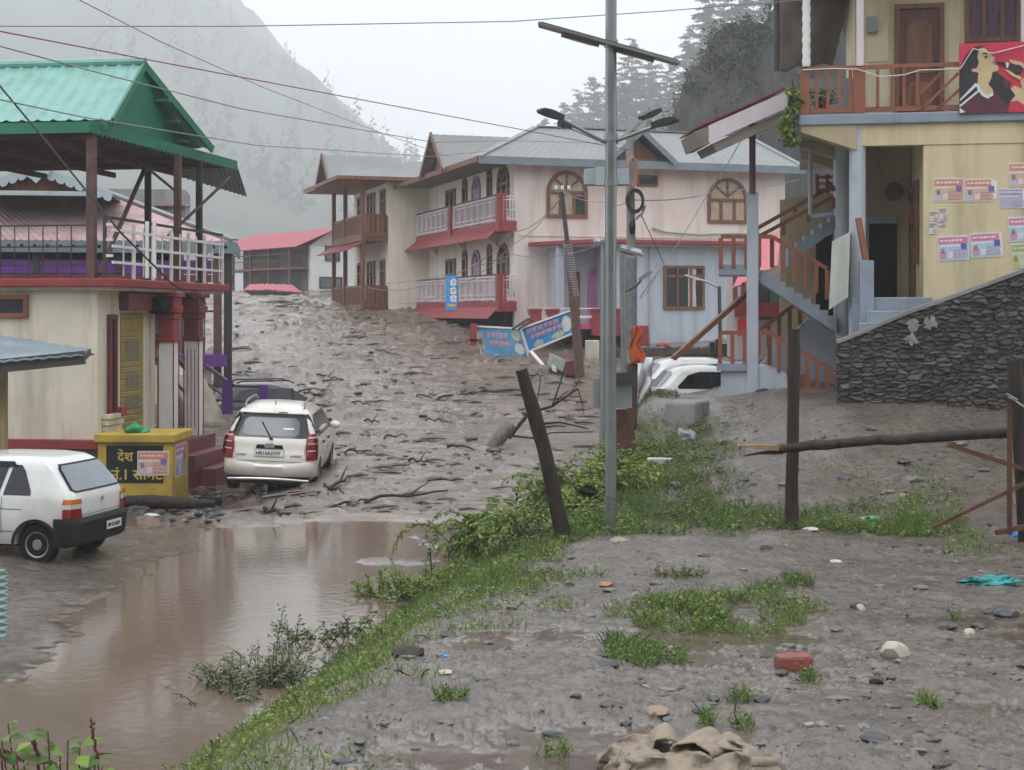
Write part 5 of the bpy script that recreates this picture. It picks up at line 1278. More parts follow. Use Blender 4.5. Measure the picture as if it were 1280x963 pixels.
def bits_behind_stairs():
    # red tiled lean-to and shop front seen through the stairs
    t = thing('red_canopy_shop', at(950, 470, 40), 'small shop with faded red sheet awning and red shelf seen through the stair railings', 'shop')
    r = MB(); r.sheet(at(915, 362, 38), at(972, 332, 38), at(976, 290, 41), at(945, 296, 41), .03, .04, .2); r.build('awning', M['pinkred'], t)
    w = MB(); w.hexa([at(908, 480, 41), at(985, 480, 41), at(985, 480, 43), at(908, 480, 43), at(908, 345, 41), at(985, 330, 41), at(985, 330, 43), at(908, 345, 43)]); w.build('wall', M['lilac'], t)
    d = MB(); d.prism([at(948, 400, 40.9), at(978, 400, 40.9), at(978, 352, 40.9), at(948, 352, 40.9)], Vector((0, .05, 0))); d.build('doorway', M['glass'], t)
    g = MB(); g.prism([at(962, 398, 40.8), at(977, 398, 40.8), at(977, 366, 40.8), at(962, 366, 40.8)], Vector((0, .04, 0))); g.build('green_board', M['green'], t)
    s = MB(); s.hexa([at(918, 396, 39.5), at(978, 396, 39.5), at(978, 396, 40.9), at(918, 396, 40.9), at(918, 378, 39.5), at(978, 378, 39.5), at(978, 378, 40.9), at(918, 378, 40.9)]); s.build('counter', M['red'], t)
    s = MB(); s.hexa([at(922, 420, 39.3), at(945, 420, 39.3), at(945, 420, 40), at(922, 420, 40), at(922, 397, 39.3), at(945, 397, 39.3), at(945, 397, 40), at(922, 397, 40)]); s.build('red_crate', pm('bright_red_plastic', (.5, .03, .04), .4), t)
    for x in (919, 929, 936): 
        p = MB(); p.bar(at(x, 385, 40.5), at(x, 345, 40.5), .12); p.build('frame_post', M['wood'], t)
    k = MB()
    for x, y, h in ((890, 446, 18), (898, 446, 22), (905, 446, 16)): k.bar(at(x, y, 39), at(x, y - h, 39), .14)
    k.build('stacked_goods', M['black'], t)
    k = MB(); k.hexa([at(868, 462, 39), at(900, 462, 39), at(900, 462, 40), at(868, 462, 40), at(876, 445, 39), at(898, 445, 39), at(898, 445, 40), at(876, 445, 40)]); k.build('red_step', M['red'], t)
bits_behind_stairs()
# ================================================================== vehicles
def interp(tab, z): return float(np.interp(z, [t[0] for t in tab], [t[1] for t in tab]))
class Car:
    """Body from horizontal slices: rear line xr(z), front line xf(z), half width hw(z), corner radius r(z). x runs forward from the rear bumper."""
    def __init__(s, xr, xf, hw, r, bulge=.04): s.xr, s.xf, s.hw, s.r, s.bulge = xr, xf, hw, r, bulge
    def rear(s, y, z):
        hw, r = interp(s.hw, z), interp(s.r, z); a = min(abs(y), hw) - (hw - r)
        x = interp(s.xr, z) + s.bulge * (y / hw) ** 2
        return x + (r - math.sqrt(max(0, r * r - a * a)) if a > 0 else 0)
    def side(s, x, z): return interp(s.hw, z)
    def body(s, zs):
        rings = []
        for z in zs:
            hw, r, x1 = interp(s.hw, z), interp(s.r, z), interp(s.xf, z); ys = [-(hw - r) + 2 * (hw - r) * k / 6 for k in range(7)]
            arc = [math.pi / 2 * k / 5 for k in range(1, 6)]
            R = [(s.rear(-(hw - r) - r * math.sin(a), z), -(hw - r) - r * math.sin(a)) for a in reversed(arc)] + [(s.rear(y, z), y) for y in ys] + [(s.rear((hw - r) + r * math.sin(a), z), (hw - r) + r * math.sin(a)) for a in arc]
            Fr = [(x1 - r + r * math.sin(a), (hw - r) + r * math.cos(a)) for a in arc[:-1]] + [(x1 + s.bulge * (1 - (y / hw) ** 2), y) for y in reversed(ys)] + [(x1 - r + r * math.cos(a), -(hw - r) - r * math.sin(a)) for a in arc[:-1]]
            rings.append([Vector((x, y, z)) for x, y in R + Fr])
        mb = MB(); mb.loft(rings); return mb
    def side_panel(s, mb, rows, sgn, off=.006):
        """rows of (z, x0, x1) from the bottom up"""
        pts = []
        zs = []
        for (z0, a0, b0), (z1, a1, b1) in zip(rows, rows[1:]):
            for k in range(3): t = k / 3; zs.append((z0 + (z1 - z0) * t, a0 + (a1 - a0) * t, b0 + (b1 - b0) * t))
        zs.append(rows[-1]); N = 8
        vs = [Vector((a + (b - a) * k / N, sgn * (interp(s.hw, z) + off), z)) for z, a, b in zs for k in range(N + 1)]
        fs = [(j * (N + 1) + k, j * (N + 1) + k + 1, (j + 1) * (N + 1) + k + 1, (j + 1) * (N + 1) + k) for j in range(len(zs) - 1) for k in range(N)]
        mb.add(vs, fs)
    def rear_panel(s, mb, rows, off=.006, N=14):
        zs = []
        for (z0, a0, b0), (z1, a1, b1) in zip(rows, rows[1:]):
            for k in range(3): t = k / 3; zs.append((z0 + (z1 - z0) * t, a0 + (a1 - a0) * t, b0 + (b1 - b0) * t))
        zs.append(rows[-1])
        vs = []
        for z, a, b in zs:
            for k in range(N + 1):
                y = a + (b - a) * k / N; hw = interp(s.hw, z)
                vs.append(Vector((s.rear(max(-hw, min(hw, y)), z) - off, y + math.copysign(off, y) * (abs(y) > hw - .5 * interp(s.r, z)), z)))
        mb.add(vs, [(j * (N + 1) + k, j * (N + 1) + k + 1, (j + 1) * (N + 1) + k + 1, (j + 1) * (N + 1) + k) for j in range(len(zs) - 1) for k in range(N)])

def lathe_y(mb, c, prof, seg=28):
    """prof = (y, radius) pairs turned about the axle"""
    mb.loft([[Vector((c[0] + r * math.cos(t), c[1] + y, c[2] + r * math.sin(t))) for t in [2 * math.pi * k / seg for k in range(seg)]] for y, r in prof])
def wheel(parent, x, y, R, w, sgn, rimm, spokes=0):
    t = MB(); c = (x, y, R); o = sgn
    lathe_y(t, c, [(-o * w * .5, R * .62), (-o * w * .5, R * .9), (-o * w * .38, R), (o * w * .38, R), (o * w * .5, R * .92), (o * w * .5, R * .66), (o * w * .40, R * .63)])
    to = t.build('wheel', M['tyre'], parent, smooth=35, local=True)
    r = MB(); lathe_y(r, c, [(o * w * .28, R * .66), (o * w * .46, R * .64), (o * w * .42, R * .58), (o * w * .30, R * .52), (o * w * .32, R * .3), (o * w * .44, R * .24), (o * w * .45, R * .1)])
    if spokes:
        for k in range(spokes):
            a = 2 * math.pi * k / spokes; d = Vector((math.cos(a), 0, math.sin(a))); cc = Vector(c) + Vector((0, o * w * .44, 0)); r.bar(cc + d * R * .12, cc + d * R * .6, R * .13, .02, up=Vector((0, 1, 0)))
    r.build('rim', rimm, to, smooth=35, local=True)
    return to
def cut_arches(ob, spots, R, w):
    cs = []
    for x, y, z in spots:
        mb = MB(); mb.loft([[Vector((x + R * math.cos(t), y + s_ * w, z + R * math.sin(t))) for t in [2 * math.pi * k / 28 for k in range(28)]] for s_ in (-1, 1)])
        c = mb.build('cutter', M['dark'], local=True); cs.append(c)
        m = ob.modifiers.new('arch', 'BOOLEAN'); m.object = c; m.operation = 'DIFFERENCE'; m.solver = 'EXACT'
        c.parent = ob.parent
    bpy.context.view_layer.update()
    dg = bpy.context.evaluated_depsgraph_get(); me = bpy.data.meshes.new_from_object(ob.evaluated_get(dg), depsgraph=dg)
    ob.modifiers.clear(); ob.data = me
    for c in cs: bpy.data.objects.remove(c)
    me.polygons.foreach_set('use_smooth', [True] * len(me.polygons)); me.set_sharp_from_angle(angle=math.radians(32))

WHITEPAINT = pm('white_car_paint', (.66, .665, .655), .25, .04, 2, spec=.5, coat=.6, dirt=(.44, .41, .37), dirt_amt=.5, dirt_scale=1.5, splash=(.1, .85, (.33, .29, .25)), rvar=.05)
CREAMPAINT = pm('cream_white_car_paint', (.74, .705, .64), .25, .03, 2, spec=.5, coat=.6, dirt=(.45, .39, .32), dirt_amt=.4, dirt_scale=1.5, splash=(.2, .8, (.36, .30, .24)), rvar=.05)
TRIM = pm('black_bumper_plastic', (.011, .012, .013), .55, .15, 4, spec=.2, dirt=(.035, .03, .027), dirt_amt=.5)
REDLENS = pm('red_lens', (.20, .008, .010), .15, .1, 4, spec=.7)
AMBER = pm('amber_lens', (.55, .16, .02), .15, .1, 4, spec=.7)
CLEAR = pm('clear_lens', (.55, .52, .5), .15, .1, 4, spec=.7)
CARGLASS = pm('tinted_car_glass', (.012, .013, .016), .06, .2, 1.5, spec=.45, rvar=.03)
REARGLASS = pm('rain_misted_glass', (.16, .19, .22), .16, .15, 2, spec=.8, rvar=.05)
STEEL = pm('dull_steel', (.30, .30, .30), .4, .15, 4, metal=.6, dirt=(.12, .11, .1), dirt_amt=.6)
PLATE = pm('number_plate', (.62, .62, .6), .45, .06, 6, dirt=(.38, .35, .32), dirt_amt=.5)

def plate_text(mb, s, x, z, size):
    text_geo(mb, s, Vector((x, 0, z)), Vector((0, -1, 0)), Vector((0, 0, 1)), size, .003, .002)

def hatchback():
    h = math.radians(166); rl = Vector((-6.17, 19.4, 0)); fwd = Vector((math.cos(h), math.sin(h), 0)); lf = Vector((-fwd.y, fwd.x, 0))
    o = rl - fwd * .57 - lf * .62; o.z = gz(rl.x, rl.y) - .05
    t = thing('small_hatchback', o, 'small old white hatchback with black bumper parked beside the brown puddle', 'car', rot=(0, 0, h))
    c = Car(xr=[(.30, .06), (.62, .02), (.86, .02), (.93, .05), (1.28, .33), (1.37, .45), (1.405, .62)],
            xf=[(.30, 3.28), (.55, 3.33), (.78, 3.28), (.84, 2.52), (1.30, 1.98), (1.37, 1.86), (1.405, 1.6)],
            hw=[(.24, .66), (.38, .695), (.60, .71), (.80, .70), (.88, .685), (1.28, .575), (1.36, .53), (1.405, .36)],
            r=[(.3, .14), (.8, .14), (.9, .12), (1.3, .13), (1.405, .2)], bulge=.03)
    b = c.body([.26, .34, .45, .55, .62, .70, .78, .84, .88, .93, 1.0, 1.1, 1.2, 1.28, 1.33, 1.37, 1.39, 1.405]).build('body', WHITEPAINT, t, smooth=32, local=True)
    cut_arches(b, [(x, y, .26) for x in (.57, 2.745) for y in (-.66, .66)], .315, .17)
    u = MB(); u.box(W0, .2, 3.1, -.56, .56, .22, .6); u.build('underbody', M['dark'], t, local=True)
    for x in (.57, 2.745):
        for sg in (-1, 1): wheel(t, x, sg * .605, .265, .15, sg, STEEL)
    for sg in (1, -1):
        q = MB(); c.side_panel(q, [(.905, 1.13, 2.32), (1.0, 1.10, 2.22), (1.29, 1.02, 1.95)], sg); q.build('door_glass', CARGLASS, t, smooth=40, local=True)
        q = MB(); c.side_panel(q, [(.905, .66, 1.06), (.96, .66, 1.05), (1.22, .78, .98), (1.29, .84, .96)], sg); q.build('quarter_glass', CARGLASS, t, smooth=40, local=True)
        q = MB(); c.side_panel(q, [(1.27, .9, 2.0), (1.335, .95, 1.95)], sg, .028); q.build('rain_guard', TRIM, t, smooth=40, local=True)
        q = MB()
        for x in (1.07, 2.30): c.side_panel(q, [(.40, x, x + .008), (.88, x, x + .008)], sg, .003)
        c.side_panel(q, [(.72, .78, 3.2), (.728, .78, 3.2)], sg, .003); c.side_panel(q, [(.43, .9, 2.35), (.438, .9, 2.35)], sg, .003)
        q.build('panel_gap', TRIM, t, local=True)
        q = MB(); q.bar(Vector((1.16, sg * .715, .80)), Vector((1.28, sg * .715, .80)), .03, .035); q.build('door_handle', TRIM, t, local=True, bevel=.006)
        q = MB(); q.rock((2.25, sg * .80, .96), (.07, .10, .06), 3, 2, .1); q.build('door_mirror', TRIM, t, local=True, smooth=50)
        # tail lamp: amber, clear, red from the top
        for z0, z1, m in ((.62, .74, REDLENS), (.742, .80, CLEAR), (.802, .865, AMBER)):
            q = MB(); c.rear_panel(q, [(z0, sg * .50, sg * .715), (z1, sg * .52, sg * .705)], .022); lp = q.build('tail_lamp', m, t, local=True, smooth=40)
            q = MB(); c.side_panel(q, [(z0, .05, .17), (z1, .05, .15)], sg, .012); q.build('lamp_side', m, lp, local=True)
    q = MB(); c.rear_panel(q, [(.945, -.56, .56), (.98, -.60, .60), (1.24, -.53, .53), (1.30, -.49, .49)], .012); q.build('gasket', TRIM, t, local=True, smooth=40)
    q = MB(); c.rear_panel(q, [(.965, -.54, .54), (.99, -.575, .575), (1.235, -.51, .51), (1.28, -.475, .475)], .018); q.build('rear_glass', REARGLASS, t, local=True, smooth=40)
    q = MB(); c.rear_panel(q, [(.645, -.5, .5), (.650, -.5, .5)], .004); q.build('tailgate_gap', TRIM, t, local=True)
    q = MB(); c.rear_panel(q, [(.79, -.02, .02), (.815, -.03, .03), (.84, -.012, .012)], .02); q.build('badge', STEEL, t, local=True)
    bm = MB(); rings = []
    for z, off, d in ((.25, .0, 0), (.30, .06, 0), (.56, .09, 0), (.615, .05, 0)):
        R = []
        ys = np.linspace(-.73, .73, 25)
        for y in ys: R.append(Vector((c.rear(max(-.69, min(.69, y)), .5) - off + (abs(y) > .69) * .06, y * (1 + off * .25), z)))
        R.append(Vector((.30, .715 + off * .2, z))); R.append(Vector((.30, -.715 - off * .2, z))); rings.append(R)
    bm.loft(rings); bo = bm.build('rear_bumper', TRIM, t, local=True, smooth=40)
    q = MB(); q.box(W0, -.078, -.07, -.36, .02, .40, .51); po = q.build('number_plate', PLATE, t, local=True)
    q = MB(); plate_text(q, 'HP 25 0271', -.08, .43, .068)
    for i in range(len(q.v)): q.v[i] = q.v[i] + Vector((0, .0, 0))
    q.build('plate_digits', M['black'], po, local=True)
    q = MB(); q.box(W0, .16, .95, .60, .713, .31, .40); q.box(W0, .16, .95, -.713, -.60, .31, .40)
    for sg in (-1, 1):
        q = MB()
        for k in range(14):
            a0, a1 = math.pi * (k / 14) * 1.02 - .02, math.pi * ((k + 1) / 14) * 1.02 - .02
            P_ = [Vector((.57 + r_ * math.cos(a), sg * (.715), .26 + r_ * math.sin(a))) for r_, a in ((.305, a0), (.345, a0), (.345, a1), (.305, a1))]
            q.prism(P_, Vector((0, sg * .015, 0)))
        q.build('arch_trim', TRIM, t, local=True)
hatchback()

def suv():
    h = math.radians(91.5); c0 = at(334, 390, 27.4); zg = -3.40
    t = thing('white_suv', (c0.x, c0.y, zg), 'large cream white sport utility car with roof rails, tilted in the brown debris flow', 'car', rot=(math.radians(2.6), math.radians(-1.0), h))
    t.scale = (.92, .92, .92)
    c = Car(xr=[(.36, .14), (.45, .05), (.62, .0), (.80, .01), (.95, .05), (1.10, .07), (1.16, .10), (1.55, .38), (1.66, .40), (1.74, .50), (1.785, .9)],
            xf=[(.30, 4.45), (.6, 4.58), (.9, 4.5), (1.0, 4.3), (1.08, 3.5), (1.62, 2.6), (1.74, 2.4), (1.785, 2.0)],
            hw=[(.30, .84), (.42, .90), (.62, .935), (.85, .945), (1.10, .925), (1.16, .905), (1.45, .81), (1.62, .73), (1.74, .62), (1.785, .42)],
            r=[(.3, .22), (.9, .24), (1.1, .2), (1.6, .2), (1.785, .28)], bulge=.07)
    b = c.body([.32, .40, .45, .52, .62, .72, .80, .88, .95, 1.02, 1.10, 1.16, 1.25, 1.35, 1.45, 1.55, 1.62, 1.66, 1.70, 1.74, 1.77, 1.785]).build('body', CREAMPAINT, t, smooth=32, local=True)
    cut_arches(b, [(x, y, .35) for x in (.95, 3.65) for y in (-.9, .9)], .40, .22)
    u = MB(); u.box(W0, .22, 4.3, -.78, .78, .22, .7); u.build('underbody', M['dark'], t, local=True)  # shade beneath the car is painted as this near-black block
    for x in (.95, 3.65):
        for sg in (-1, 1): wheel(t, x, sg * .815, .35, .22, sg, STEEL, 5)
    for sg in (1, -1):
        q = MB(); c.side_panel(q, [(1.17, .42, 3.25), (1.25, .40, 3.15), (1.5, .62, 2.8), (1.60, .85, 2.65)], sg); q.build('side_glass', CARGLASS, t, smooth=40, local=True)
        q = MB()
        for x in (1.05, 2.05, 3.1): c.side_panel(q, [(.45, x, x + .01), (1.15, x, x + .01)], sg, .003)
        q.build('panel_gap', TRIM, t, local=True)
        q = MB()
        for x in (1.3, 2.3): q.bar(Vector((x, sg * .955, 1.0)), Vector((x + .18, sg * .955, 1.0)), .03, .04)
        q.build('door_handle', TRIM, t, local=True)
        q = MB(); q.rock((3.05, sg * 1.03, 1.2), (.10, .13, .09), 3, 2, .1); q.build('door_mirror', CREAMPAINT if sg < 0 else TRIM, t, local=True, smooth=50)
        q = MB(); c.rear_panel(q, [(.74, sg * .735, sg * .94), (.9, sg * .72, sg * .945), (1.15, sg * .72, sg * .93), (1.26, sg * .75, sg * .89)], .012); tl = q.build('tail_lamp', REDLENS, t, local=True, smooth=40)
        q = MB(); c.side_panel(q, [(.80, .16, .26), (1.0, .16, .34), (1.2, .2, .30)], sg, .012); q.build('lamp_side', REDLENS, tl, local=True)
        for z in (.92, 1.06, 1.18): q = MB(); c.rear_panel(q, [(z, sg * .76, sg * .90), (z + .022, sg * .76, sg * .90)], .018); q.build('lamp_strip', CLEAR, tl, local=True)
        rr = MB(); pts = [Vector((x, sg * .60, z)) for x, z in ((.62, 1.74), (.72, 1.83), (1.2, 1.86), (2.1, 1.86), (2.4, 1.78))]; rr.tube(pts, .022, 8); rr.build('roof_rail', STEEL, t, local=True, smooth=50)
    q = MB(); c.rear_panel(q, [(1.17, -.90, .90), (1.25, -.885, .885), (1.5, -.77, .77), (1.63, -.69, .69)], .010); q.build('rear_window_band', CARGLASS, t, local=True, smooth=40)
    q = MB(); c.rear_panel(q, [(1.205, -.50, .50), (1.25, -.56, .56), (1.47, -.55, .55), (1.55, -.46, .46)], .016); rg = q.build('rear_glass', pm('dim_rear_glass', (.06, .08, .09), .14, .2, 2, spec=.6, rvar=.05), t, local=True, smooth=40)
    q = MB(); c.rear_panel(q, [(1.33, -.45, -.24), (1.36, -.45, -.24)], .02); q.build('sticker', M['paper'], rg, local=True)
    q = MB(); a, b_ = Vector((c.rear(0, 1.16) - .03, -.02, 1.15)), Vector((c.rear(0, 1.46) - .02, .2, 1.46)); q.bar(a, b_, .02, .02); q.rock(a, (.04, .05, .03), 1, 1, .1); q.build('wiper', TRIM, t, local=True)
    q = MB(); c.rear_panel(q, [(1.64, -.62, .62), (1.70, -.58, .58)], .07); q.build('spoiler', CREAMPAINT, t, local=True, smooth=40)
    q = MB(); c.rear_panel(q, [(1.655, -.30, -.12), (1.675, -.30, -.12)], .08); q.build('brake_lamp', REDLENS, t, local=True)
    q = MB(); c.rear_panel(q, [(.955, -.28, .28), (1.03, -.25, .25)], .02); q.build('garnish', TRIM, t, local=True)
    q = MB(); c.rear_panel(q, [(.97, -.09, .09), (1.03, -.11, .11), (1.06, -.07, .07)], .035); q.build('badge', STEEL, t, local=True)
    q = MB(); c.rear_panel(q, [(.795, -.30, .30), (.94, -.30, .30)], .012); q.build('plate_frame', STEEL, t, local=True)
    q = MB(); c.rear_panel(q, [(.81, -.285, .285), (.925, -.285, .285)], .018); po = q.build('number_plate', PLATE, t, local=True)
    q = MB(); plate_text(q, 'HR13A3777', c.rear(0, .85) - .028, .835, .098)
    for i in range(len(q.v)): q.v[i] = q.v[i] + Vector((0, .265, 0))
    q.build('plate_digits', M['black'], po, local=True)
    for s_, y0 in (('XUV500', .68), ('mHAWK', -.42)):
        q = MB(); plate_text(q, s_, c.rear(y0 - .1, .82) - .012, .80, .06)
        for i in range(len(q.v)): q.v[i] = q.v[i] + Vector((0, y0, 0))
        q.build('model_lettering', STEEL, t, local=True)
    q = MB(); c.rear_panel(q, [(.70, -.64, .64), (.708, -.64, .64)], .004)
    for sg in (1, -1): c.rear_panel(q, [(.74, sg * .690, sg * .698), (1.15, sg * .705, sg * .712)], .004)
    q.build('tailgate_gap', TRIM, t, local=True)
    bm = MB(); rings = []
    for z, off in ((.40, .0), (.46, .05), (.60, .065), (.70, .03)):
        R = []
        for y in np.linspace(-.93, .93, 31): R.append(Vector((c.rear(y, .55) - off, y * (1 + off * .2), z - .06 * (1 - min(1, abs(y) / .7) ** 2) * (z > .65))))
        R += [Vector((.55, .93, z)), Vector((.55, -.93, z))]; rings.append(R)
    bm.loft(rings); bm.build('rear_bumper', CREAMPAINT, t, local=True, smooth=40)
    q = MB(); q.tube([Vector((c.rear(y, .5) - .09, y, .33 + .03 * (1 - (y / .8) ** 2))) for y in np.linspace(-.8, .8, 13)], .028, 8); q.build('nudge_bar', pm('polished_bar', (.6, .6, .6), .2, .05, 3, metal=.7), t, local=True, smooth=60)
    q = MB(); q.box(W0, .12, .4, -.80, .80, .24, .42); q.build('valance', TRIM, t, local=True)
    q = MB()
    q.tube([Vector((.7, 0, 1.786)), Vector((.74, 0, 1.86))], .01, 6); q.build('aerial', TRIM, t, local=True)
suv()

def buried_car(loc, h, label, name, paint, rails, long=4.2, H=1.52):
    t = thing(name, loc, label, 'car', rot=(0, 0, math.radians(h)))
    k = H / 1.52
    c = Car(xr=[(.3, .1), (.55, .0), (.9, .05), (.98, .10), (1.35, .42), (1.46, .55), (1.52, .9)],
            xf=[(.3, long - .1), (.6, long), (.85, long - .15), (.95, long - 1.05), (1.40, long - 1.85), (1.52, long - 2.3)],
            hw=[(.3, .78), (.6, .85), (.9, .845), (.98, .82), (1.38, .66), (1.47, .58), (1.52, .4)],
            r=[(.3, .18), (.9, .2), (1.52, .26)], bulge=.05)
    c.body([.3, .45, .6, .75, .85, .92, .98, 1.1, 1.2, 1.3, 1.38, 1.43, 1.47, 1.5, 1.52]).build('body', paint, t, smooth=32, local=True)
    for sg in (1, -1):
        q = MB(); c.side_panel(q, [(1.0, .62, long - 1.15), (1.05, .60, long - 1.22), (1.3, .85, long - 1.68), (1.37, 1.1, long - 1.85)], sg); g = q.build('side_glass', CARGLASS, t, smooth=40, local=True)
        for x in (1.35, 2.25): q = MB(); c.side_panel(q, [(1.0, x, x + .06), (1.37, x, x + .05)], sg, .012); q.build('pillar', TRIM, g, local=True)
        q = MB(); c.rear_panel(q, [(.80, sg * .66, sg * .84), (1.0, sg * .66, sg * .82)], .012); q.build('tail_lamp', REDLENS, t, local=True, smooth=40)
        if rails: q = MB(); q.tube([Vector((x, sg * .56, z)) for x, z in ((.8, 1.5), (.9, 1.57), (2.2, 1.57), (2.35, 1.5))], .02, 6); q.build('roof_rail', TRIM, t, local=True)
        for x in (.8, long - .85): wheel(t, x, sg * .74, .30, .2, sg, STEEL)
    q = MB(); c.rear_panel(q, [(1.03, -.66, .66), (1.08, -.70, .70), (1.33, -.60, .60), (1.38, -.54, .54)], .012); q.build('rear_glass', REARGLASS, t, smooth=40, local=True)
    q = MB(); c.rear_panel(q, [(.62, -.5, .5), (.78, -.5, .5)], .015); q.build('plate_recess', TRIM, t, local=True)
    return t
p = at(808, 390, 34.0); buried_car((p.x, p.y, -2.72), 2, 'white car with dark windows half buried behind the debris mound by the stair base', 'buried_car', WHITEPAINT, False, long=3.7)
p = at(796, 390, 38.5); buried_car((p.x, p.y, -2.70), 4, 'white car with black roof rails, mostly hidden behind the half buried white car', 'parked_car', WHITEPAINT, True)
BLACKPAINT = pm('dark_car_paint', (.018, .02, .022), .25, .1, 2, spec=.5, coat=.6, dirt=(.08, .07, .06), dirt_amt=.5, splash=(.2, 1.0, (.16, .13, .10)))
p = at(256, 390, 40.5); buried_car((p.x, p.y, -3.45), 18, 'black muddy car wedged between the purple posts behind the white sport utility car', 'wrecked_car', BLACKPAINT, True, long=4.0)

# ================================================================== poles and street lamps
def lamp_head(mb, p, d, L=.62, w=.24, up=Z):
    d = d.normalized(); x = d.cross(up).normalized(); n = x.cross(d)
    prof = [(0, .05, .04), (.12, .07, .05), (.2, w / 2, .05), (L * .9, w / 2, .035), (L, w * .35, .02)]
    rings = [[p + d * a + x * b + n * h, p + d * a - x * b + n * h, p + d * a - x * b * .9 - n * h * .5, p + d * a + x * b * .9 - n * h * .5] for a, b, h in prof]
    mb.loft(rings)
def solar_panel(parent, c, R, U, w, h):
    """panel centred at c spanning R (w) and U (h): frame, cells, battery tray beneath"""
    N = R.cross(U).normalized(); 
    if N.z < 0: N = -N
    f = MB(); P_ = lambda a, b, n: c + R * a + U * b + N * n
    f.hexa([P_(-w/2, -h/2, 0), P_(w/2, -h/2, 0), P_(w/2, h/2, 0), P_(-w/2, h/2, 0), P_(-w/2, -h/2, .035), P_(w/2, -h/2, .035), P_(w/2, h/2, .035), P_(-w/2, h/2, .035)])
    fo = f.build('solar_panel', pm('panel_underside', (.22, .215, .21), .5, .15, 3, dirt=(.13, .11, .1), dirt_amt=.6), parent)
    g = MB(); e = .03
    g.hexa([P_(-w/2+e, -h/2+e, .041), P_(w/2-e, -h/2+e, .041), P_(w/2-e, h/2-e, .041), P_(-w/2+e, h/2-e, .041), P_(-w/2+e, -h/2+e, .045), P_(w/2-e, -h/2+e, .045), P_(w/2-e, h/2-e, .045), P_(-w/2+e, h/2-e, .045)])
    g.build('cells', pm('solar_cells', (.015, .02, .05), .15, .2, 5, spec=.7), fo)
    q = MB()
    for sg in (-1, 1):
        a0, a1 = sg * w * .06, sg * w * .33
        q.hexa([P_(a0, -.12, -.05), P_(a1, -.12, -.05), P_(a1, .12, -.05), P_(a0, .12, -.05), P_(a0, -.12, -.002), P_(a1, -.12, -.002), P_(a1, .12, -.002), P_(a0, .12, -.002)])
    q.build('mounting_channel', M['grey'], fo)
    for sg in (-1, 1):
        q = MB(); a0, a1 = sg * w * .10, sg * w * .27
        q.hexa([P_(a0, -.09, -.056), P_(a1, -.09, -.056), P_(a1, .09, -.056), P_(a0, .09, -.056), P_(a0, -.09, -.051), P_(a1, -.09, -.051), P_(a1, .09, -.051), P_(a0, .09, -.051)])
        q.build('lens', M['white'], fo)
    return fo

def street_lamp():
    base = at(763.5, 668, 18.6); x, y = base.x, base.y; base.z = gz(x, y) - .1
    t = thing('street_lamp', (x, y, base.z), 'tall silver solar street lamp pole nearest the camera, with tilted panel and lamp arms', 'street lamp')
    pl = MB(); top = at(763.8, -70, 18.6)
    pl.tube([base, base + Z * .02, Vector((x, y, base.z + 3.6)), Vector((x, y, base.z + 3.62)), Vector((top.x, y, top.z))], [.068, .068, .068, .072, .07], 20); po = pl.build('pole', M['galv'], t, smooth=35)
    q = MB(); q.tube([base - Z * .02, base + Z * .1], [.16, .14], 10); q.build('footing', M['concrete'], t)
    # panel seen edge on, tilted down to the right and slightly towards the viewer
    a, b = at(673, 30, 18.6), at(849, 79, 18.6); c = (a + b) / 2 + Vector((0, .14, 0)); R = (b - a); w = R.length; R.normalize(); U = Vector((R.z * -.12, .99, .12)).normalized()
    solar_panel(t, c, R, U, w, .66)
    for py in (55, 172, 228): cl = MB(); p = at(763.8, py, 18.6); cl.tube([p - Z * .05, p + Z * .05], .085, 14); cl.build('clamp', M['galv'], t, smooth=35)
    ar = MB(); p0 = at(763.8, 177, 18.6)
    ends = [((695, 151), -.35, True), ((712, 152), .5, True), ((810, 142), .35, True), ((820, 160), -.3, True)]
    for (ex, ey), dy, _ in ends:
        e = at(ex, ey, 18.6) + Vector((0, dy, 0)); s_ = p0 + Vector((.05 if ex > 764 else -.05, 0, -.02 if ey < 155 else 0.0))
        ar.tube([s_, s_.lerp(e, .5), e], .024, 8)
    ar.build('arm', M['galv'], t, smooth=50)
    for (ex, ey), dy, _ in ends:
        e = at(ex, ey, 18.6) + Vector((0, dy, 0)); d = (e - p0); d.z *= .75; L = MB(); lamp_head(L, e - d.normalized() * .08, d, .34 if ex != 712 else .12, .17); lo = L.build('lamp_head', M['darksteel'], t, smooth=30)
        if ex == 810:
            g = MB(); dd = d.normalized(); xx = dd.cross(Z).normalized(); nn = xx.cross(dd); cc = e + dd * .10 - nn * .03
            g.prism([cc + dd * a_ + xx * b_ for a_, b_ in ((-.04, -.07), (.13, -.07), (.13, .07), (-.04, .07))], -nn * .01); g.build('lens', CLEAR, lo)
    bx = MB(); p = at(758, 222, 18.75); bx.hexa([p + Vector((sx * .28, sy * .12, sz * .10)) for sz in (-1, 1) for sx, sy in ((-1, -1), (1, -1), (1, 1), (-1, 1))]); bx.hexa([p + Vector((-.06 + sx * .09, -.1 + sy * .06, sz * .115)) for sz in (-1, 1) for sx, sy in ((-1, -1), (1, -1), (1, 1), (-1, 1))]); bx.build('battery_box', pm('pale_blue_grey_box', (.38, .44, .46), .5, .08, 3, dirt=(.22, .24, .24), dirt_amt=.5), t, bevel=.008)
street_lamp()

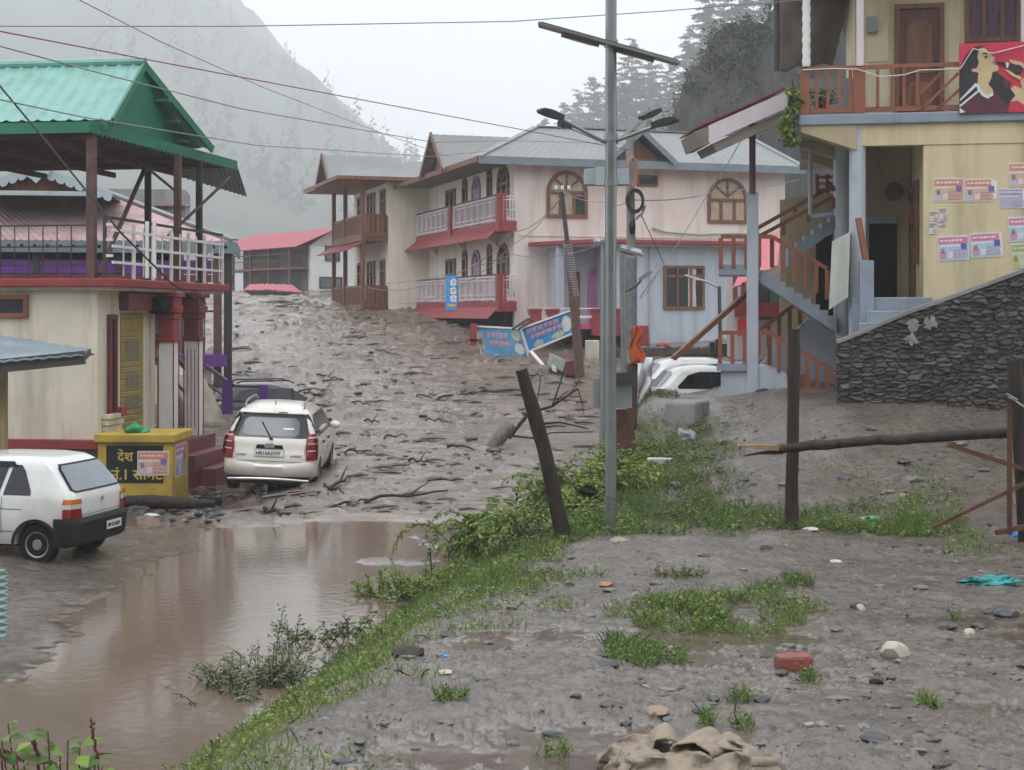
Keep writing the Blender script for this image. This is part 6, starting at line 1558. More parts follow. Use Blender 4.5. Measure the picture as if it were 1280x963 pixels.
def second_lamp():
    base = at(755, 530, 25.5); base.z = gz(base.x, base.y) - .1; Y = 25.5
    t = thing('short_street_lamp', base, 'shorter silver lamp post directly behind the tall pole, carrying a small tilted panel', 'street lamp')
    pl = MB(); pl.tube([base, at(757, 300, Y)], .085, 16); pl.build('pole', M['galv'], t, smooth=35)
    a, b = at(742, 301, Y), at(803, 318, Y); R = (b - a); w = R.length; R.normalize(); solar_panel(t, (a + b) / 2 + Vector((0, .1, 0)), R, Vector((0, .97, .22)), w, .5)
    q = MB(); pts = [at(757, 395, Y), at(782, 383, Y), at(800, 367, Y)]
    q = MB(); q.hexa([at(x, y, Y + d) for y in (510, 474) for x, d in ((741, .1), (790, .1), (790, .4), (741, .4))]); q.build('control_box', M['grey'], t)
    q = MB(); q.hexa([at(x, y, Y + d) for y in (478, 466) for x, d in ((768, -.1), (796, -.1), (796, .05), (768, .05))]); q.build('bracket_plate', M['darksteel'], t)
second_lamp()

def thin_lamp():
    Y = 27.5; base = at(781, 520, Y); base.z = gz(base.x, base.y) - .1
    t = thing('thin_lamp_post', base, 'thin grey lamp post with one upswept arm, beside the cable hung utility pole', 'street lamp')
    pl = MB(); pl.tube([base, at(778, 318, Y)], .055, 10); pl.build('pole', M['galv'], t, smooth=35)
    ar = MB(); pts = [at(780, 366, Y), at(795, 358, Y), at(802, 350, Y)]; ar.tube(pts, .022, 8); ar.build('arm', M['darksteel'], t, smooth=50)
    d = at(816, 341, Y) - at(800, 352, Y); L = MB(); lamp_head(L, at(799, 351, Y), d, .3, .16); L.build('lamp_head', M['grey'], t, smooth=30)
    far = thing('wall_street_lamp', at(906, 470, 50), 'slim dark lamp post with white curved arm in front of the pale blue wall', 'street lamp')
    q = MB(); q.tube([at(901, 470, 50), at(899, 358, 50)], .06, 8); q.build('pole', M['darksteel'], far)
    q = MB(); q.tube([at(899, 360, 50), at(885, 353, 50), at(872, 349, 50)], .04, 8); q.build('arm', M['galv'], far)
    q = MB(); lamp_head(q, at(874, 350, 50), at(862, 346, 50) - at(874, 350, 50), .5, .22); q.build('lamp_head', M['white'], far)
thin_lamp()

def ring_coil(mb, c, R, r, n, ax=1.0, seed=0, tilt=.3):
    rr = random.Random(seed)
    for k in range(n):
        a = R * rr.uniform(.8, 1.05); b = R * ax * rr.uniform(.85, 1.08); o = Vector((rr.uniform(-.02, .02), rr.uniform(-.05, .05), rr.uniform(-.03, .03))); ph = rr.uniform(-tilt, tilt)
        mb.tube([Vector(c) + o + Vector((a * math.cos(t) * math.cos(ph), a * math.cos(t) * math.sin(ph), b * math.sin(t))) for t in np.linspace(0, 2 * math.pi, 25)], r, 6)
def utility_pole():
    Y = 28.5; base = at(788, 572, 27.0); base.y = Y; base.x = at(788, 560, Y).x; base.z = -2.9
    t = thing('utility_pole', base, 'grey utility pole with rusty foot, carrying coiled black and copper coloured cables', 'utility pole')
    pl = MB(); pl.tube([base, at(789, 455, Y)], .125, 12); pl.build('rusty_foot', M['rust'], t, smooth=35)
    pl = MB(); pl.tube([at(789, 455, Y), at(789, 320, Y)], .105, 12); pl.tube([at(789, 320, Y), at(787, 165, Y)], [.09, .07], 12); pl.build('pole', M['concrete'], t, smooth=35)
    w = MB()
    for k in range(34): c = at(789, 322 + k * 3.4, Y); w.tube([c + Vector((.118 * math.cos(a), .118 * math.sin(a), .012 * math.sin(a + k))) for a in np.linspace(0, 2 * math.pi, 13)], .007, 5)
    w.build('wire_wrapping', M['grey'], t)
    k = MB(); ring_coil(k, at(794, 252, Y - .18), .16, .013, 9, 1.25, 2); tag(k.build('cable_coil', M['wire'], smooth=60), 'coil of black cable hanging on the grey utility pole', 'cable coil')
    k = MB(); ring_coil(k, at(790, 216, Y - .18), .10, .016, 4, 2.6, 3); tag(k.build('copper_cable_loop', pm('copper_orange_cable', (.42, .17, .11), .5, .1, 4), smooth=60), 'long loop of copper coloured cable hanging on the utility pole', 'cable coil')
    k = MB(); k.rock(at(790, 283, Y - .2), (.07, .08, .17), 3, 2, .3); k.build('junction_box', M['black'], t)
    k = MB(); k.tube([at(793, 275, Y - .2), at(802, 268, Y - .1), at(806, 256, Y)], .03, 6); k.build('clamp_arm', M['galv'], t)
    fl = MB()
    n, m = 6, 14; vs = []
    for j in range(m):
        for i in range(n):
            a, b = i / (n - 1), j / (m - 1); w_ = .07 + .07 * b + .02 * math.sin(b * 11)
            p = at(794, 408 + 46 * b, Y - .17); vs.append(p + Vector(((a - .4) * w_ * 2 + .03 * math.sin(b * 9), -.06 * math.sin(a * 9 + b * 6), 0)))
    fl.add(vs, [(j * n + i, j * n + i + 1, (j + 1) * n + i + 1, (j + 1) * n + i) for j in range(m - 1) for i in range(n - 1)])
    o = fl.build('prayer_flag', pm('orange_cloth', (.55, .10, .02), .8, .2, 4), smooth=80, fix=False); s = o.modifiers.new('thick', 'SOLIDIFY'); s.thickness = .008
    tag(o, 'wet orange cloth flag tied round the utility pole', 'flag')
utility_pole()

def leaning_pole():
    Y = 46; t = thing('leaning_pole', at(724, 470, Y), 'dark leaning wire wrapped pole in front of the pale blue porch', 'utility pole')
    p = MB(); p.tube([at(725, 472, Y), at(717, 370, Y), at(709, 300, Y)], [.15, .14, .11], 10); p.build('pole', M['brownsteel'], t, smooth=35)
    p = MB(); p.tube([at(709, 302, Y), at(702, 240, Y)], .07, 8); p.build('upper_pole', M['darksteel'], t, smooth=35)
    w = MB()
    for k in range(22):
        c = at(709.5 + k * .42, 306 + k * 3, Y); w.tube([c + Vector((.135 * math.cos(a), .135 * math.sin(a), .03 * math.sin(a))) for a in np.linspace(0, 2 * math.pi, 11)], .011, 5)
    w.build('wire_wrapping', M['galv'], t)
    c = MB(); c.bar(at(694, 238, Y), at(712, 242, Y), .08); c.build('crossarm', M['galv'], t)
    for x in (695, 703, 711): c = MB(); q = at(x, 236, Y); c.tube([q - Z * .02, q + Z * .1], .05, 8); c.build('insulator', M['white'], t)
leaning_pole()

# ------------------------------------------------------------------ overhead wires
def wire(pts, r, m, label, sag=0.0, group=None):
    r *= .8
    P_ = []
    for a, b in zip(pts, pts[1:]):
        n = 10 if len(pts) == 2 else 6
        for k in range(n): t = k / n; P_.append(a.lerp(b, t) - Z * (sag * 4 * t * (1 - t)))
    P_.append(pts[-1]); mb = MB(); mb.tube(P_, r, 5); tag(mb.build('overhead_wire', m, smooth=70), label, 'wire', group)
g = 'overhead wires across the street'
greyw = pm('grey_wire', (.20, .20, .21), .6)
wire([at(-120, 33, 24), at(300, 33, 26), at(640, 27, 27), at(830, 14, 28), at(1080, -6, 28)], .012, greyw, 'topmost thin grey wire running nearly level across the sky', group=g)
wire([at(-80, 24, 14), at(180, 74, 18), at(430, 121, 22), at(640, 160, 26), at(787, 188, 28.4)], .010, M['redwire'], 'red wire sloping down across the sky to the utility pole', group=g)
wire([at(-60, 42, 18), at(130, 93, 21), at(300, 136, 26), at(540, 178, 38), at(640, 176, 48), at(780, 180, 52)], .013, greyw, 'grey wire above the green roof sagging to the pink house roof', group=g)
wire([at(60, -20, 22), at(200, 52, 28), at(330, 110, 36), at(470, 164, 47), at(560, 196, 54)], .012, greyw, 'thin wire dropping steeply from the top edge to the balcony roof', group=g)
wire([at(-60, 112, 16), at(100, 146, 22), at(320, 182, 32), at(540, 196, 50), at(640, 186, 56)], .013, greyw, 'lowest grey wire crossing behind the green roof gable', group=g)
wire([at(-30, 72, 24.6), at(60, 180, 24.8), at(150, 290, 25), at(215, 355, 27), at(258, 380, 31)], .022, M['wire'], 'thick black service cable drooping in front of the cream shop house', group=g)
wire([at(705, 242, 46), at(640, 290, 50), at(560, 345, 55), at(460, 360, 60)], .016, greyw, 'service wire from the leaning pole to the brown balcony', .3, g)
wire([at(704, 244, 46), at(640, 306, 52), at(560, 366, 58), at(490, 378, 64)], .016, greyw, 'loose wire hanging across the white balconies', .2, g)
wire([at(745, 308, 42), at(640, 318, 50), at(480, 355, 62)], .016, greyw, 'wire from the porch slab across the lower balcony', .2, g)
wire([at(703, 240, 46), at(760, 253, 40), at(787, 250, 28.5)], .012, greyw, 'short wire between the leaning pole and the utility pole', .1, g)
wire([at(789, 250, 28.5), at(900, 238, 40), at(1000, 224, 52)], .014, greyw, 'wire along the pink wall towards the arched window', .1, g)
wire([at(802, 270, 28.4), at(830, 330, 36), at(800, 372, 27.5)], .012, M['wire'], 'looping wire between the cable coil and the thin lamp post', .0, g)
wire([at(935, 160, 29.6), at(880, 250, 29), at(820, 345, 27.6), at(800, 375, 27.5)], .010, greyw, 'thin diagonal wire from the red canopy to the thin lamp post', .05, g)
# ================================================================== vegetation
def foliage_mat(name, dark, mid, light, rough=.55, trans=.25):
    m = bpy.data.materials.new(name); m.use_nodes = True; nt = m.node_tree; L = nt.links; b = nt.nodes['Principled BSDF']
    a = _n(nt, 'ShaderNodeAttribute'); a.attribute_name = 'leaf'
    r = _n(nt, 'ShaderNodeValToRGB'); e = r.color_ramp.elements
    e[0].color = (.15, .10, .05, 1); e[1].color = (*light, 1); q = e.new(.5); q.color = (*mid, 1); q = e.new(.09); q.color = (*dark, 1)
    L.new(a.outputs['Fac'], r.inputs['Fac']); L.new(r.outputs['Color'], b.inputs['Base Color']); b.inputs['Roughness'].default_value = rough
    b.inputs['Specular IOR Level'].default_value = .35
    t = _n(nt, 'ShaderNodeBsdfTranslucent'); L.new(r.outputs['Color'], t.inputs['Color'])
    x = _n(nt, 'ShaderNodeMixShader'); x.inputs[0].default_value = trans
    L.new(b.outputs[0], x.inputs[1]); L.new(t.outputs[0], x.inputs[2]); L.new(x.outputs[0], nt.nodes['Material Output'].inputs['Surface'])
    return m
def leaf_mesh(name, P, D, U, L, W, val, mat, parent=None, origin=None, fold=.25):
    """one kite shaped leaf per row: P base, D direction, U leaf normal, L length, W width, val colour"""
    n = len(P); D = D / np.linalg.norm(D, axis=1, keepdims=True); S = np.cross(D, U); S /= np.linalg.norm(S, axis=1, keepdims=True) + 1e-9; N = np.cross(S, D)
    L = L[:, None]; W = W[:, None]
    v = np.stack([P, P + D * L * .5 + S * W * .5 + N * W * fold, P + D * L - N * L * .12, P + D * L * .5 - S * W * .5 + N * W * fold], 1).reshape(-1, 3)
    o = np.array(origin if origin is not None else v.mean(0)); 
    if origin is None: o[2] = v[:, 2].min()
    inv = o
    me = bpy.data.meshes.new(name); me.vertices.add(4 * n); me.vertices.foreach_set('co', (v - inv).astype(np.float32).ravel())
    me.loops.add(4 * n); me.loops.foreach_set('vertex_index', np.arange(4 * n, dtype=np.int32))
    me.polygons.add(n); me.polygons.foreach_set('loop_start', np.arange(0, 4 * n, 4, dtype=np.int32)); me.update(calc_edges=True)
    a = me.attributes.new('leaf', 'FLOAT', 'POINT'); a.data.foreach_set('value', np.repeat(np.clip(val, 0, 1), 4).astype(np.float32))
    me.materials.append(mat); ob = bpy.data.objects.new(name, me); col.objects.link(ob)
    if parent is not None: ob.parent = parent
    else: ob.location = o
    return ob
GRASS = foliage_mat('ground_cover_leaves', (.03, .065, .012), (.115, .185, .04), (.25, .30, .09))
BUSHL = foliage_mat('bush_leaves', (.035, .07, .014), (.15, .24, .045), (.32, .33, .10))
PALEL = foliage_mat('pale_shrub_leaves', (.06, .08, .04), (.18, .21, .11), (.34, .35, .22))
BROADL = foliage_mat('broad_leaves', (.03, .07, .015), (.10, .20, .035), (.22, .33, .06))
CONIF = foliage_mat('conifer_needles', (.012, .022, .013), (.028, .045, .025), (.05, .07, .042), .7, .1)
nr = np.random.RandomState(11)

def ground_density(X, Y):
    s = bank_s(X, Y); n = fbm(X * .9, Y * .9, 4, ox=91); n2 = fbm(X * 2.6, Y * 2.6, 3, ox=101)
    e = X - np.interp(Y, _xbY, _xbX); w_ = np.interp(Y, _xtY, _xtX) - np.interp(Y, _xbY, _xbX)
    d = sstep(.02, .12, s) * (1 - sstep(w_ * .80, w_ * 1.16, e + n * 1.5)) * (Y < 33) * (.6 + .4 * sstep(-.2, .1, n))
    px = CX + F * X / Y; py = CY + F * 2.7 / Y
    xt = np.interp(Y, _xtY, _xtX)
    strip = sstep(17.8, 18.3, Y) * (1 - sstep(19.6, 21.0, Y + n * 1.4)) * (X > -.5) * (1 - sstep(5.0, 5.9, X)) * sstep(-.22, .0, n + .14)
    d = np.maximum(d, strip * .9)
    knoll = sstep(17.8, 19, Y) * (1 - sstep(26.5, 29, Y)) * sstep(.55, .8, s) * (1 - sstep(.3, 1.0, X - xt + n * .8 - .3)) * (.5 + sstep(-.1, .2, n)) 
    d = np.maximum(d, np.clip(knoll, 0, 1))
    return np.clip(d * (.15 + .85 * sstep(-.22, .12, n2)), 0, 1)
def px_ground(px, py):
    """where the ray through a pixel of the photograph meets the ground"""
    lo, hi = 4.0, 80.0
    Y = np.linspace(lo, hi, 1500); X = (px - CX) / F * Y; z = h_base(X, Y); zr = (CY - py) / F * Y
    k = np.argmax(zr < z); return X[k], Y[k], z[k]

def grass():
    N = 165000
    Yc = 6.2 * np.exp(nr.rand(N * 4) * math.log(33 / 6.2)); Xc = -4 + nr.rand(N * 4) * 11
    keep = nr.rand(N * 4) < ground_density(Xc, Yc) * np.clip((Yc / 14), .45, 1.1)
    X, Y = Xc[keep][:N], Yc[keep][:N]
    # patches out in the yard: pixel centre, half sizes, share of leaves
    PX, PY = [X], [Y]
    for px, py, rx, ry, n in ((800, 812, 52, 34, 2600), (835, 772, 60, 22, 2400), (930, 770, 95, 24, 3400), (872, 775, 50, 16, 1500), (995, 735, 18, 7, 420), (955, 742, 25, 8, 380), (845, 722, 36, 7, 500), (700, 760, 30, 6, 160),
                              (560, 878, 22, 6, 200), (480, 855, 40, 8, 380), (690, 935, 26, 9, 240), (925, 878, 18, 6, 170), (1010, 850, 14, 5, 130), (1160, 884, 14, 6, 170), (1190, 770, 10, 5, 100), (930, 915, 16, 6, 130), (885, 910, 8, 8, 120),
                              (1100, 665, 60, 10, 1500), (1040, 662, 55, 8, 900), (1150, 640, 50, 18, 1500), (1180, 665, 36, 12, 900), (1060, 600, 40, 12, 220), (1210, 690, 40, 8, 260), (845, 610, 30, 10, 600), (1170, 610, 30, 12, 260), (900, 640, 50, 14, 900), (955, 655, 40, 12, 900)):
        x0, y0, z0 = px_ground(px, py); a = nr.rand(n) * 2 * np.pi; r = np.sqrt(nr.rand(n)) * (1 + .25 * np.sin(a * 3 + px) + .15 * np.sin(a * 7))
        sx = rx * y0 / F; sy = ry * y0 * y0 / (F * abs(z0)); gx = x0 + np.cos(a) * r * sx; gy = y0 + np.sin(a) * r * sy
        k = fbm(gx * 3.2, gy * 3.2, 3, ox=px * .1) > -.12; PX.append(gx[k]); PY.append(gy[k])
    X = np.concatenate(PX); Y = np.concatenate(PY); n = len(X)
    z = ground_fields(X, Y)[0]; keepz = z > WATER_Z + .02; X, Y, z = X[keepz], Y[keepz], z[keepz]; n = len(X)
    cl = fbm(X * 1.7, Y * 1.7, 3, ox=33)                   # tall and short clumps
    hgt = np.clip(.03 + .10 * nr.rand(n) ** 2 + .10 * cl, .012, .22)
    blade = nr.rand(n) < .45
    az = nr.rand(n) * 2 * np.pi; tilt = np.where(blade, .9 + .6 * nr.rand(n), -.1 + .9 * nr.rand(n))
    D = np.stack([np.cos(az) * np.cos(tilt), np.sin(az) * np.cos(tilt), np.sin(tilt)], 1)
    U = np.stack([nr.randn(n) * .35, nr.randn(n) * .35, np.ones(n)], 1); U = np.where(blade[:, None], np.stack([np.sin(az), -np.cos(az), .2 * np.ones(n)], 1), U)
    P = np.stack([X, Y, z + np.where(blade, -.005, hgt * nr.rand(n))], 1)
    sc = np.clip(Y / 13, .75, 1.5)
    L = np.where(blade, .06 + .10 * nr.rand(n), .018 + .034 * nr.rand(n) ** 1.5) * sc; W = np.where(blade, .007, L * (.55 + .3 * nr.rand(n)))
    val = np.clip(.5 + .22 * nr.randn(n) + .7 * fbm(X * .6, Y * .6, 3, ox=3), 0, 1)
    o = leaf_mesh('grass', P, D, U, L, W, val, GRASS); tag(o, kind='stuff')
    # bare creeping stems among the leaves
    mb = MB(); r = random.Random(8)
    for k in range(240):
        i = r.randrange(n)
        if z[i] < WATER_Z + .12: continue
        p = Vector((X[i], Y[i], z[i] + .02)); a = r.uniform(0, 6.3); l = r.uniform(.06, .2); pts = [p]
        for j in range(3): a += r.uniform(-.6, .6); p = p + Vector((math.cos(a) * l / 3, math.sin(a) * l / 3, r.uniform(.0, .05))); pts.append(p)
        mb.tube(pts, .004, 4)
    tag(mb.build('creeping_stems', M['bark']), kind='stuff')
grass()

def stem_bush(name, base, label, n, reach, height, leafL, mat, spread=(1, 1), drift=(0, 0), droop=.35, step=.05, seed=0, val0=.5, tip=.0, cat='bush', leafW=.38, group=None, twig=.007):
    """arching stems from one root; leaflets in pairs along each"""
    r = np.random.RandomState(seed); t = thing(name, base, label, cat, group)
    P, D, U, L, W, V = [], [], [], [], [], []; mb = MB()
    for k in range(n):
        a = r.rand() * 2 * np.pi; el = .5 + .9 * r.rand(); l = reach * (.45 + .6 * r.rand())
        p = np.array([r.randn() * spread[0] * .35, r.randn() * spread[1] * .35, 0.]); d = np.array([np.cos(a) * np.cos(el) * spread[0] + drift[0], np.sin(a) * np.cos(el) * spread[1] + drift[1], np.sin(el) * height / reach]); d /= np.linalg.norm(d)
        m = max(4, int(l / step)); pts = [p.copy()]
        for j in range(m):
            f = j / m; d = d + np.array([r.randn() * .05, r.randn() * .05, -droop * step * (1 + 2.5 * f) / .12 * .35]); d /= np.linalg.norm(d); p = p + d * step; pts.append(p.copy())
            if f > .18:
                side = np.cross(d, [0, 0, 1.]); side /= np.linalg.norm(side) + 1e-9
                for sg in (-1, 1, -1, 1):
                    if r.rand() < .2: continue
                    dd = d * .55 + side * sg * (.7 + .3 * r.rand()) + np.array([0, 0, -.25 * r.rand()]) + r.randn(3) * .18
                    P.append(p + r.randn(3) * .02); D.append(dd); U.append(np.array([0, -.35, .8]) + r.randn(3) * .6); ll = 1.5 * leafL * (.6 + .7 * r.rand()) * (1 - .35 * f); L.append(ll); W.append(ll * leafW)
                    V.append(val0 + .18 * r.randn() + tip * (f - .5))
        mb.tube([Vector(q) for q in pts[::3] + [pts[-1]]], [twig * (1 - .7 * i / len(pts[::3])) for i in range(len(pts[::3]) + 1)], 4)
    mb.build('stems', M['bark'], t, local=True)
    leaf_mesh('foliage', np.array(P), np.array(D), np.array(U), np.array(L), np.array(W), np.array(V), mat, t, origin=(0, 0, 0)); return t
def base_at(px, py, dz=0.): x, y, z = px_ground(px, py); return Vector((x, y, gz(x, y) + dz))
b = Vector((.25, 20.4, 0)); b.z = gz(b.x, b.y) - .02
stem_bush('feathery_bush', b, 'large feathery bush with brownish drooping tips spilling down the bank behind the leaning post', 190, 1.3, 1.5, .085, BUSHL, (1.15, .9), (-.28, -.05), .5, .045, 3, .5, .35)
b = Vector((1.15, 22.2, 0)); b.z = gz(b.x, b.y) - .02
stem_bush('feathery_bush', b, 'tall bright green bush with yellowish top leaves left of the silver lamp pole', 140, 1.3, 1.5, .095, BUSHL, (.8, .8), (-.05, 0), .42, .045, 5, .56, .3)
b = Vector((.7, 18.9, 0)); b.z = gz(b.x, b.y) - .02
stem_bush('low_bush', b, 'low bright green leafy clump at the foot of the leaning post', 60, .7, .45, .08, GRASS, (1.2, .7), (0, 0), .5, .05, 6, .62)
b = Vector((2.1, 25.3, 0)); b.z = gz(b.x, b.y) - .02
stem_bush('low_bush', b, 'bright green ferny clump at the top of the bank below the debris slab', 90, .8, .6, .08, GRASS, (1.3, .9), (.1, 0), .5, .05, 7, .66)
b = base_at(512, 752); stem_bush('small_bush', b, 'small feathery bush beside a bare twig at the water edge', 80, .45, .62, .055, BUSHL, (.9, .8), (-.1, 0), .5, .04, 9, .5, .2)
b = base_at(330, 872); stem_bush('pale_shrub', b, 'airy pale grey green shrub leaning over the puddle', 95, .46, .50, .046, PALEL, (.9, .8), (-.05, 0), .30, .032, 10, .5, .3)
b = base_at(352, 845); stem_bush('sprig', b, 'thin upright sprig with few leaves above the pale shrub', 5, .75, .95, .05, PALEL, (.35, .3), (.1, 0), .15, .06, 12, .5, cat='plant')
b = base_at(430, 808); stem_bush('low_bush', b, 'dark green bushy weed on the bank between the pale shrub and small bush', 60, .42, .34, .05, GRASS, (1.2, .8), (0, 0), .5, .04, 13, .25)
def dead_twig():
    b = base_at(540, 735); mb = MB(); mb.tube([b, b + Vector((-.01, 0, .25)), b + Vector((-.03, 0, .52))], [.012, .009, .004], 5); mb.tube([b + Vector((-.01, 0, .2)), b + Vector((.05, 0, .33))], [.006, .003], 4)
    tag(mb.build('dead_twig', M['bark']), 'bare upright dead twig beside the small feathery bush', 'twig')
dead_twig()
def near_plant():
    base = Vector((-2.0, 6.6, 0)); base.z = gz(base.x, base.y) - .02
    t = thing('broadleaf_plant', base, 'broad leaved plant with dark red flower spikes at the near edge of the puddle', 'plant')
    r = np.random.RandomState(4); P, D, U, L, W, V = [], [], [], [], [], []; st, fl = MB(), MB()
    tgt = [(10, 905, .09), (20, 940, .13), (45, 930, .14), (60, 915, .1), (75, 945, .15), (100, 935, .15), (120, 945, .12), (85, 925, .08), (30, 958, .14), (110, 960, .14), (55, 955, .16), (2, 925, .12), (128, 958, .1)]
    for px, py, l in tgt:
        q = at(px, py, 6.6 + r.randn() * .12) - base; st.tube([Vector((q.x * .5, q.y * .3, 0)), Vector((q.x * .85, q.y, q.z * .6)), q], [.006, .005, .003], 5)
        for k in range(5):
            a = r.rand() * 6.28; P.append(np.array(q) - np.array([0, 0, .03 * k])); D.append([np.cos(a), np.sin(a), .35 - .15 * k]); U.append([r.randn() * .3, -.4 + r.randn() * .3, 1]); ll = l * (.55 + .3 * r.rand()); L.append(ll); W.append(ll * .62); V.append(.5 + .25 * r.randn())
    for (x0, y0), (x1, y1) in (((124, 965), (113, 897)), ((48, 950), (42, 925)), ((0, 935), (30, 952))):
        a, b_ = at(x0, y0, 6.55) - base, at(x1, y1, 6.5) - base; n = 14; st.tube([Vector((a.x * .8, 0, 0)), a, b_], [.006, .004, .002], 5)
        fl = MB()
        for k in range(n): p = a.lerp(b_, .25 + .75 * k / n); fl.rock(p + Vector((r.randn() * .004, 0, 0)), (.009, .009, .010), k, 1, .5)
        fl.build('flower_spike', pm('dark_red_flower', (.10, .03, .025), .7, .3, 9), t, local=True)
    leaf_mesh('foliage', np.array(P), np.array(D, float), np.array(U, float), np.array(L), np.array(W), np.array(V), BROADL, t, origin=(0, 0, 0), fold=.12)
    st.build('stems', pm('reddish_stem', (.12, .045, .035), .6, .2, 5), t, local=True)
near_plant()
def hanging_plant():
    base = at(990, 170, 28.6); t = thing('hanging_plant', at(992, 145, 28.4), 'green creeper hanging from the left end of the yellow house balcony', 'plant')
    r = np.random.RandomState(14); n = 700; u = r.rand(n)
    px = 991 + 6 * np.sin(u * 7) + r.randn(n) * 4.5 - 3 * u; py = 108 + 72 * u; Yd = 28.25 + r.randn(n) * .12
    P = np.stack([(px - CX) / F * Yd, Yd, (CY - py) / F * Yd], 1) - np.array(t.location)
    a = r.rand(n) * 6.28; D = np.stack([np.cos(a), np.sin(a), -.6 - r.rand(n)], 1); U = r.randn(n, 3) * .5 + np.array([0, -1, .3]); L = .07 + .06 * r.rand(n)
    leaf_mesh('foliage', P, D, U, L, L * .6, .4 + .25 * r.randn(n), BUSHL, t, origin=(0, 0, 0))
    st = MB(); st.tube([at(990, 100, 28.3), at(994, 135, 28.25), at(986, 182, 28.25)], .012, 5); st.build('stems', M['bark'], t)
    t2 = thing('potted_plant', at(1025, 141, 28.6), 'small green pot plant behind the brown balcony rail', 'plant'); n = 160
    P = np.stack([r.randn(n) * .16, r.randn(n) * .1, .12 + .32 * r.rand(n)], 1); a = r.rand(n) * 6.28; D = np.stack([np.cos(a), np.sin(a), .4 * r.randn(n)], 1); L = .08 + .05 * r.rand(n)
    leaf_mesh('foliage', P, D, np.tile([0, -.5, 1.], (n, 1)), L, L * .6, .35 + .2 * r.randn(n), BUSHL, t2, origin=(0, 0, 0))
    q = MB(); q.loft([[Vector((rr * math.cos(a), rr * math.sin(a), z)) for a in np.linspace(0, 2 * math.pi, 13)[:-1]] for z, rr in ((.0, .09), (.2, .13), (.2, .115), (.15, .11))]); q.build('pot', M['red'], t2, local=True)
hanging_plant()

# ------------------------------------------------------------------ deodars on the hillside
def deodar_mesh(seed, H=30.):
    r = np.random.RandomState(seed); P, D, U, L, W, V = [], [], [], [], [], []; tk = MB()
    tk.tube([Vector((0, 0, -1.5)), Vector((r.randn() * .1, 0, H * .5)), Vector((r.randn() * .2, r.randn() * .2, H))], [.42, .26, .04], 8)
    z = H * .08
    while z < H * .985:
        f = z / H; reach = (H * .29) * (1 - f) ** .75 * (.75 + .4 * r.rand()) + .4
        for k in range(r.randint(4, 8)):
            a = r.rand() * 2 * np.pi; rl = reach * (.55 + .6 * r.rand()); n = max(5, int(rl / .38)); p = np.array([0., 0, z + r.randn() * H * .012]); d = np.array([np.cos(a), np.sin(a), .05 + .35 * f + .12 * r.randn()])
            tipd = d / np.linalg.norm(d); ps = [Vector(p)]
            for j in range(n):
                g = (j + 1) / n; q = p + np.array([d[0], d[1], 0]) * rl * g + np.array([0, 0, d[2] * rl * g - .32 * rl * g * g]); side = np.array([-d[1], d[0], 0])
                if j % 3 == 2: ps.append(Vector(q))
                for sg in (-1, 1):
                    w = rl * .24 * (1.15 - g) + .25
                    for e in range(2):
                        P.append(q + r.randn(3) * np.array([.12, .12, .08])); D.append(tipd * .6 + side * sg * (.5 + .6 * r.rand()) + np.array([0, 0, -.22 - .25 * r.rand()])); U.append(np.array([0, 0, 1.]) + r.randn(3) * .22); L.append(w * (.6 + .7 * r.rand())); W.append(.35 + .4 * r.rand()); V.append(.45 + .22 * r.randn())
            if len(ps) > 1: tk.tube(ps, .05, 4, False)
        z += H * .024 * (.7 + .8 * r.rand())
    return np.array(P), np.array(D), np.array(U), np.array(L), np.array(W), np.array(V), tk
def deodars():
    protos = []
    spots = [(790, 48, 300, 'tallest faint conifer just left of the cliff top'), (742, 92, 320, 'faint conifer above the pink house gable, between two shorter ones'), (706, 128, 330, 'small misty conifer nearest the bare sky'),
             (722, 112, 345, 'misty conifer second from the open sky'), (765, 84, 340, 'misty conifer behind the silver lamp pole'), (815, 66, 315, 'faint conifer right of the tallest one, behind the solar panel'),
             (838, 72, 290, 'conifer directly left of the dark cliff edge'), (862, 30, 280, 'misty conifer rising behind the dark cliff shoulder'), (886, -25, 265, 'large misty conifer reaching past the top edge over the cliff'),
             (925, -60, 250, 'large misty conifer left of the tarpaulin, cut by the top edge'), (960, -40, 240, 'misty conifer beside the dark gutter pipe'), (680, 148, 360, 'lowest misty conifer above the grey roof ridge'), (905, 0, 330, 'pale conifer between two large ones over the cliff'), (780, 100, 270, 'short conifer low behind the roof ridge')]
    r = random.Random(2)
    for k, (px, pt, Y, lab) in enumerate(spots):
        Y *= 1.9
        x = (px - CX) / F * Y; zb = float(h_right(np.array([x]), np.array([float(Y)]))[0]); zt = (CY - pt) / F * Y; H = zt - zb
        if k < 3:
            P, D, U, L, W, V, tk = deodar_mesh(40 + k)
            t = thing('deodar_tree', (x, Y, zb), lab, 'tree', 'conifers on the misty hillside')
            tk.build('trunk', M['bark'], t, local=True); leaf_mesh('crown', P, D, U, L, W, V, CONIF, t, origin=(0, 0, 0)); protos.append(t)
        else:
            t = copy_tree(protos[k % 3]); t['label'] = lab; t.location = (x, Y, zb)
        s = H / 30.0; t.scale = (s * r.uniform(.9, 1.15), s * r.uniform(.9, 1.15), s); t.rotation_euler = (0, 0, r.uniform(0, 6.28))
deodars()
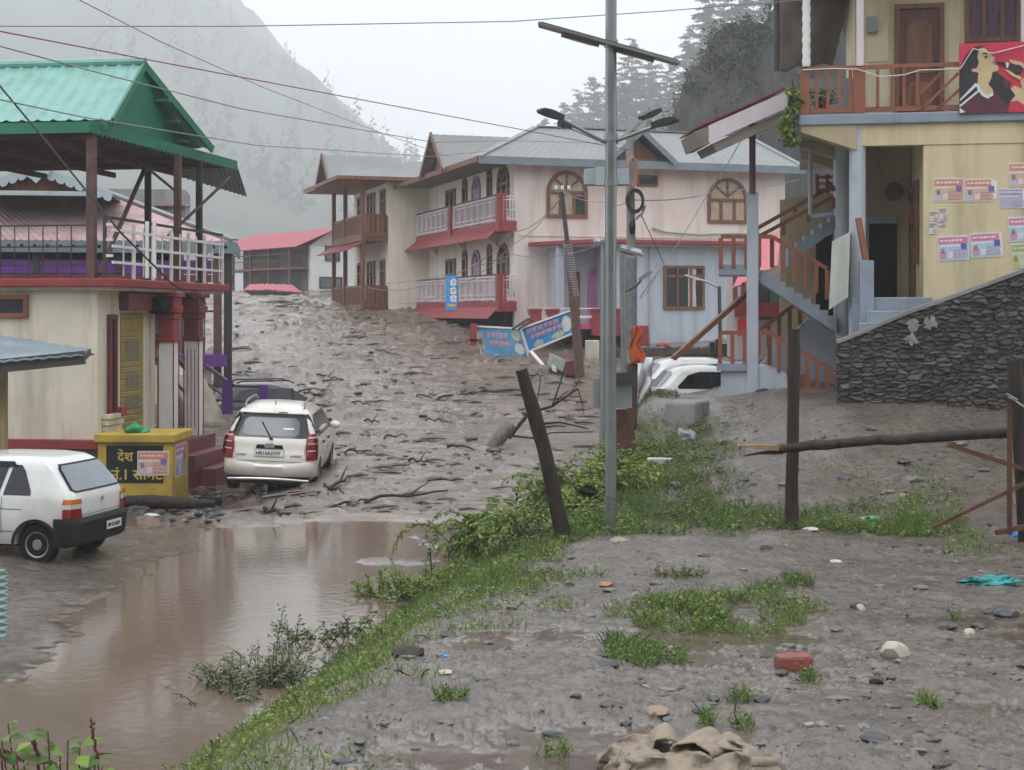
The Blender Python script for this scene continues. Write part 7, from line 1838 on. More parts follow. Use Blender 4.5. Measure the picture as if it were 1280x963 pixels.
def scrub():
    n = 34000; X = nr.rand(n) * 44 - 1; Y = 84 + nr.rand(n) * 33; z = h_cliff(X, Y); e = .3
    gx = np.abs(h_cliff(X + e, Y) - z) / e; gy = np.abs(h_cliff(X, Y + e) - z) / e; k = (np.hypot(gx, gy) < 2.2 + 1.4 * fbm(X * .4, Y * .4, 3)) & (z > 1) & (fbm(X * .35, Y * .35, 3, ox=40) > -.06) & (X + .4 * (z - 12) + 3 * fbm(X * .3, z * .3, 2) > 12.5)
    X, Y, z = X[k], Y[k], z[k]; m = 5; X, Y, z = (np.repeat(a, m) for a in (X, Y, z)); n = len(X)
    P = np.stack([X + nr.randn(n) * .25, Y + nr.randn(n) * .25, z + nr.rand(n) * .55], 1); a = nr.rand(n) * 6.28; D = np.stack([np.cos(a), np.sin(a), .3 + .6 * nr.rand(n)], 1); U = nr.randn(n, 3) * .5 + np.array([0, -.3, 1]); L = .16 + .22 * nr.rand(n)
    tag(leaf_mesh('cliff_scrub', P, D, U, L, L * .55, .35 + .25 * nr.randn(n) + .3 * fbm(X * .5, Y * .5, 3), foliage_mat('scrub_leaves', (.02, .035, .014), (.05, .08, .03), (.11, .14, .06))), kind='stuff')
    # far woods on the left mountain and on the slope under the deodars
    P, D, U, L, W, V = [], [], [], [], [], []
    def put(x, y, z, H, r):
        for k in range(16):
            f = k / 16; a = r.rand() * 6.28; P.append([x, y, z + H * (.12 + .85 * f)]); D.append([math.cos(a), math.sin(a), -.35]); U.append([-math.cos(a) * .3, -.9, .5]); L.append(H * .26 * (1 - f) + .3); W.append(H * .16 * (1 - f) + .5); V.append(.4 + .2 * r.randn())
    r = np.random.RandomState(6)
    for k in range(150):
        y = 750 + r.rand() * 450; px = 120 + r.rand() * 470; x = (px - CX) / F * y; z = float(h_mountain(np.array([x]), np.array([y]))[0])
        if z > 4: put(x, y, z, 20 + 18 * r.rand(), r)
    for k in range(300):
        y = 230 + r.rand() * 260; px = 660 + r.rand() * 330; x = (px - CX) / F * y; z = float(h_right(np.array([x]), np.array([y]))[0])
        put(x, y, z, 6 + 10 * r.rand(), r)
    tag(leaf_mesh('far_woods', np.array(P), np.array(D), np.array(U), np.array(L), np.array(W), np.array(V), CONIF), kind='stuff')
    # little orange flag on the cliff
    f = at(919, 44, 101); q = MB(); q.tube([f + Vector((.5, 0, -1.6)), f + Vector((.5, 0, .6))], .05, 6); q.mi = 1
    q.prism([f + Vector((.45, 0, .5)), f + Vector((-.35, 0, .2)), f + Vector((-.30, 0, -.7)), f + Vector((.45, 0, -.5))], Vector((0, .05, 0)))
    tag(q.build('cliff_flag', [M['darksteel'], pm('faded_orange_cloth', (.6, .28, .08), .8)]), 'small orange flag on the dark cliff top', 'flag')
scrub()
# ================================================================== fence, debris, stones and litter
def fence():
    def post(name, pts, rs, label, parent=None):
        mb = MB(); P_ = [Vector(p) for p in pts]; n = 9; Q = []; R = []
        for k in range(n):
            t = k / (n - 1) * (len(P_) - 1); i = min(int(t), len(P_) - 2); Q.append(P_[i].lerp(P_[i + 1], t - i) + Vector((rng.uniform(-1, 1), rng.uniform(-1, 1), 0)) * .006); R.append((rs[0] + (rs[1] - rs[0]) * k / (n - 1)) * rng.uniform(.94, 1.06))
        mb.tube(Q, R, 12); o = mb.build(name, M['bark'], parent, smooth=45); 
        if label: tag(o, label, 'post')
        return o
    Y = 18.0; b = at(709, 668, Y); b.z = gz(b.x, b.y) - .1
    post('fence_post', [b, at(680, 560, Y - .05), at(652, 462, Y - .1)], (.105, .075), 'dark weathered wooden post leaning left of the silver lamp pole')
    Y = 18.3; b = at(989, 662, Y); b.z = gz(b.x, b.y) - .08
    post('fence_post', [b, at(991, 540, Y), at(992.5, 412, Y)], (.085, .07), 'upright dark wooden post crossed by the horizontal log')
    Y = 17.6; b = at(1284, 690, Y); b.z = gz(b.x, b.y) - .1
    post('fence_post', [b, at(1276, 560, Y), at(1268, 450, Y)], (.10, .085), 'thick dark post tied with wire at the far right')
    mb = MB(); Y = 17.9; pts = [at(972, 561, Y - .05), at(1060, 553, Y), at(1160, 547, Y), at(1300, 540, Y - .15)]; Q = []
    for k in range(14): t = k / 13 * 3; i = min(int(t), 2); Q.append(pts[i].lerp(pts[i + 1], t - i) + Vector((0, 0, rng.uniform(-.012, .012))))
    mb.tube(Q, [.056 + .014 * k / 13 + rng.uniform(-.004, .004) for k in range(14)], 12)
    mb.tube([at(978, 565, Y - .05), at(950, 566.5, Y - .04), at(930, 570, Y - .02)], [.035, .02, .006], 6); o = mb.build('broken_log', M['bark'], smooth=45); tag(o, 'long dark horizontal log with splintered pale end across the upright post', 'log')
    q = MB(); q.prism([at(922, 557, Y - .1), at(950, 556, Y - .1), at(975, 558, Y - .1), at(975, 564, Y - .1), at(948, 562, Y - .1)], Vector((0, .08, 0))); q.build('splintered_end', pm('fresh_split_wood', (.30, .18, .09), .7, .3, 4, wood=True), o)
    t = thing('iron_frame', at(1262, 668, 17.5), 'rusty iron bar frame leaning at the right edge below the log', 'frame')
    for a, b_, w in (((1262, 668), (1262, 510), .05), ((1185, 556), (1290, 590), .06), ((1166, 660), (1290, 600), .05), ((1245, 666), (1300, 655), .07)):
        m = MB(); m.bar(at(*a, 17.4 if a[0] != 1185 else 17.2), at(*b_, 17.4 if a[0] != 1185 else 17.5), w, w * .8); m.build('iron_bar', M['rust'], t)
    w = MB(); w.tube([at(1262, 497, 17.4), at(1270, 502, 17.45), at(1285, 512, 17.4)], .012, 6); w.tube([at(1258, 492, 17.5), at(1272, 500, 17.4)], .010, 6); tag(w.build('tie_wire', M['galv']), 'pale wire tied round the thick dark post', 'wire')
    bb = MB(); c = base_at(968, 662, -.02)
    bb.box(Frame(c.x, c.y, 4), -.16, .22, -.06, .06, c.z, c.z + .085); tag(bb.build('wooden_block', M['gableboard'], bevel=.01), 'reddish brown block at the foot of the upright post', 'block')
    # sagging remnants of wire mesh along the bank
    mb = MB(); r = random.Random(3); A = at(690, 600, 18); B = at(585, 660, 18.6)
    for k in range(7):
        a = Vector((A.x - .02 * k, A.y, A.z - .13 * k)); b_ = base_at(600 + 14 * k, 700 + 3 * k, .05 + .05 * k) if k else base_at(605, 690, .3)
        mb.tube([a, a.lerp(b_, .35) - Z * .10, a.lerp(b_, .7) - Z * .12, b_], .004, 4)
    for k in range(9):
        t = (k + 1) / 10; a = A.lerp(base_at(605, 690, .3), t) - Z * .1; mb.tube([a, a + Vector((r.uniform(-.1, .1), 0, -.25)), a + Vector((r.uniform(-.2, .2), 0, -.55))], .0035, 4)
    for (x0, y0), (x1, y1) in (((712, 605), (860, 628)), ((715, 640), (930, 600)), ((860, 628), (985, 648))):
        mb.tube([at(x0, y0, 18.1), at((x0 + x1) / 2, (y0 + y1) / 2 + 14, 18.3), at(x1, y1, 18.3)], .004, 4)
    tag(mb.build('wire_mesh', M['darksteel'], smooth=60), 'sagging remnant of wire mesh fence below the leaning post', 'wire mesh')
fence()

def branches():
    # the stump with bare limbs in the flow, left of the leaning post
    x, y, z = px_ground(628, 560); t = thing('driftwood', (x, y, z), 'grey uprooted stump with bare dark limbs stranded in the debris flow', 'driftwood')
    q = MB(); Y = y
    q.tube([at(609, 569, Y), at(618, 556, Y), at(632, 538, Y + .1), at(640, 533, Y + .2)], [.12, .15, .16, .10], 12); q.build('stump', pm('wet_grey_wood', (.13, .12, .115), .6, .4, 3, wood=True, bump=.6, bscale=9), t, smooth=45)
    q = MB(); Y -= .15
    for pts, r in ((((636, 548), (650, 530), (662, 516), (690, 508), (722, 486)), .05), (((690, 508), (700, 480), (707, 455)), .022), (((662, 516), (672, 498), (676, 472)), .018), (((708, 497), (722, 480), (728, 466)), .016), (((634, 560), (650, 568), (672, 560)), .035), (((676, 530), (700, 528), (735, 536)), .03), (((640, 545), (668, 548), (690, 541), (742, 540)), .026), (((722, 486), (728, 505), (730, 520)), .015), (((692, 506), (705, 492), (712, 488)), .015)):
        P_ = [at(a, b, Y + (i % 2) * .08) for i, (a, b) in enumerate(pts)]; q.tube(P_, [r * (1 - .7 * i / len(P_)) for i in range(len(P_))], 7)
    q.build('limbs', M['bark'], t, smooth=60)
    r = random.Random(21)
    L = [(412, 614, 440, 598), (404, 607, 432, 619), (455, 630, 560, 617), (420, 636, 468, 626), (548, 498, 596, 495), (505, 470, 540, 468), (520, 495, 552, 500), (600, 492, 640, 490), (455, 528, 475, 530), (480, 552, 508, 548), (512, 580, 540, 584), (560, 560, 592, 566), (330, 640, 352, 648), (430, 568, 466, 565),
         (470, 440, 500, 443), (560, 430, 592, 432), (395, 470, 424, 474), (372, 492, 402, 497), (600, 455, 630, 457), (530, 530, 565, 528), (660, 470, 682, 474), (440, 505, 462, 510)]
    for k, (x0, y0, x1, y1) in enumerate(L):
        a, b = base_at(x0, y0, .02), base_at(x1, y1, .03); n = 6; Q = [a.lerp(b, i / n) + Vector((0, 0, .0 if i in (0, n) else r.uniform(-.02, .07))) + Vector((r.uniform(-.03, .03), r.uniform(-.06, .06), 0)) for i in range(n + 1)]
        mb = MB(); w = r.uniform(.022, .045); mb.tube(Q, [w * (1 - .5 * i / n) for i in range(n + 1)], 6)
        if k % 2 == 0: m = Q[3]; mb.tube([m, m + (b - a) * .15 + Vector((0, .1, .12)), m + (b - a) * .3 + Vector((0, .1, .22))], [w * .6, w * .4, w * .2], 5)
        tag(mb.build('fallen_branch', M['bark'], smooth=50), 'dark wet broken branch lying in the brown debris flow', 'branch', 'branches in the debris flow')
    # countless clods and twigs
    nr2 = np.random.RandomState(31); n = 2600; Y = 23.6 * np.exp(nr2.rand(n) * math.log(78 / 23.6)); px = 285 + nr2.rand(n) * 480; X = (px - CX) / F * Y
    z, fl, wet, up, s = ground_fields(X, Y); cl = fbm(X * .55, Y * 1.3, 4, ox=62); k = (fl > .5) & (cl > -.02 + .25 * nr2.rand(n) - .1); X, Y, z = X[k], Y[k], z[k]
    mb = MB(); rr = random.Random(9)
    for i in range(len(X)):
        c = Vector((X[i], Y[i], z[i] + .005)); s_ = (.015 + .11 * rr.random() ** 3.2) * (.7 + Y[i] / 60)
        if rr.random() < .45:
            a = rr.uniform(-.5, .5); l = s_ * rr.uniform(2.5, 7); d = Vector((math.cos(a), math.sin(a) * .6, rr.uniform(-.05, .12))) * l; mb.tube([c - d / 2, c + d * .1 + Z * s_ * .3, c + d / 2], [s_ * .28, s_ * .3, s_ * .12], 4)
        else: mb.rock(c, (s_ * rr.uniform(.8, 2.0), s_, s_ * rr.uniform(.35, .7)), i, 1, .9, rr.uniform(0, 6))
    tag(mb.build('mud_debris', pm('wet_mud_debris', (.085, .066, .053), .45, .5, 1.2, bump=.5, bscale=12), smooth=35), kind='stuff')
branches()

STONES = [pm('dark_wet_slate', (.05, .05, .052), .4, .4, 4, bump=.5, bscale=16), pm('grey_wet_stone', (.13, .125, .12), .45, .35, 4, bump=.5, bscale=16), pm('tan_wet_stone', (.26, .20, .14), .5, .3, 4, bump=.5, bscale=16), pm('pale_wet_stone', (.42, .38, .32), .5, .25, 4, bump=.4, bscale=16)]
def stones():
    def one(px, py, w, h, m, label, cat='stone', sub=2, d=None, group=None, name='stone', seed=None):
        c = base_at(px, py); s = c.y / F; mb = MB(); hw = w * s / 2; hh = h * s
        mb.rock(c + Z * hh * .2, (hw, (d or 1.0) * hw, hh * .62), seed or int(px), sub, .5, 0); tag(mb.build(name, m, smooth=28), label, cat, group)
    c = base_at(992, 834); fr = Frame(c.x, c.y, 12); q = MB(); q.box(fr, -.115, .115, -.06, .06, c.z - .01, c.z + .095); o = q.build('broken_brick', pm('wet_red_brick', (.24, .065, .05), .45, .25, 6, bump=.7, bscale=30, dirt=(.12, .05, .045), dirt_amt=.7), bevel=.022)
    tag(o, 'red brick lying in the wet grey yard', 'brick')
    one(1119, 822, 40, 24, STONES[3], 'cream coloured angular stone beside the dark stones right of the brick', d=.8, seed=4)
    one(1136, 834, 24, 9, STONES[0], 'black flat stone tucked against the cream stone')
    one(1212, 792, 17, 13, STONES[3], 'small pale rounded stone in the dark stone cluster at right', d=.9)
    for a in ((1185, 784, 28, 8), (1222, 780, 22, 9), (1258, 766, 36, 14), (1240, 763, 22, 9)): one(*a, STONES[0], 'black wet slate piece in the cluster around the pale stone at right', group='slates near the pale stone')
    one(1076, 764, 14, 9, STONES[3], 'tiny pale pebble against a dark stone above the brick'); one(1068, 762, 13, 11, STONES[0], 'small black stone against the tiny pale pebble')
    one(1095, 938, 40, 13, STONES[0], 'flat black stone lowest in the wet yard, right of the sack'); one(1096, 858, 20, 12, STONES[0], 'rounded dark stone pair member below the cream stone', group=None); one(1098, 849, 18, 8, STONES[1], 'grey flat stone resting behind the rounded dark stone')
    one(765, 887, 36, 8, STONES[0], 'dark flat slate just above the sack on the left'); one(822, 893, 34, 12, STONES[2], 'tan flat stone above the crumpled sack')
    one(655, 727, 18, 9, pm('orange_brick_piece', (.36, .15, .08), .6, .3, 6, bump=.5), 'orange brick fragment on the grassy bank edge'); one(775, 680, 26, 8, STONES[2], 'tan broken plank piece near the lamp pole foot', cat='plank'); one(756, 735, 24, 6, pm('orange_brick_piece', (1, 1, 1)), 'flat rusty brick sliver right of the bank')
    one(510, 823, 44, 20, pm('dark_soil_clod', (.05, .036, .028), .7, .4, 5, bump=.8, bscale=20), 'dark soil clod on the edge of the grassy bank', cat='clod', d=.7)
    one(557, 848, 22, 5, STONES[3], 'pale flat stone alone in the mud left of centre'); one(845, 610, 16, 8, STONES[1], 'grey stone on the grass near the silver pole'); one(905, 555, 22, 8, STONES[1], 'pale grey stone at the yard corner by the log end', seed=9)
    one(1012, 671, 22, 5, pm('dirty_paper', (.45, .43, .40), .6, .2, 6), 'white crumpled scrap beside the wooden post foot', cat='litter', name='scrap'); one(1045, 704, 18, 4, pm('dirty_paper', (1, 1, 1)), 'thin white scrap on the grey mud behind the grass patch', cat='litter', name='scrap')
    one(838, 640, 10, 5, M['paper'], 'tiny white scrap in the grass right of the pole', cat='litter', name='scrap'); one(720, 700, 26, 6, STONES[1], 'long grey stone on the bank below the leaning post', d=.5); one(762, 742, 20, 4, STONES[1], 'thin grey slate in the open mud')
    for a in ((560, 790, 22, 7), (610, 800, 16, 6), (575, 812, 18, 5), (640, 758, 16, 6), (712, 732, 14, 7), (690, 745, 20, 6), (735, 770, 22, 5), (760, 838, 30, 10), (660, 905, 24, 7), (690, 915, 30, 9), (640, 925, 20, 7), (600, 860, 14, 5), (730, 820, 18, 5), (875, 895, 24, 7), (820, 735, 18, 8), (985, 805, 26, 7), (1046, 790, 18, 6), (1050, 880, 34, 6), (935, 870, 20, 6), (1180, 800, 18, 6), (1150, 740, 22, 6), (1100, 735, 16, 5), (1200, 850, 18, 6), (1140, 900, 14, 5),
              (960, 690, 22, 12), (1160, 688, 14, 9), (1185, 690, 16, 7), (1120, 686, 14, 5), (1060, 600, 28, 8), (1110, 620, 18, 6), (980, 610, 20, 6), (1130, 580, 20, 6), (1020, 560, 18, 6), (1200, 560, 22, 7), (1090, 540, 18, 6), (930, 600, 16, 5), (1000, 585, 14, 5), (1140, 600, 30, 8), (1230, 590, 16, 6), (870, 560, 14, 6), (900, 590, 14, 5), (1250, 720, 14, 5), (1000, 740, 12, 5), (1085, 870, 12, 6), (880, 700, 16, 5), (930, 715, 14, 4), (560, 905, 18, 6), (480, 905, 16, 6), (520, 930, 14, 5), (450, 930, 18, 6), (720, 880, 16, 6), (800, 860, 18, 5)):
        r = random.Random(a[0] * 7 + a[1]); one(*a, STONES[r.choice((0, 0, 1, 1))], 'small dark wet stone lying in the grey mud of the yard', group='loose stones in the yard', d=r.uniform(.5, .9), seed=a[0] + a[1])
    # gravel too many to count
    r2 = np.random.RandomState(17); n = 4300; Y = 5.3 * np.exp(r2.rand(n) * math.log(29 / 5.3)); px = 150 + r2.rand(n) * 1230; X = (px - CX) / F * Y; z, fl, wet, up, s = ground_fields(X, Y)
    cl = fbm(X * .8, Y * .8, 4, ox=52); k = (up > .5) & (fl < .3) & (cl > -.10 + .35 * r2.rand(n) - .15) & (wet < .75); X, Y, z = X[k], Y[k], z[k]; rr = random.Random(2)
    sets = [MB() for _ in range(3)]
    for i in range(len(X)):
        s_ = (.004 + .03 * rr.random() ** 4.0) * (.8 + Y[i] / 22); sets[rr.choice((0, 0, 0, 0, 0, 1, 1, 1, 1, 1, 2))].rock((X[i], Y[i], z[i] + s_ * .1), (s_ * rr.uniform(.9, 1.9), s_ * rr.uniform(.7, 1.3), s_ * rr.uniform(.35, .75)), i, 1, .9, rr.uniform(0, 6))
    allm = MB()
    for i, q in enumerate(sets): b_ = len(allm.v); allm.v += q.v; allm.f += [[b_ + j for j in f] for f in q.f]; allm.m += [i] * len(q.f)
    tag(allm.build('gravel', STONES[:3], smooth=30), kind='stuff')
    # rubble strewn at the roadside by the steps
    r3 = random.Random(12); rb = MB()
    for k in range(130): p = base_at(r3.uniform(165, 275), r3.uniform(612, 655)); s_ = r3.uniform(.03, .12); rb.rock(p + Z * s_ * .2, (s_ * 1.4, s_, s_ * .6), k, 1, .8, r3.uniform(0, 6))
    tag(rb.build('roadside_rubble', STONES[0], smooth=30), kind='stuff')
    p = base_at(250, 622); q = MB(); q.rock(p + Z * .08, (.17, .15, .16), 3, 2, .5); tag(q.build('brown_stone', pm('brown_red_stone', (.16, .07, .05), .6, .3, 4, bump=.5), smooth=28), 'reddish brown stone in the gutter below the porch steps', 'stone')
    p = base_at(266, 634); q = MB(); q.tube([p + Vector((-.14, 0, .09)), p + Vector((.16, .05, .09))], .09, 12); tag(q.build('black_pipe', M['tyre'], smooth=40), 'short black pipe stub lying in the gutter beside the cream white car', 'pipe')
    p = base_at(190, 636); q = MB(); q.tube([p + Vector((-.75, .2, .1)), p + Vector((0, 0, .13)), p + Vector((.6, -.1, .10)), p + Vector((1.1, .1, .08))], [.10, .12, .11, .06], 10); tag(q.build('drift_log', M['bark'], smooth=45), 'dark log lying below the yellow painted counter', 'log')
stones()

def litter():
    def crumple(name, c, size, m, label, cat, seed, sub=4, amp=.4):
        bm = bmesh.new(); bmesh.ops.create_icosphere(bm, subdivisions=sub, radius=1); v = np.array([q.co[:] for q in bm.verts]); f = [[q.index for q in x.verts] for x in bm.faces]; bm.free()
        n = np.abs(fbm(v[:, 0] * 1.9 + seed, v[:, 1] * 1.9 + v[:, 2] * 1.3, 4)) + .6 * np.abs(fbm(v[:, 2] * 3.1 + seed, v[:, 0] * 3.1 - v[:, 1] * 2, 4, ox=9)); v = v * (1 + amp * (n - .25) * 2.2)[:, None]
        v[:, 2] = np.where(v[:, 2] < -.25, -.25 + (v[:, 2] + .25) * .15, v[:, 2]); mb = MB(); mb.add([Vector(c) + Vector((q[0] * size[0], q[1] * size[1], (q[2] + .25) * size[2])) for q in v], f)
        return tag(mb.build(name, m, smooth=70), label, cat)
    sack = pm('wet_jute_sack', (.29, .235, .175), .7, .2, 3, bump=.4, bscale=60, dirt=(.10, .08, .06), dirt_amt=.9, dirt_scale=5)
    # folded sack: a sheet gathered into ridges
    n, m = 90, 60; c = base_at(862, 962); vs = []
    for j in range(m):
        for i in range(n):
            a, b = i / (n - 1) * 2 - 1, j / (m - 1) * 2 - 1; X, Y = a * .37, b * .30; ed = max(0, 1 - (abs(a) ** 3 * .9)) * max(0, 1 - abs(b) ** 3 * .9)
            nx = float(0); vs.append((X, Y, ed))
    V = np.array(vs); r = fbm(V[:, 0] * 5.2 + 3, V[:, 1] * 4.2, 3, gain=.5); r2 = fbm(V[:, 0] * 12, V[:, 1] * 9 + 4, 3)
    cr = np.zeros(len(V)); q_ = random.Random(5)
    for k in range(9):
        th = q_.uniform(0, 3.14); fq = q_.uniform(2.2, 6.5); w = (V[:, 0] * math.cos(th) + V[:, 1] * math.sin(th)) * fq + .9 * r + q_.uniform(0, 1); cr += (np.abs((w % 1) - .5) * 2) ** 1.6 * .9 / fq
    hz = V[:, 2] ** .6 * (.02 + .115 * cr + .07 * np.clip(r + .1, 0, 1))
    P = np.stack([c.x + V[:, 0] * (1 + .15 * r2) , c.y + V[:, 1] * (1 + .2 * r), c.z - .015 + hz], 1)
    P[:, 0] += .02 * np.sin(cr * 9 + V[:, 1] * 9); P[:, 1] += .02 * np.sin(cr * 9)
    mb = MB(); mb.add(P.tolist(), [(j * n + i, j * n + i + 1, (j + 1) * n + i + 1, (j + 1) * n + i) for j in range(m - 1) for i in range(n - 1)])
    q_ = random.Random(9)
    for ox, oy, oz, rad, ln, az, fl in ((-.10, .10, .10, .085, .20, .4, .65), (.05, .02, .11, .075, .22, -.3, .7), (.17, .08, .08, .07, .18, .2, .6), (-.22, -.02, .06, .07, .2, .9, .6), (.25, -.08, .05, .06, .2, -.8, .6)):
        rings = []                                       # open mouthed folds of the cloth
        for k in range(9):
            f = k / 8; ph = q_.uniform(0, 6)
            rings.append([Vector((c.x + ox, c.y + oy, c.z + oz)) + Matrix.Rotation(az, 3, 'Z') @ Vector(((f - .5) * .08 + rad * (1.1 - .3 * f) * math.cos(a) * (1 + .22 * math.sin(3 * a + ox * 40) + .1 * math.sin(7 * a + f * 4)), -ln * .5 + f * ln, rad * fl * math.sin(a) * (1 + .25 * math.sin(2 * a + f * 3 + oy * 30)))) for a in np.linspace(0, 2 * math.pi, 29)[:-1]])
        mb.loft(rings, cap=False)
    o = mb.build('crumpled_sack', sack, smooth=80, fix=False); so = o.modifiers.new('thick', 'SOLIDIFY'); so.thickness = .008
    tag(o, 'crumpled muddy beige sack lying at the bottom of the yard', 'sack')
    white = pm('dirty_white_plastic', (.60, .61, .62), .4, .1, 5, dirt=(.35, .33, .3), dirt_amt=.6)
    p = base_at(824, 582); q = MB(); fr = Frame(p.x, p.y, -12); q.loft([[fr.p(u * s_, v * s_ * .6, p.z + h) for u, v in ((-.2, -.12), (.2, -.12), (.22, .12), (-.2, .12))] for s_, h in ((.7, 0), (1, .10), (.92, .11), (.62, .03))]); tag(q.build('plastic_tray', white), 'white plastic tray lying in the grass above the bank', 'tray')
    crumple('grey_bundle', base_at(858, 548), (.17, .14, .14), pm('grey_wet_bundle', (.28, .28, .29), .5, .3, 6), 'grey wet plastic bundle on the yard edge above the white tray', 'bundle', 3)
    crumple('plastic_scrap', base_at(1222, 502), (.13, .09, .09), white, 'white plastic scrap at the foot of the stone wall, beside another', 'litter', 5, 3)
    crumple('plastic_scrap', base_at(1258, 501), (.11, .09, .10), pm('pale_blue_plastic', (.48, .54, .66), .4), 'pale bluish plastic scrap at the wall foot near the dark post', 'litter', 8, 3)
    crumple('turquoise_cloth', base_at(1238, 732), (.25, .13, .05), pm('turquoise_cloth', (.02, .22, .22), .6, .25, 6), 'flattened turquoise cloth in the mud at the right', 'cloth', 11, 4, .5)
    crumple('blue_bag', base_at(1276, 672), (.12, .10, .06), pm('blue_plastic', (.05, .30, .75), .4, .2, 6), 'bright blue plastic bag at the right edge under the iron bars', 'bag', 13, 3)
    b = base_at(1090, 656, .05); d = Vector((1, .25, .02)).normalized(); t = thing('plastic_bottle', b, 'clear plastic bottle with turquoise label lying in the grass', 'bottle')
    q = MB(); q.tube([b - d * .17, b - d * .16, b + d * .06, b + d * .12, b + d * .15], [.03, .048, .048, .02, .018], 12); q.build('bottle', white, t, smooth=40); q = MB(); q.tube([b - d * .10, b + d * .03], .050, 12); q.build('label', pm('turquoise_label', (.05, .50, .45), .4), t, smooth=40)
    one = MB(); p = base_at(437, 823); one.rock(p + Z * .01, (.05, .03, .015), 2, 2)
    p = base_at(557, 825); one = MB(); one.rock(p + Z * .01, (.03, .02, .012), 3, 1); tag(one.build('blue_scrap', pm('blue_plastic', (1, 1, 1))), 'tiny blue plastic scrap on the bank edge', 'litter')
    p = base_at(190, 648); q = MB(); q.rock(p + Z * .03, (.16, .10, .05), 4, 2); tag(q.build('white_bag', white, smooth=40), 'flat white plastic scrap on the road in front of the gutter log', 'litter')
    # drooping white sheet on the rear of the half buried car, slab and plate under the poles
    n, m = 14, 22; vs = []
    for j in range(m):
        for i in range(n):
            a, b_ = i / (n - 1), j / (m - 1); x = 791 + 25 * a - 4 * b_ + (3 if b_ > .5 else 0) * math.sin(a * 9); y = 447 + (70 + 18 * math.sin(a * 5)) * b_
            vs.append(at(x, y, 31.0 + .10 * math.sin(a * 11 + b_ * 4) + .08 * math.sin(b_ * 13 + a * 3)))
    mb = MB(); mb.add(vs, [(j * n + i, j * n + i + 1, (j + 1) * n + i + 1, (j + 1) * n + i) for j in range(m - 1) for i in range(n - 1)]); o = mb.build('plastic_sheet', white, smooth=80, fix=False); s_ = o.modifiers.new('thick', 'SOLIDIFY'); s_.thickness = .006
    tag(o, 'torn white plastic sheet hanging over the rear of the half buried white car', 'plastic sheet')
    q = MB(); q.hexa([at(824, 545, 28.0), at(868, 532, 27.4), at(885, 528, 28.6), at(836, 535, 29.4), at(832, 503, 28.0), at(870, 503, 27.4), at(888, 500, 28.6), at(845, 499, 29.4)]); tag(q.build('concrete_slab', M['concrete'], bevel=.05), 'broken grey concrete slab half buried in the mound before the white cars', 'slab')
    q = MB(); q.prism([at(770, 512, 26.2), at(783, 512, 26.2), at(797, 572, 26.0), at(788, 580, 26.0), at(770, 565, 26.0)], Vector((.05, .12, 0))); tag(q.build('rusty_plate', M['rust']), 'rusty brown steel plate leaning at the foot of the poles', 'plate')
litter()

# ------------------------------------------------------------------ fallen shop banners in front of the pink house
def banner(pts, Y0, Y1, label, seed, faded):
    a, b, c, d = [at(x, y, Yy) for (x, y), Yy in zip(pts, (Y0, Y1, Y1, Y0))]; t = thing('shop_banner', (a + b) / 2, label, 'banner')
    bl = pm('faded_blue_print', (.09, .33, .58), .45, .25, 2.5, dirt=(.30, .42, .50), dirt_amt=.7) if faded else M['sky_blue']
    f = MB(); o = Vector((0, .06, 0)); f.hexa([a + o, b + o, b + o * 2, a + o * 2, d + o, c + o, c + o * 2, d + o * 2]); f.build('board', bl, t)
    N = (b - a).cross(d - a).normalized()
    if N.y > 0: N = -N
    P = lambda u, v, k=1: (a * (1 - u) + b * u) * (1 - v) + (d * (1 - u) + c * u) * v + o + N * (.006 * k)
    fr = MB()
    for (u0, v0), (u1, v1) in (((0, 0), (1, 0)), ((0, 0), (0, 1)), ((1, 0), (1, 1)), ((0, 1), (1, 1))): fr.bar(P(u0, v0), P(u1, v1), .08, .06)
    fr.build('frame', M['white'], t)
    r = random.Random(seed); tx = MB(); q = MB()
    # two lines of worn, unreadable lettering hanging from a headline
    for row, (v0, v1, u0, u1) in enumerate(((.66, .88, .08, .72), (.38, .60, .14, .80)) if not faded else ((.58, .80, .22, .70), (.30, .52, .24, .66))):
        u = u0
        while u < u1:
            w = r.uniform(.06, .12); tx.poly([P(u, v1 - .04, 2), P(min(u + w, u1), v1 - .04, 2), P(min(u + w, u1), v1, 2), P(u, v1, 2)])
            x = u
            while x < min(u + w, u1) - .015:
                k = r.uniform(.012, .022); lo = v0 + r.uniform(0, .07); tx.poly([P(x, lo, 2), P(x + k * .7, lo, 2), P(x + k * .7, v1 - .03, 2), P(x, v1 - .03, 2)])
                if r.random() < .6: m_ = lo + (v1 - lo) * r.uniform(.1, .5); tx.poly([P(x, m_, 3), P(x + k * 1.5, m_ + .01, 3), P(x + k * 1.5, m_ + .06, 3), P(x, m_ + .05, 3)])
                x += k * 1.25
            u += w + .018
    tx.build('lettering', M['pinkprint'], t, fix=False)
    pal = pm('worn_photo_print', (.50, .52, .42), .5, .35, 3.5, dirt=(.16, .20, .14), dirt_amt=.7, dirt_scale=3); bare = pm('torn_bare_sheet', (.62, .64, .63), .5, .12, 3)
    spots = ((.86, .5, .11, .42, bare), (.68, .20, .16, .15, pal), (.25, .16, .12, .17, pal)) if not faded else ((.07, .5, .07, .42, pal), (.86, .74, .11, .2, pal), (.86, .3, .11, .22, bare))
    for k, (u, v, ru, rv, m_) in enumerate(spots):
        q = MB(); q.poly([P(min(.99, max(.01, u + ru * math.cos(t_) * r.uniform(.75, 1.05))), min(.98, max(.02, v + rv * math.sin(t_) * r.uniform(.75, 1.05))), 2 + k) for t_ in np.linspace(0, 2 * math.pi, 17)[:-1]]); q.build('print_patch', m_, t, fix=False)
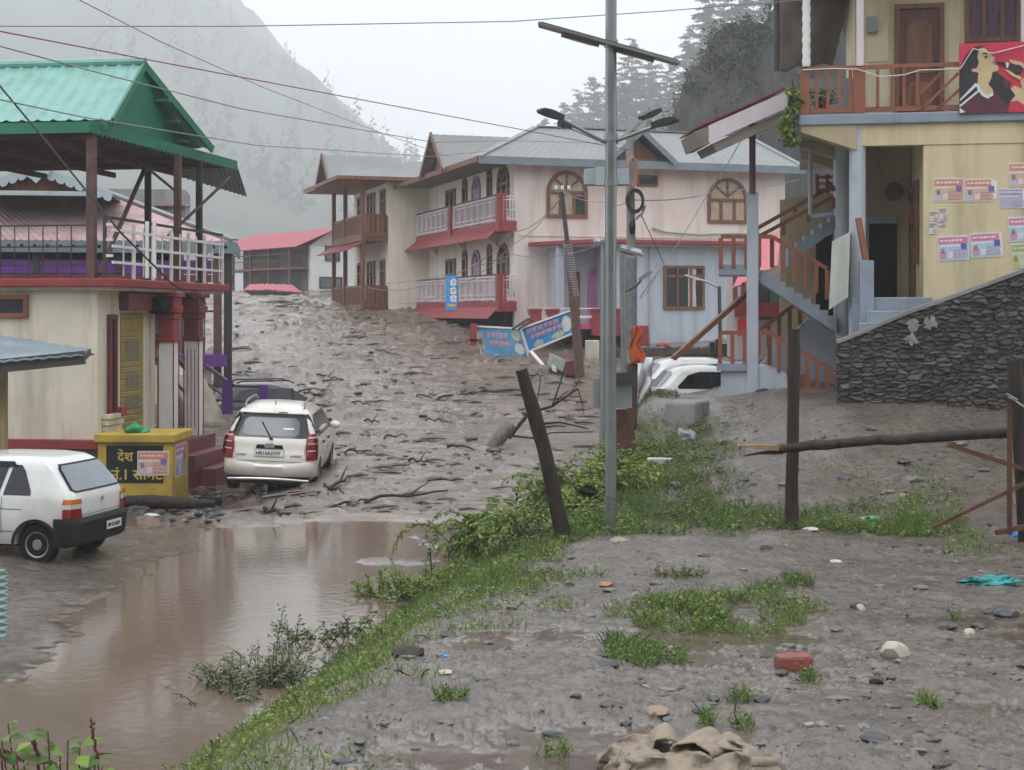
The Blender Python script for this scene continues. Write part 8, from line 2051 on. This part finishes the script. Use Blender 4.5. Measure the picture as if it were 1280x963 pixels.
banner([(602, 443), (661, 448), (651, 411), (594, 408)], 52.2, 51.6, 'faded blue shop banner with pink lettering lying in the mud, left of the brighter one', 3, True)
banner([(661, 440), (719, 416), (715, 388), (652, 411)], 51.2, 49.5, 'bright blue shop banner with pink lettering tilted up beside the faded one', 5, False)
def balcony_sign():
    fr = FC; v = 8.6; a = at(557, 388, 61.5); b = at(572, 388, 61.0); c = at(572, 344.5, 61.0); d = at(557, 344.5, 61.5)
    t = thing('vertical_banner', (a + b) / 2, 'narrow vertical blue banner with white and pink letters on the lower white balcony', 'banner')
    q = MB(); o = Vector((0, .05, 0)); q.hexa([a, b, b + o, a + o, d, c, c + o, d + o]); q.build('board', M['sky_blue'], t)
    P = lambda u, w, k=1: (a * (1 - u) + b * u) * (1 - w) + (d * (1 - u) + c * u) * w - o * (.2 * k)
    w = MB()
    for v0 in (.80, .56, .34): w.poly([P(.42, v0 - .09), P(.88, v0 - .10), P(.92, v0 + .06), P(.70, v0 + .11), P(.38, v0 + .06)])
    w.build('letter_patch', M['paper'], t, fix=False); w = MB()
    for v0 in (.82, .58, .36): w.poly([P(.56, v0 - .05, 2), P(.76, v0 - .05, 2), P(.78, v0 + .03, 2), P(.56, v0 + .04, 2)])
    w.build('lettering', M['pinkprint'], t, fix=False); w = MB(); w.poly([P(.15, .10), P(.85, .10), P(.85, .18), P(.15, .18)]); w.build('yellow_strip', M['lettering'], t, fix=False)
balcony_sign()
def wreckage():
    q = MB(); q.hexa([at(684, 458, 48), at(708, 466, 47.5), at(708, 466, 48.2), at(684, 458, 48.7), at(687, 441, 48), at(711, 452, 47.5), at(711, 452, 48.2), at(687, 441, 48.7)]); o = tag(q.build('broken_cabinet', pm('grey_green_metal', (.30, .34, .31), .5, .2, 3, dirt=(.15, .12, .1), dirt_amt=.6), bevel=.02), 'tilted grey green metal cabinet wrecked below the bright blue banner', 'cabinet')
    for x in (689, 697): w = MB(); w.prism([at(x, 455, 47.9), at(x + 6, 458, 47.7), at(x + 6.5, 466, 47.7), at(x + 1, 463, 47.9)], Vector((0, -.05, 0))); w.build('paper_sheet', M['paper'], o)
    q = MB(); q.bar(at(664, 440, 48.5), at(679, 457, 48), .12, .05); tag(q.build('white_plank', M['white']), 'short white plank sticking out of the mud under the banners', 'plank')
    q = MB(); q.hexa([at(588, 432, 52), at(596, 432, 52), at(596, 432, 52.4), at(588, 432, 52.4), at(588, 404, 52), at(596, 404, 52), at(596, 404, 52.4), at(588, 404, 52.4)]); q.box(Frame(at(592, 430, 52).x, 52.2, 0), -.3, .3, -.2, .2, -1.05, -.95); tag(q.build('gate_pillar', M['red']), 'short dark red pillar beside the faded blue banner', 'pillar')
    q = MB(); q.tube([at(640, 412, 51), at(662, 398, 51)], .05, 6); q.tube([at(648, 412, 51), at(665, 400, 51)], .04, 6); tag(q.build('broken_rail', M['darksteel']), 'two thin dark rails slanting up to the red porch pillars', 'rail')
    q = MB(); q.hexa([at(706, 470, 46.8), at(722, 470, 46.8), at(722, 470, 47.4), at(706, 470, 47.4), at(706, 452, 46.8), at(722, 449, 46.8), at(722, 449, 47.4), at(706, 452, 47.4)]); tag(q.build('maroon_box', M['maroon'], bevel=.03), 'crushed maroon box at the foot of the dark leaning pole', 'box')
wreckage()
# ------------------------------------------------------------------ kiosk roof at the left edge
def kiosk():
    Y = 22; t = thing('roadside_kiosk', at(-40, 670, 22), 'small roadside kiosk with blue grey sheet roof at the left edge', 'kiosk')
    r = MB(); a, b = at(-160, 466, 21.6), at(104, 444, 21.6); c, d = at(112, 437, 24.4), at(-160, 396, 25.4); r.sheet(a, b, c, d, .02, .02, .25); r.build('roof', pm('blue_grey_sheet', (.26, .33, .38), .4, .12, 1, metal=.2, dirt=(.16, .17, .18), dirt_amt=.5), t)
    q = MB(); q.bar(at(-160, 474, 21.7), at(106, 447, 21.7), .05, .2); q.bar(at(104, 447, 21.7), at(112, 440, 24.2), .05, .1); q.bar(at(104, 445, 21.5), at(117, 443, 21.5), .03); q.build('eave_timber', M['underside'], t)
    q = MB(); q.box(Frame(at(2, 0, 22.5).x, 22.5, 0), -.12, .07, -.08, .08, -3.5, -.85); q.build('post', pm('pale_timber', (.34, .25, .13), .7, .3, 2, wood=True), t)
    q = MB(); x0 = at(7, 0, 15.2).x; n = 30; rings = []
    for k in range(n + 1): z = -3.45 + 1.55 * k / n; rings.append([Vector((x0 - 1.6, 15.2, z)), Vector((x0 + .028 * math.sin(k * 2.1), 15.2, z)), Vector((x0 + .028 * math.sin(k * 2.1), 15.24, z)), Vector((x0 - 1.6, 15.24, z))])
    sh = MB(); 
    vs = []
    for k in range(121): z = -3.45 + .82 * k / 120 + 0; w = .025 * math.sin(k / 120 * 2 * math.pi * 11); vs += [Vector((x0 - 1.4, 15.2 + w, z)), Vector((x0 + w * .8, 15.2 + w, z))]
    sh.add(vs, [(2 * k, 2 * k + 1, 2 * k + 3, 2 * k + 2) for k in range(120)]); o = sh.build('corrugated_side', pm('green_white_sheet', (.28, .42, .38), .45, .15, 3), t, smooth=50, fix=False); s_ = o.modifiers.new('thick', 'SOLIDIFY'); s_.thickness = .01
kiosk()
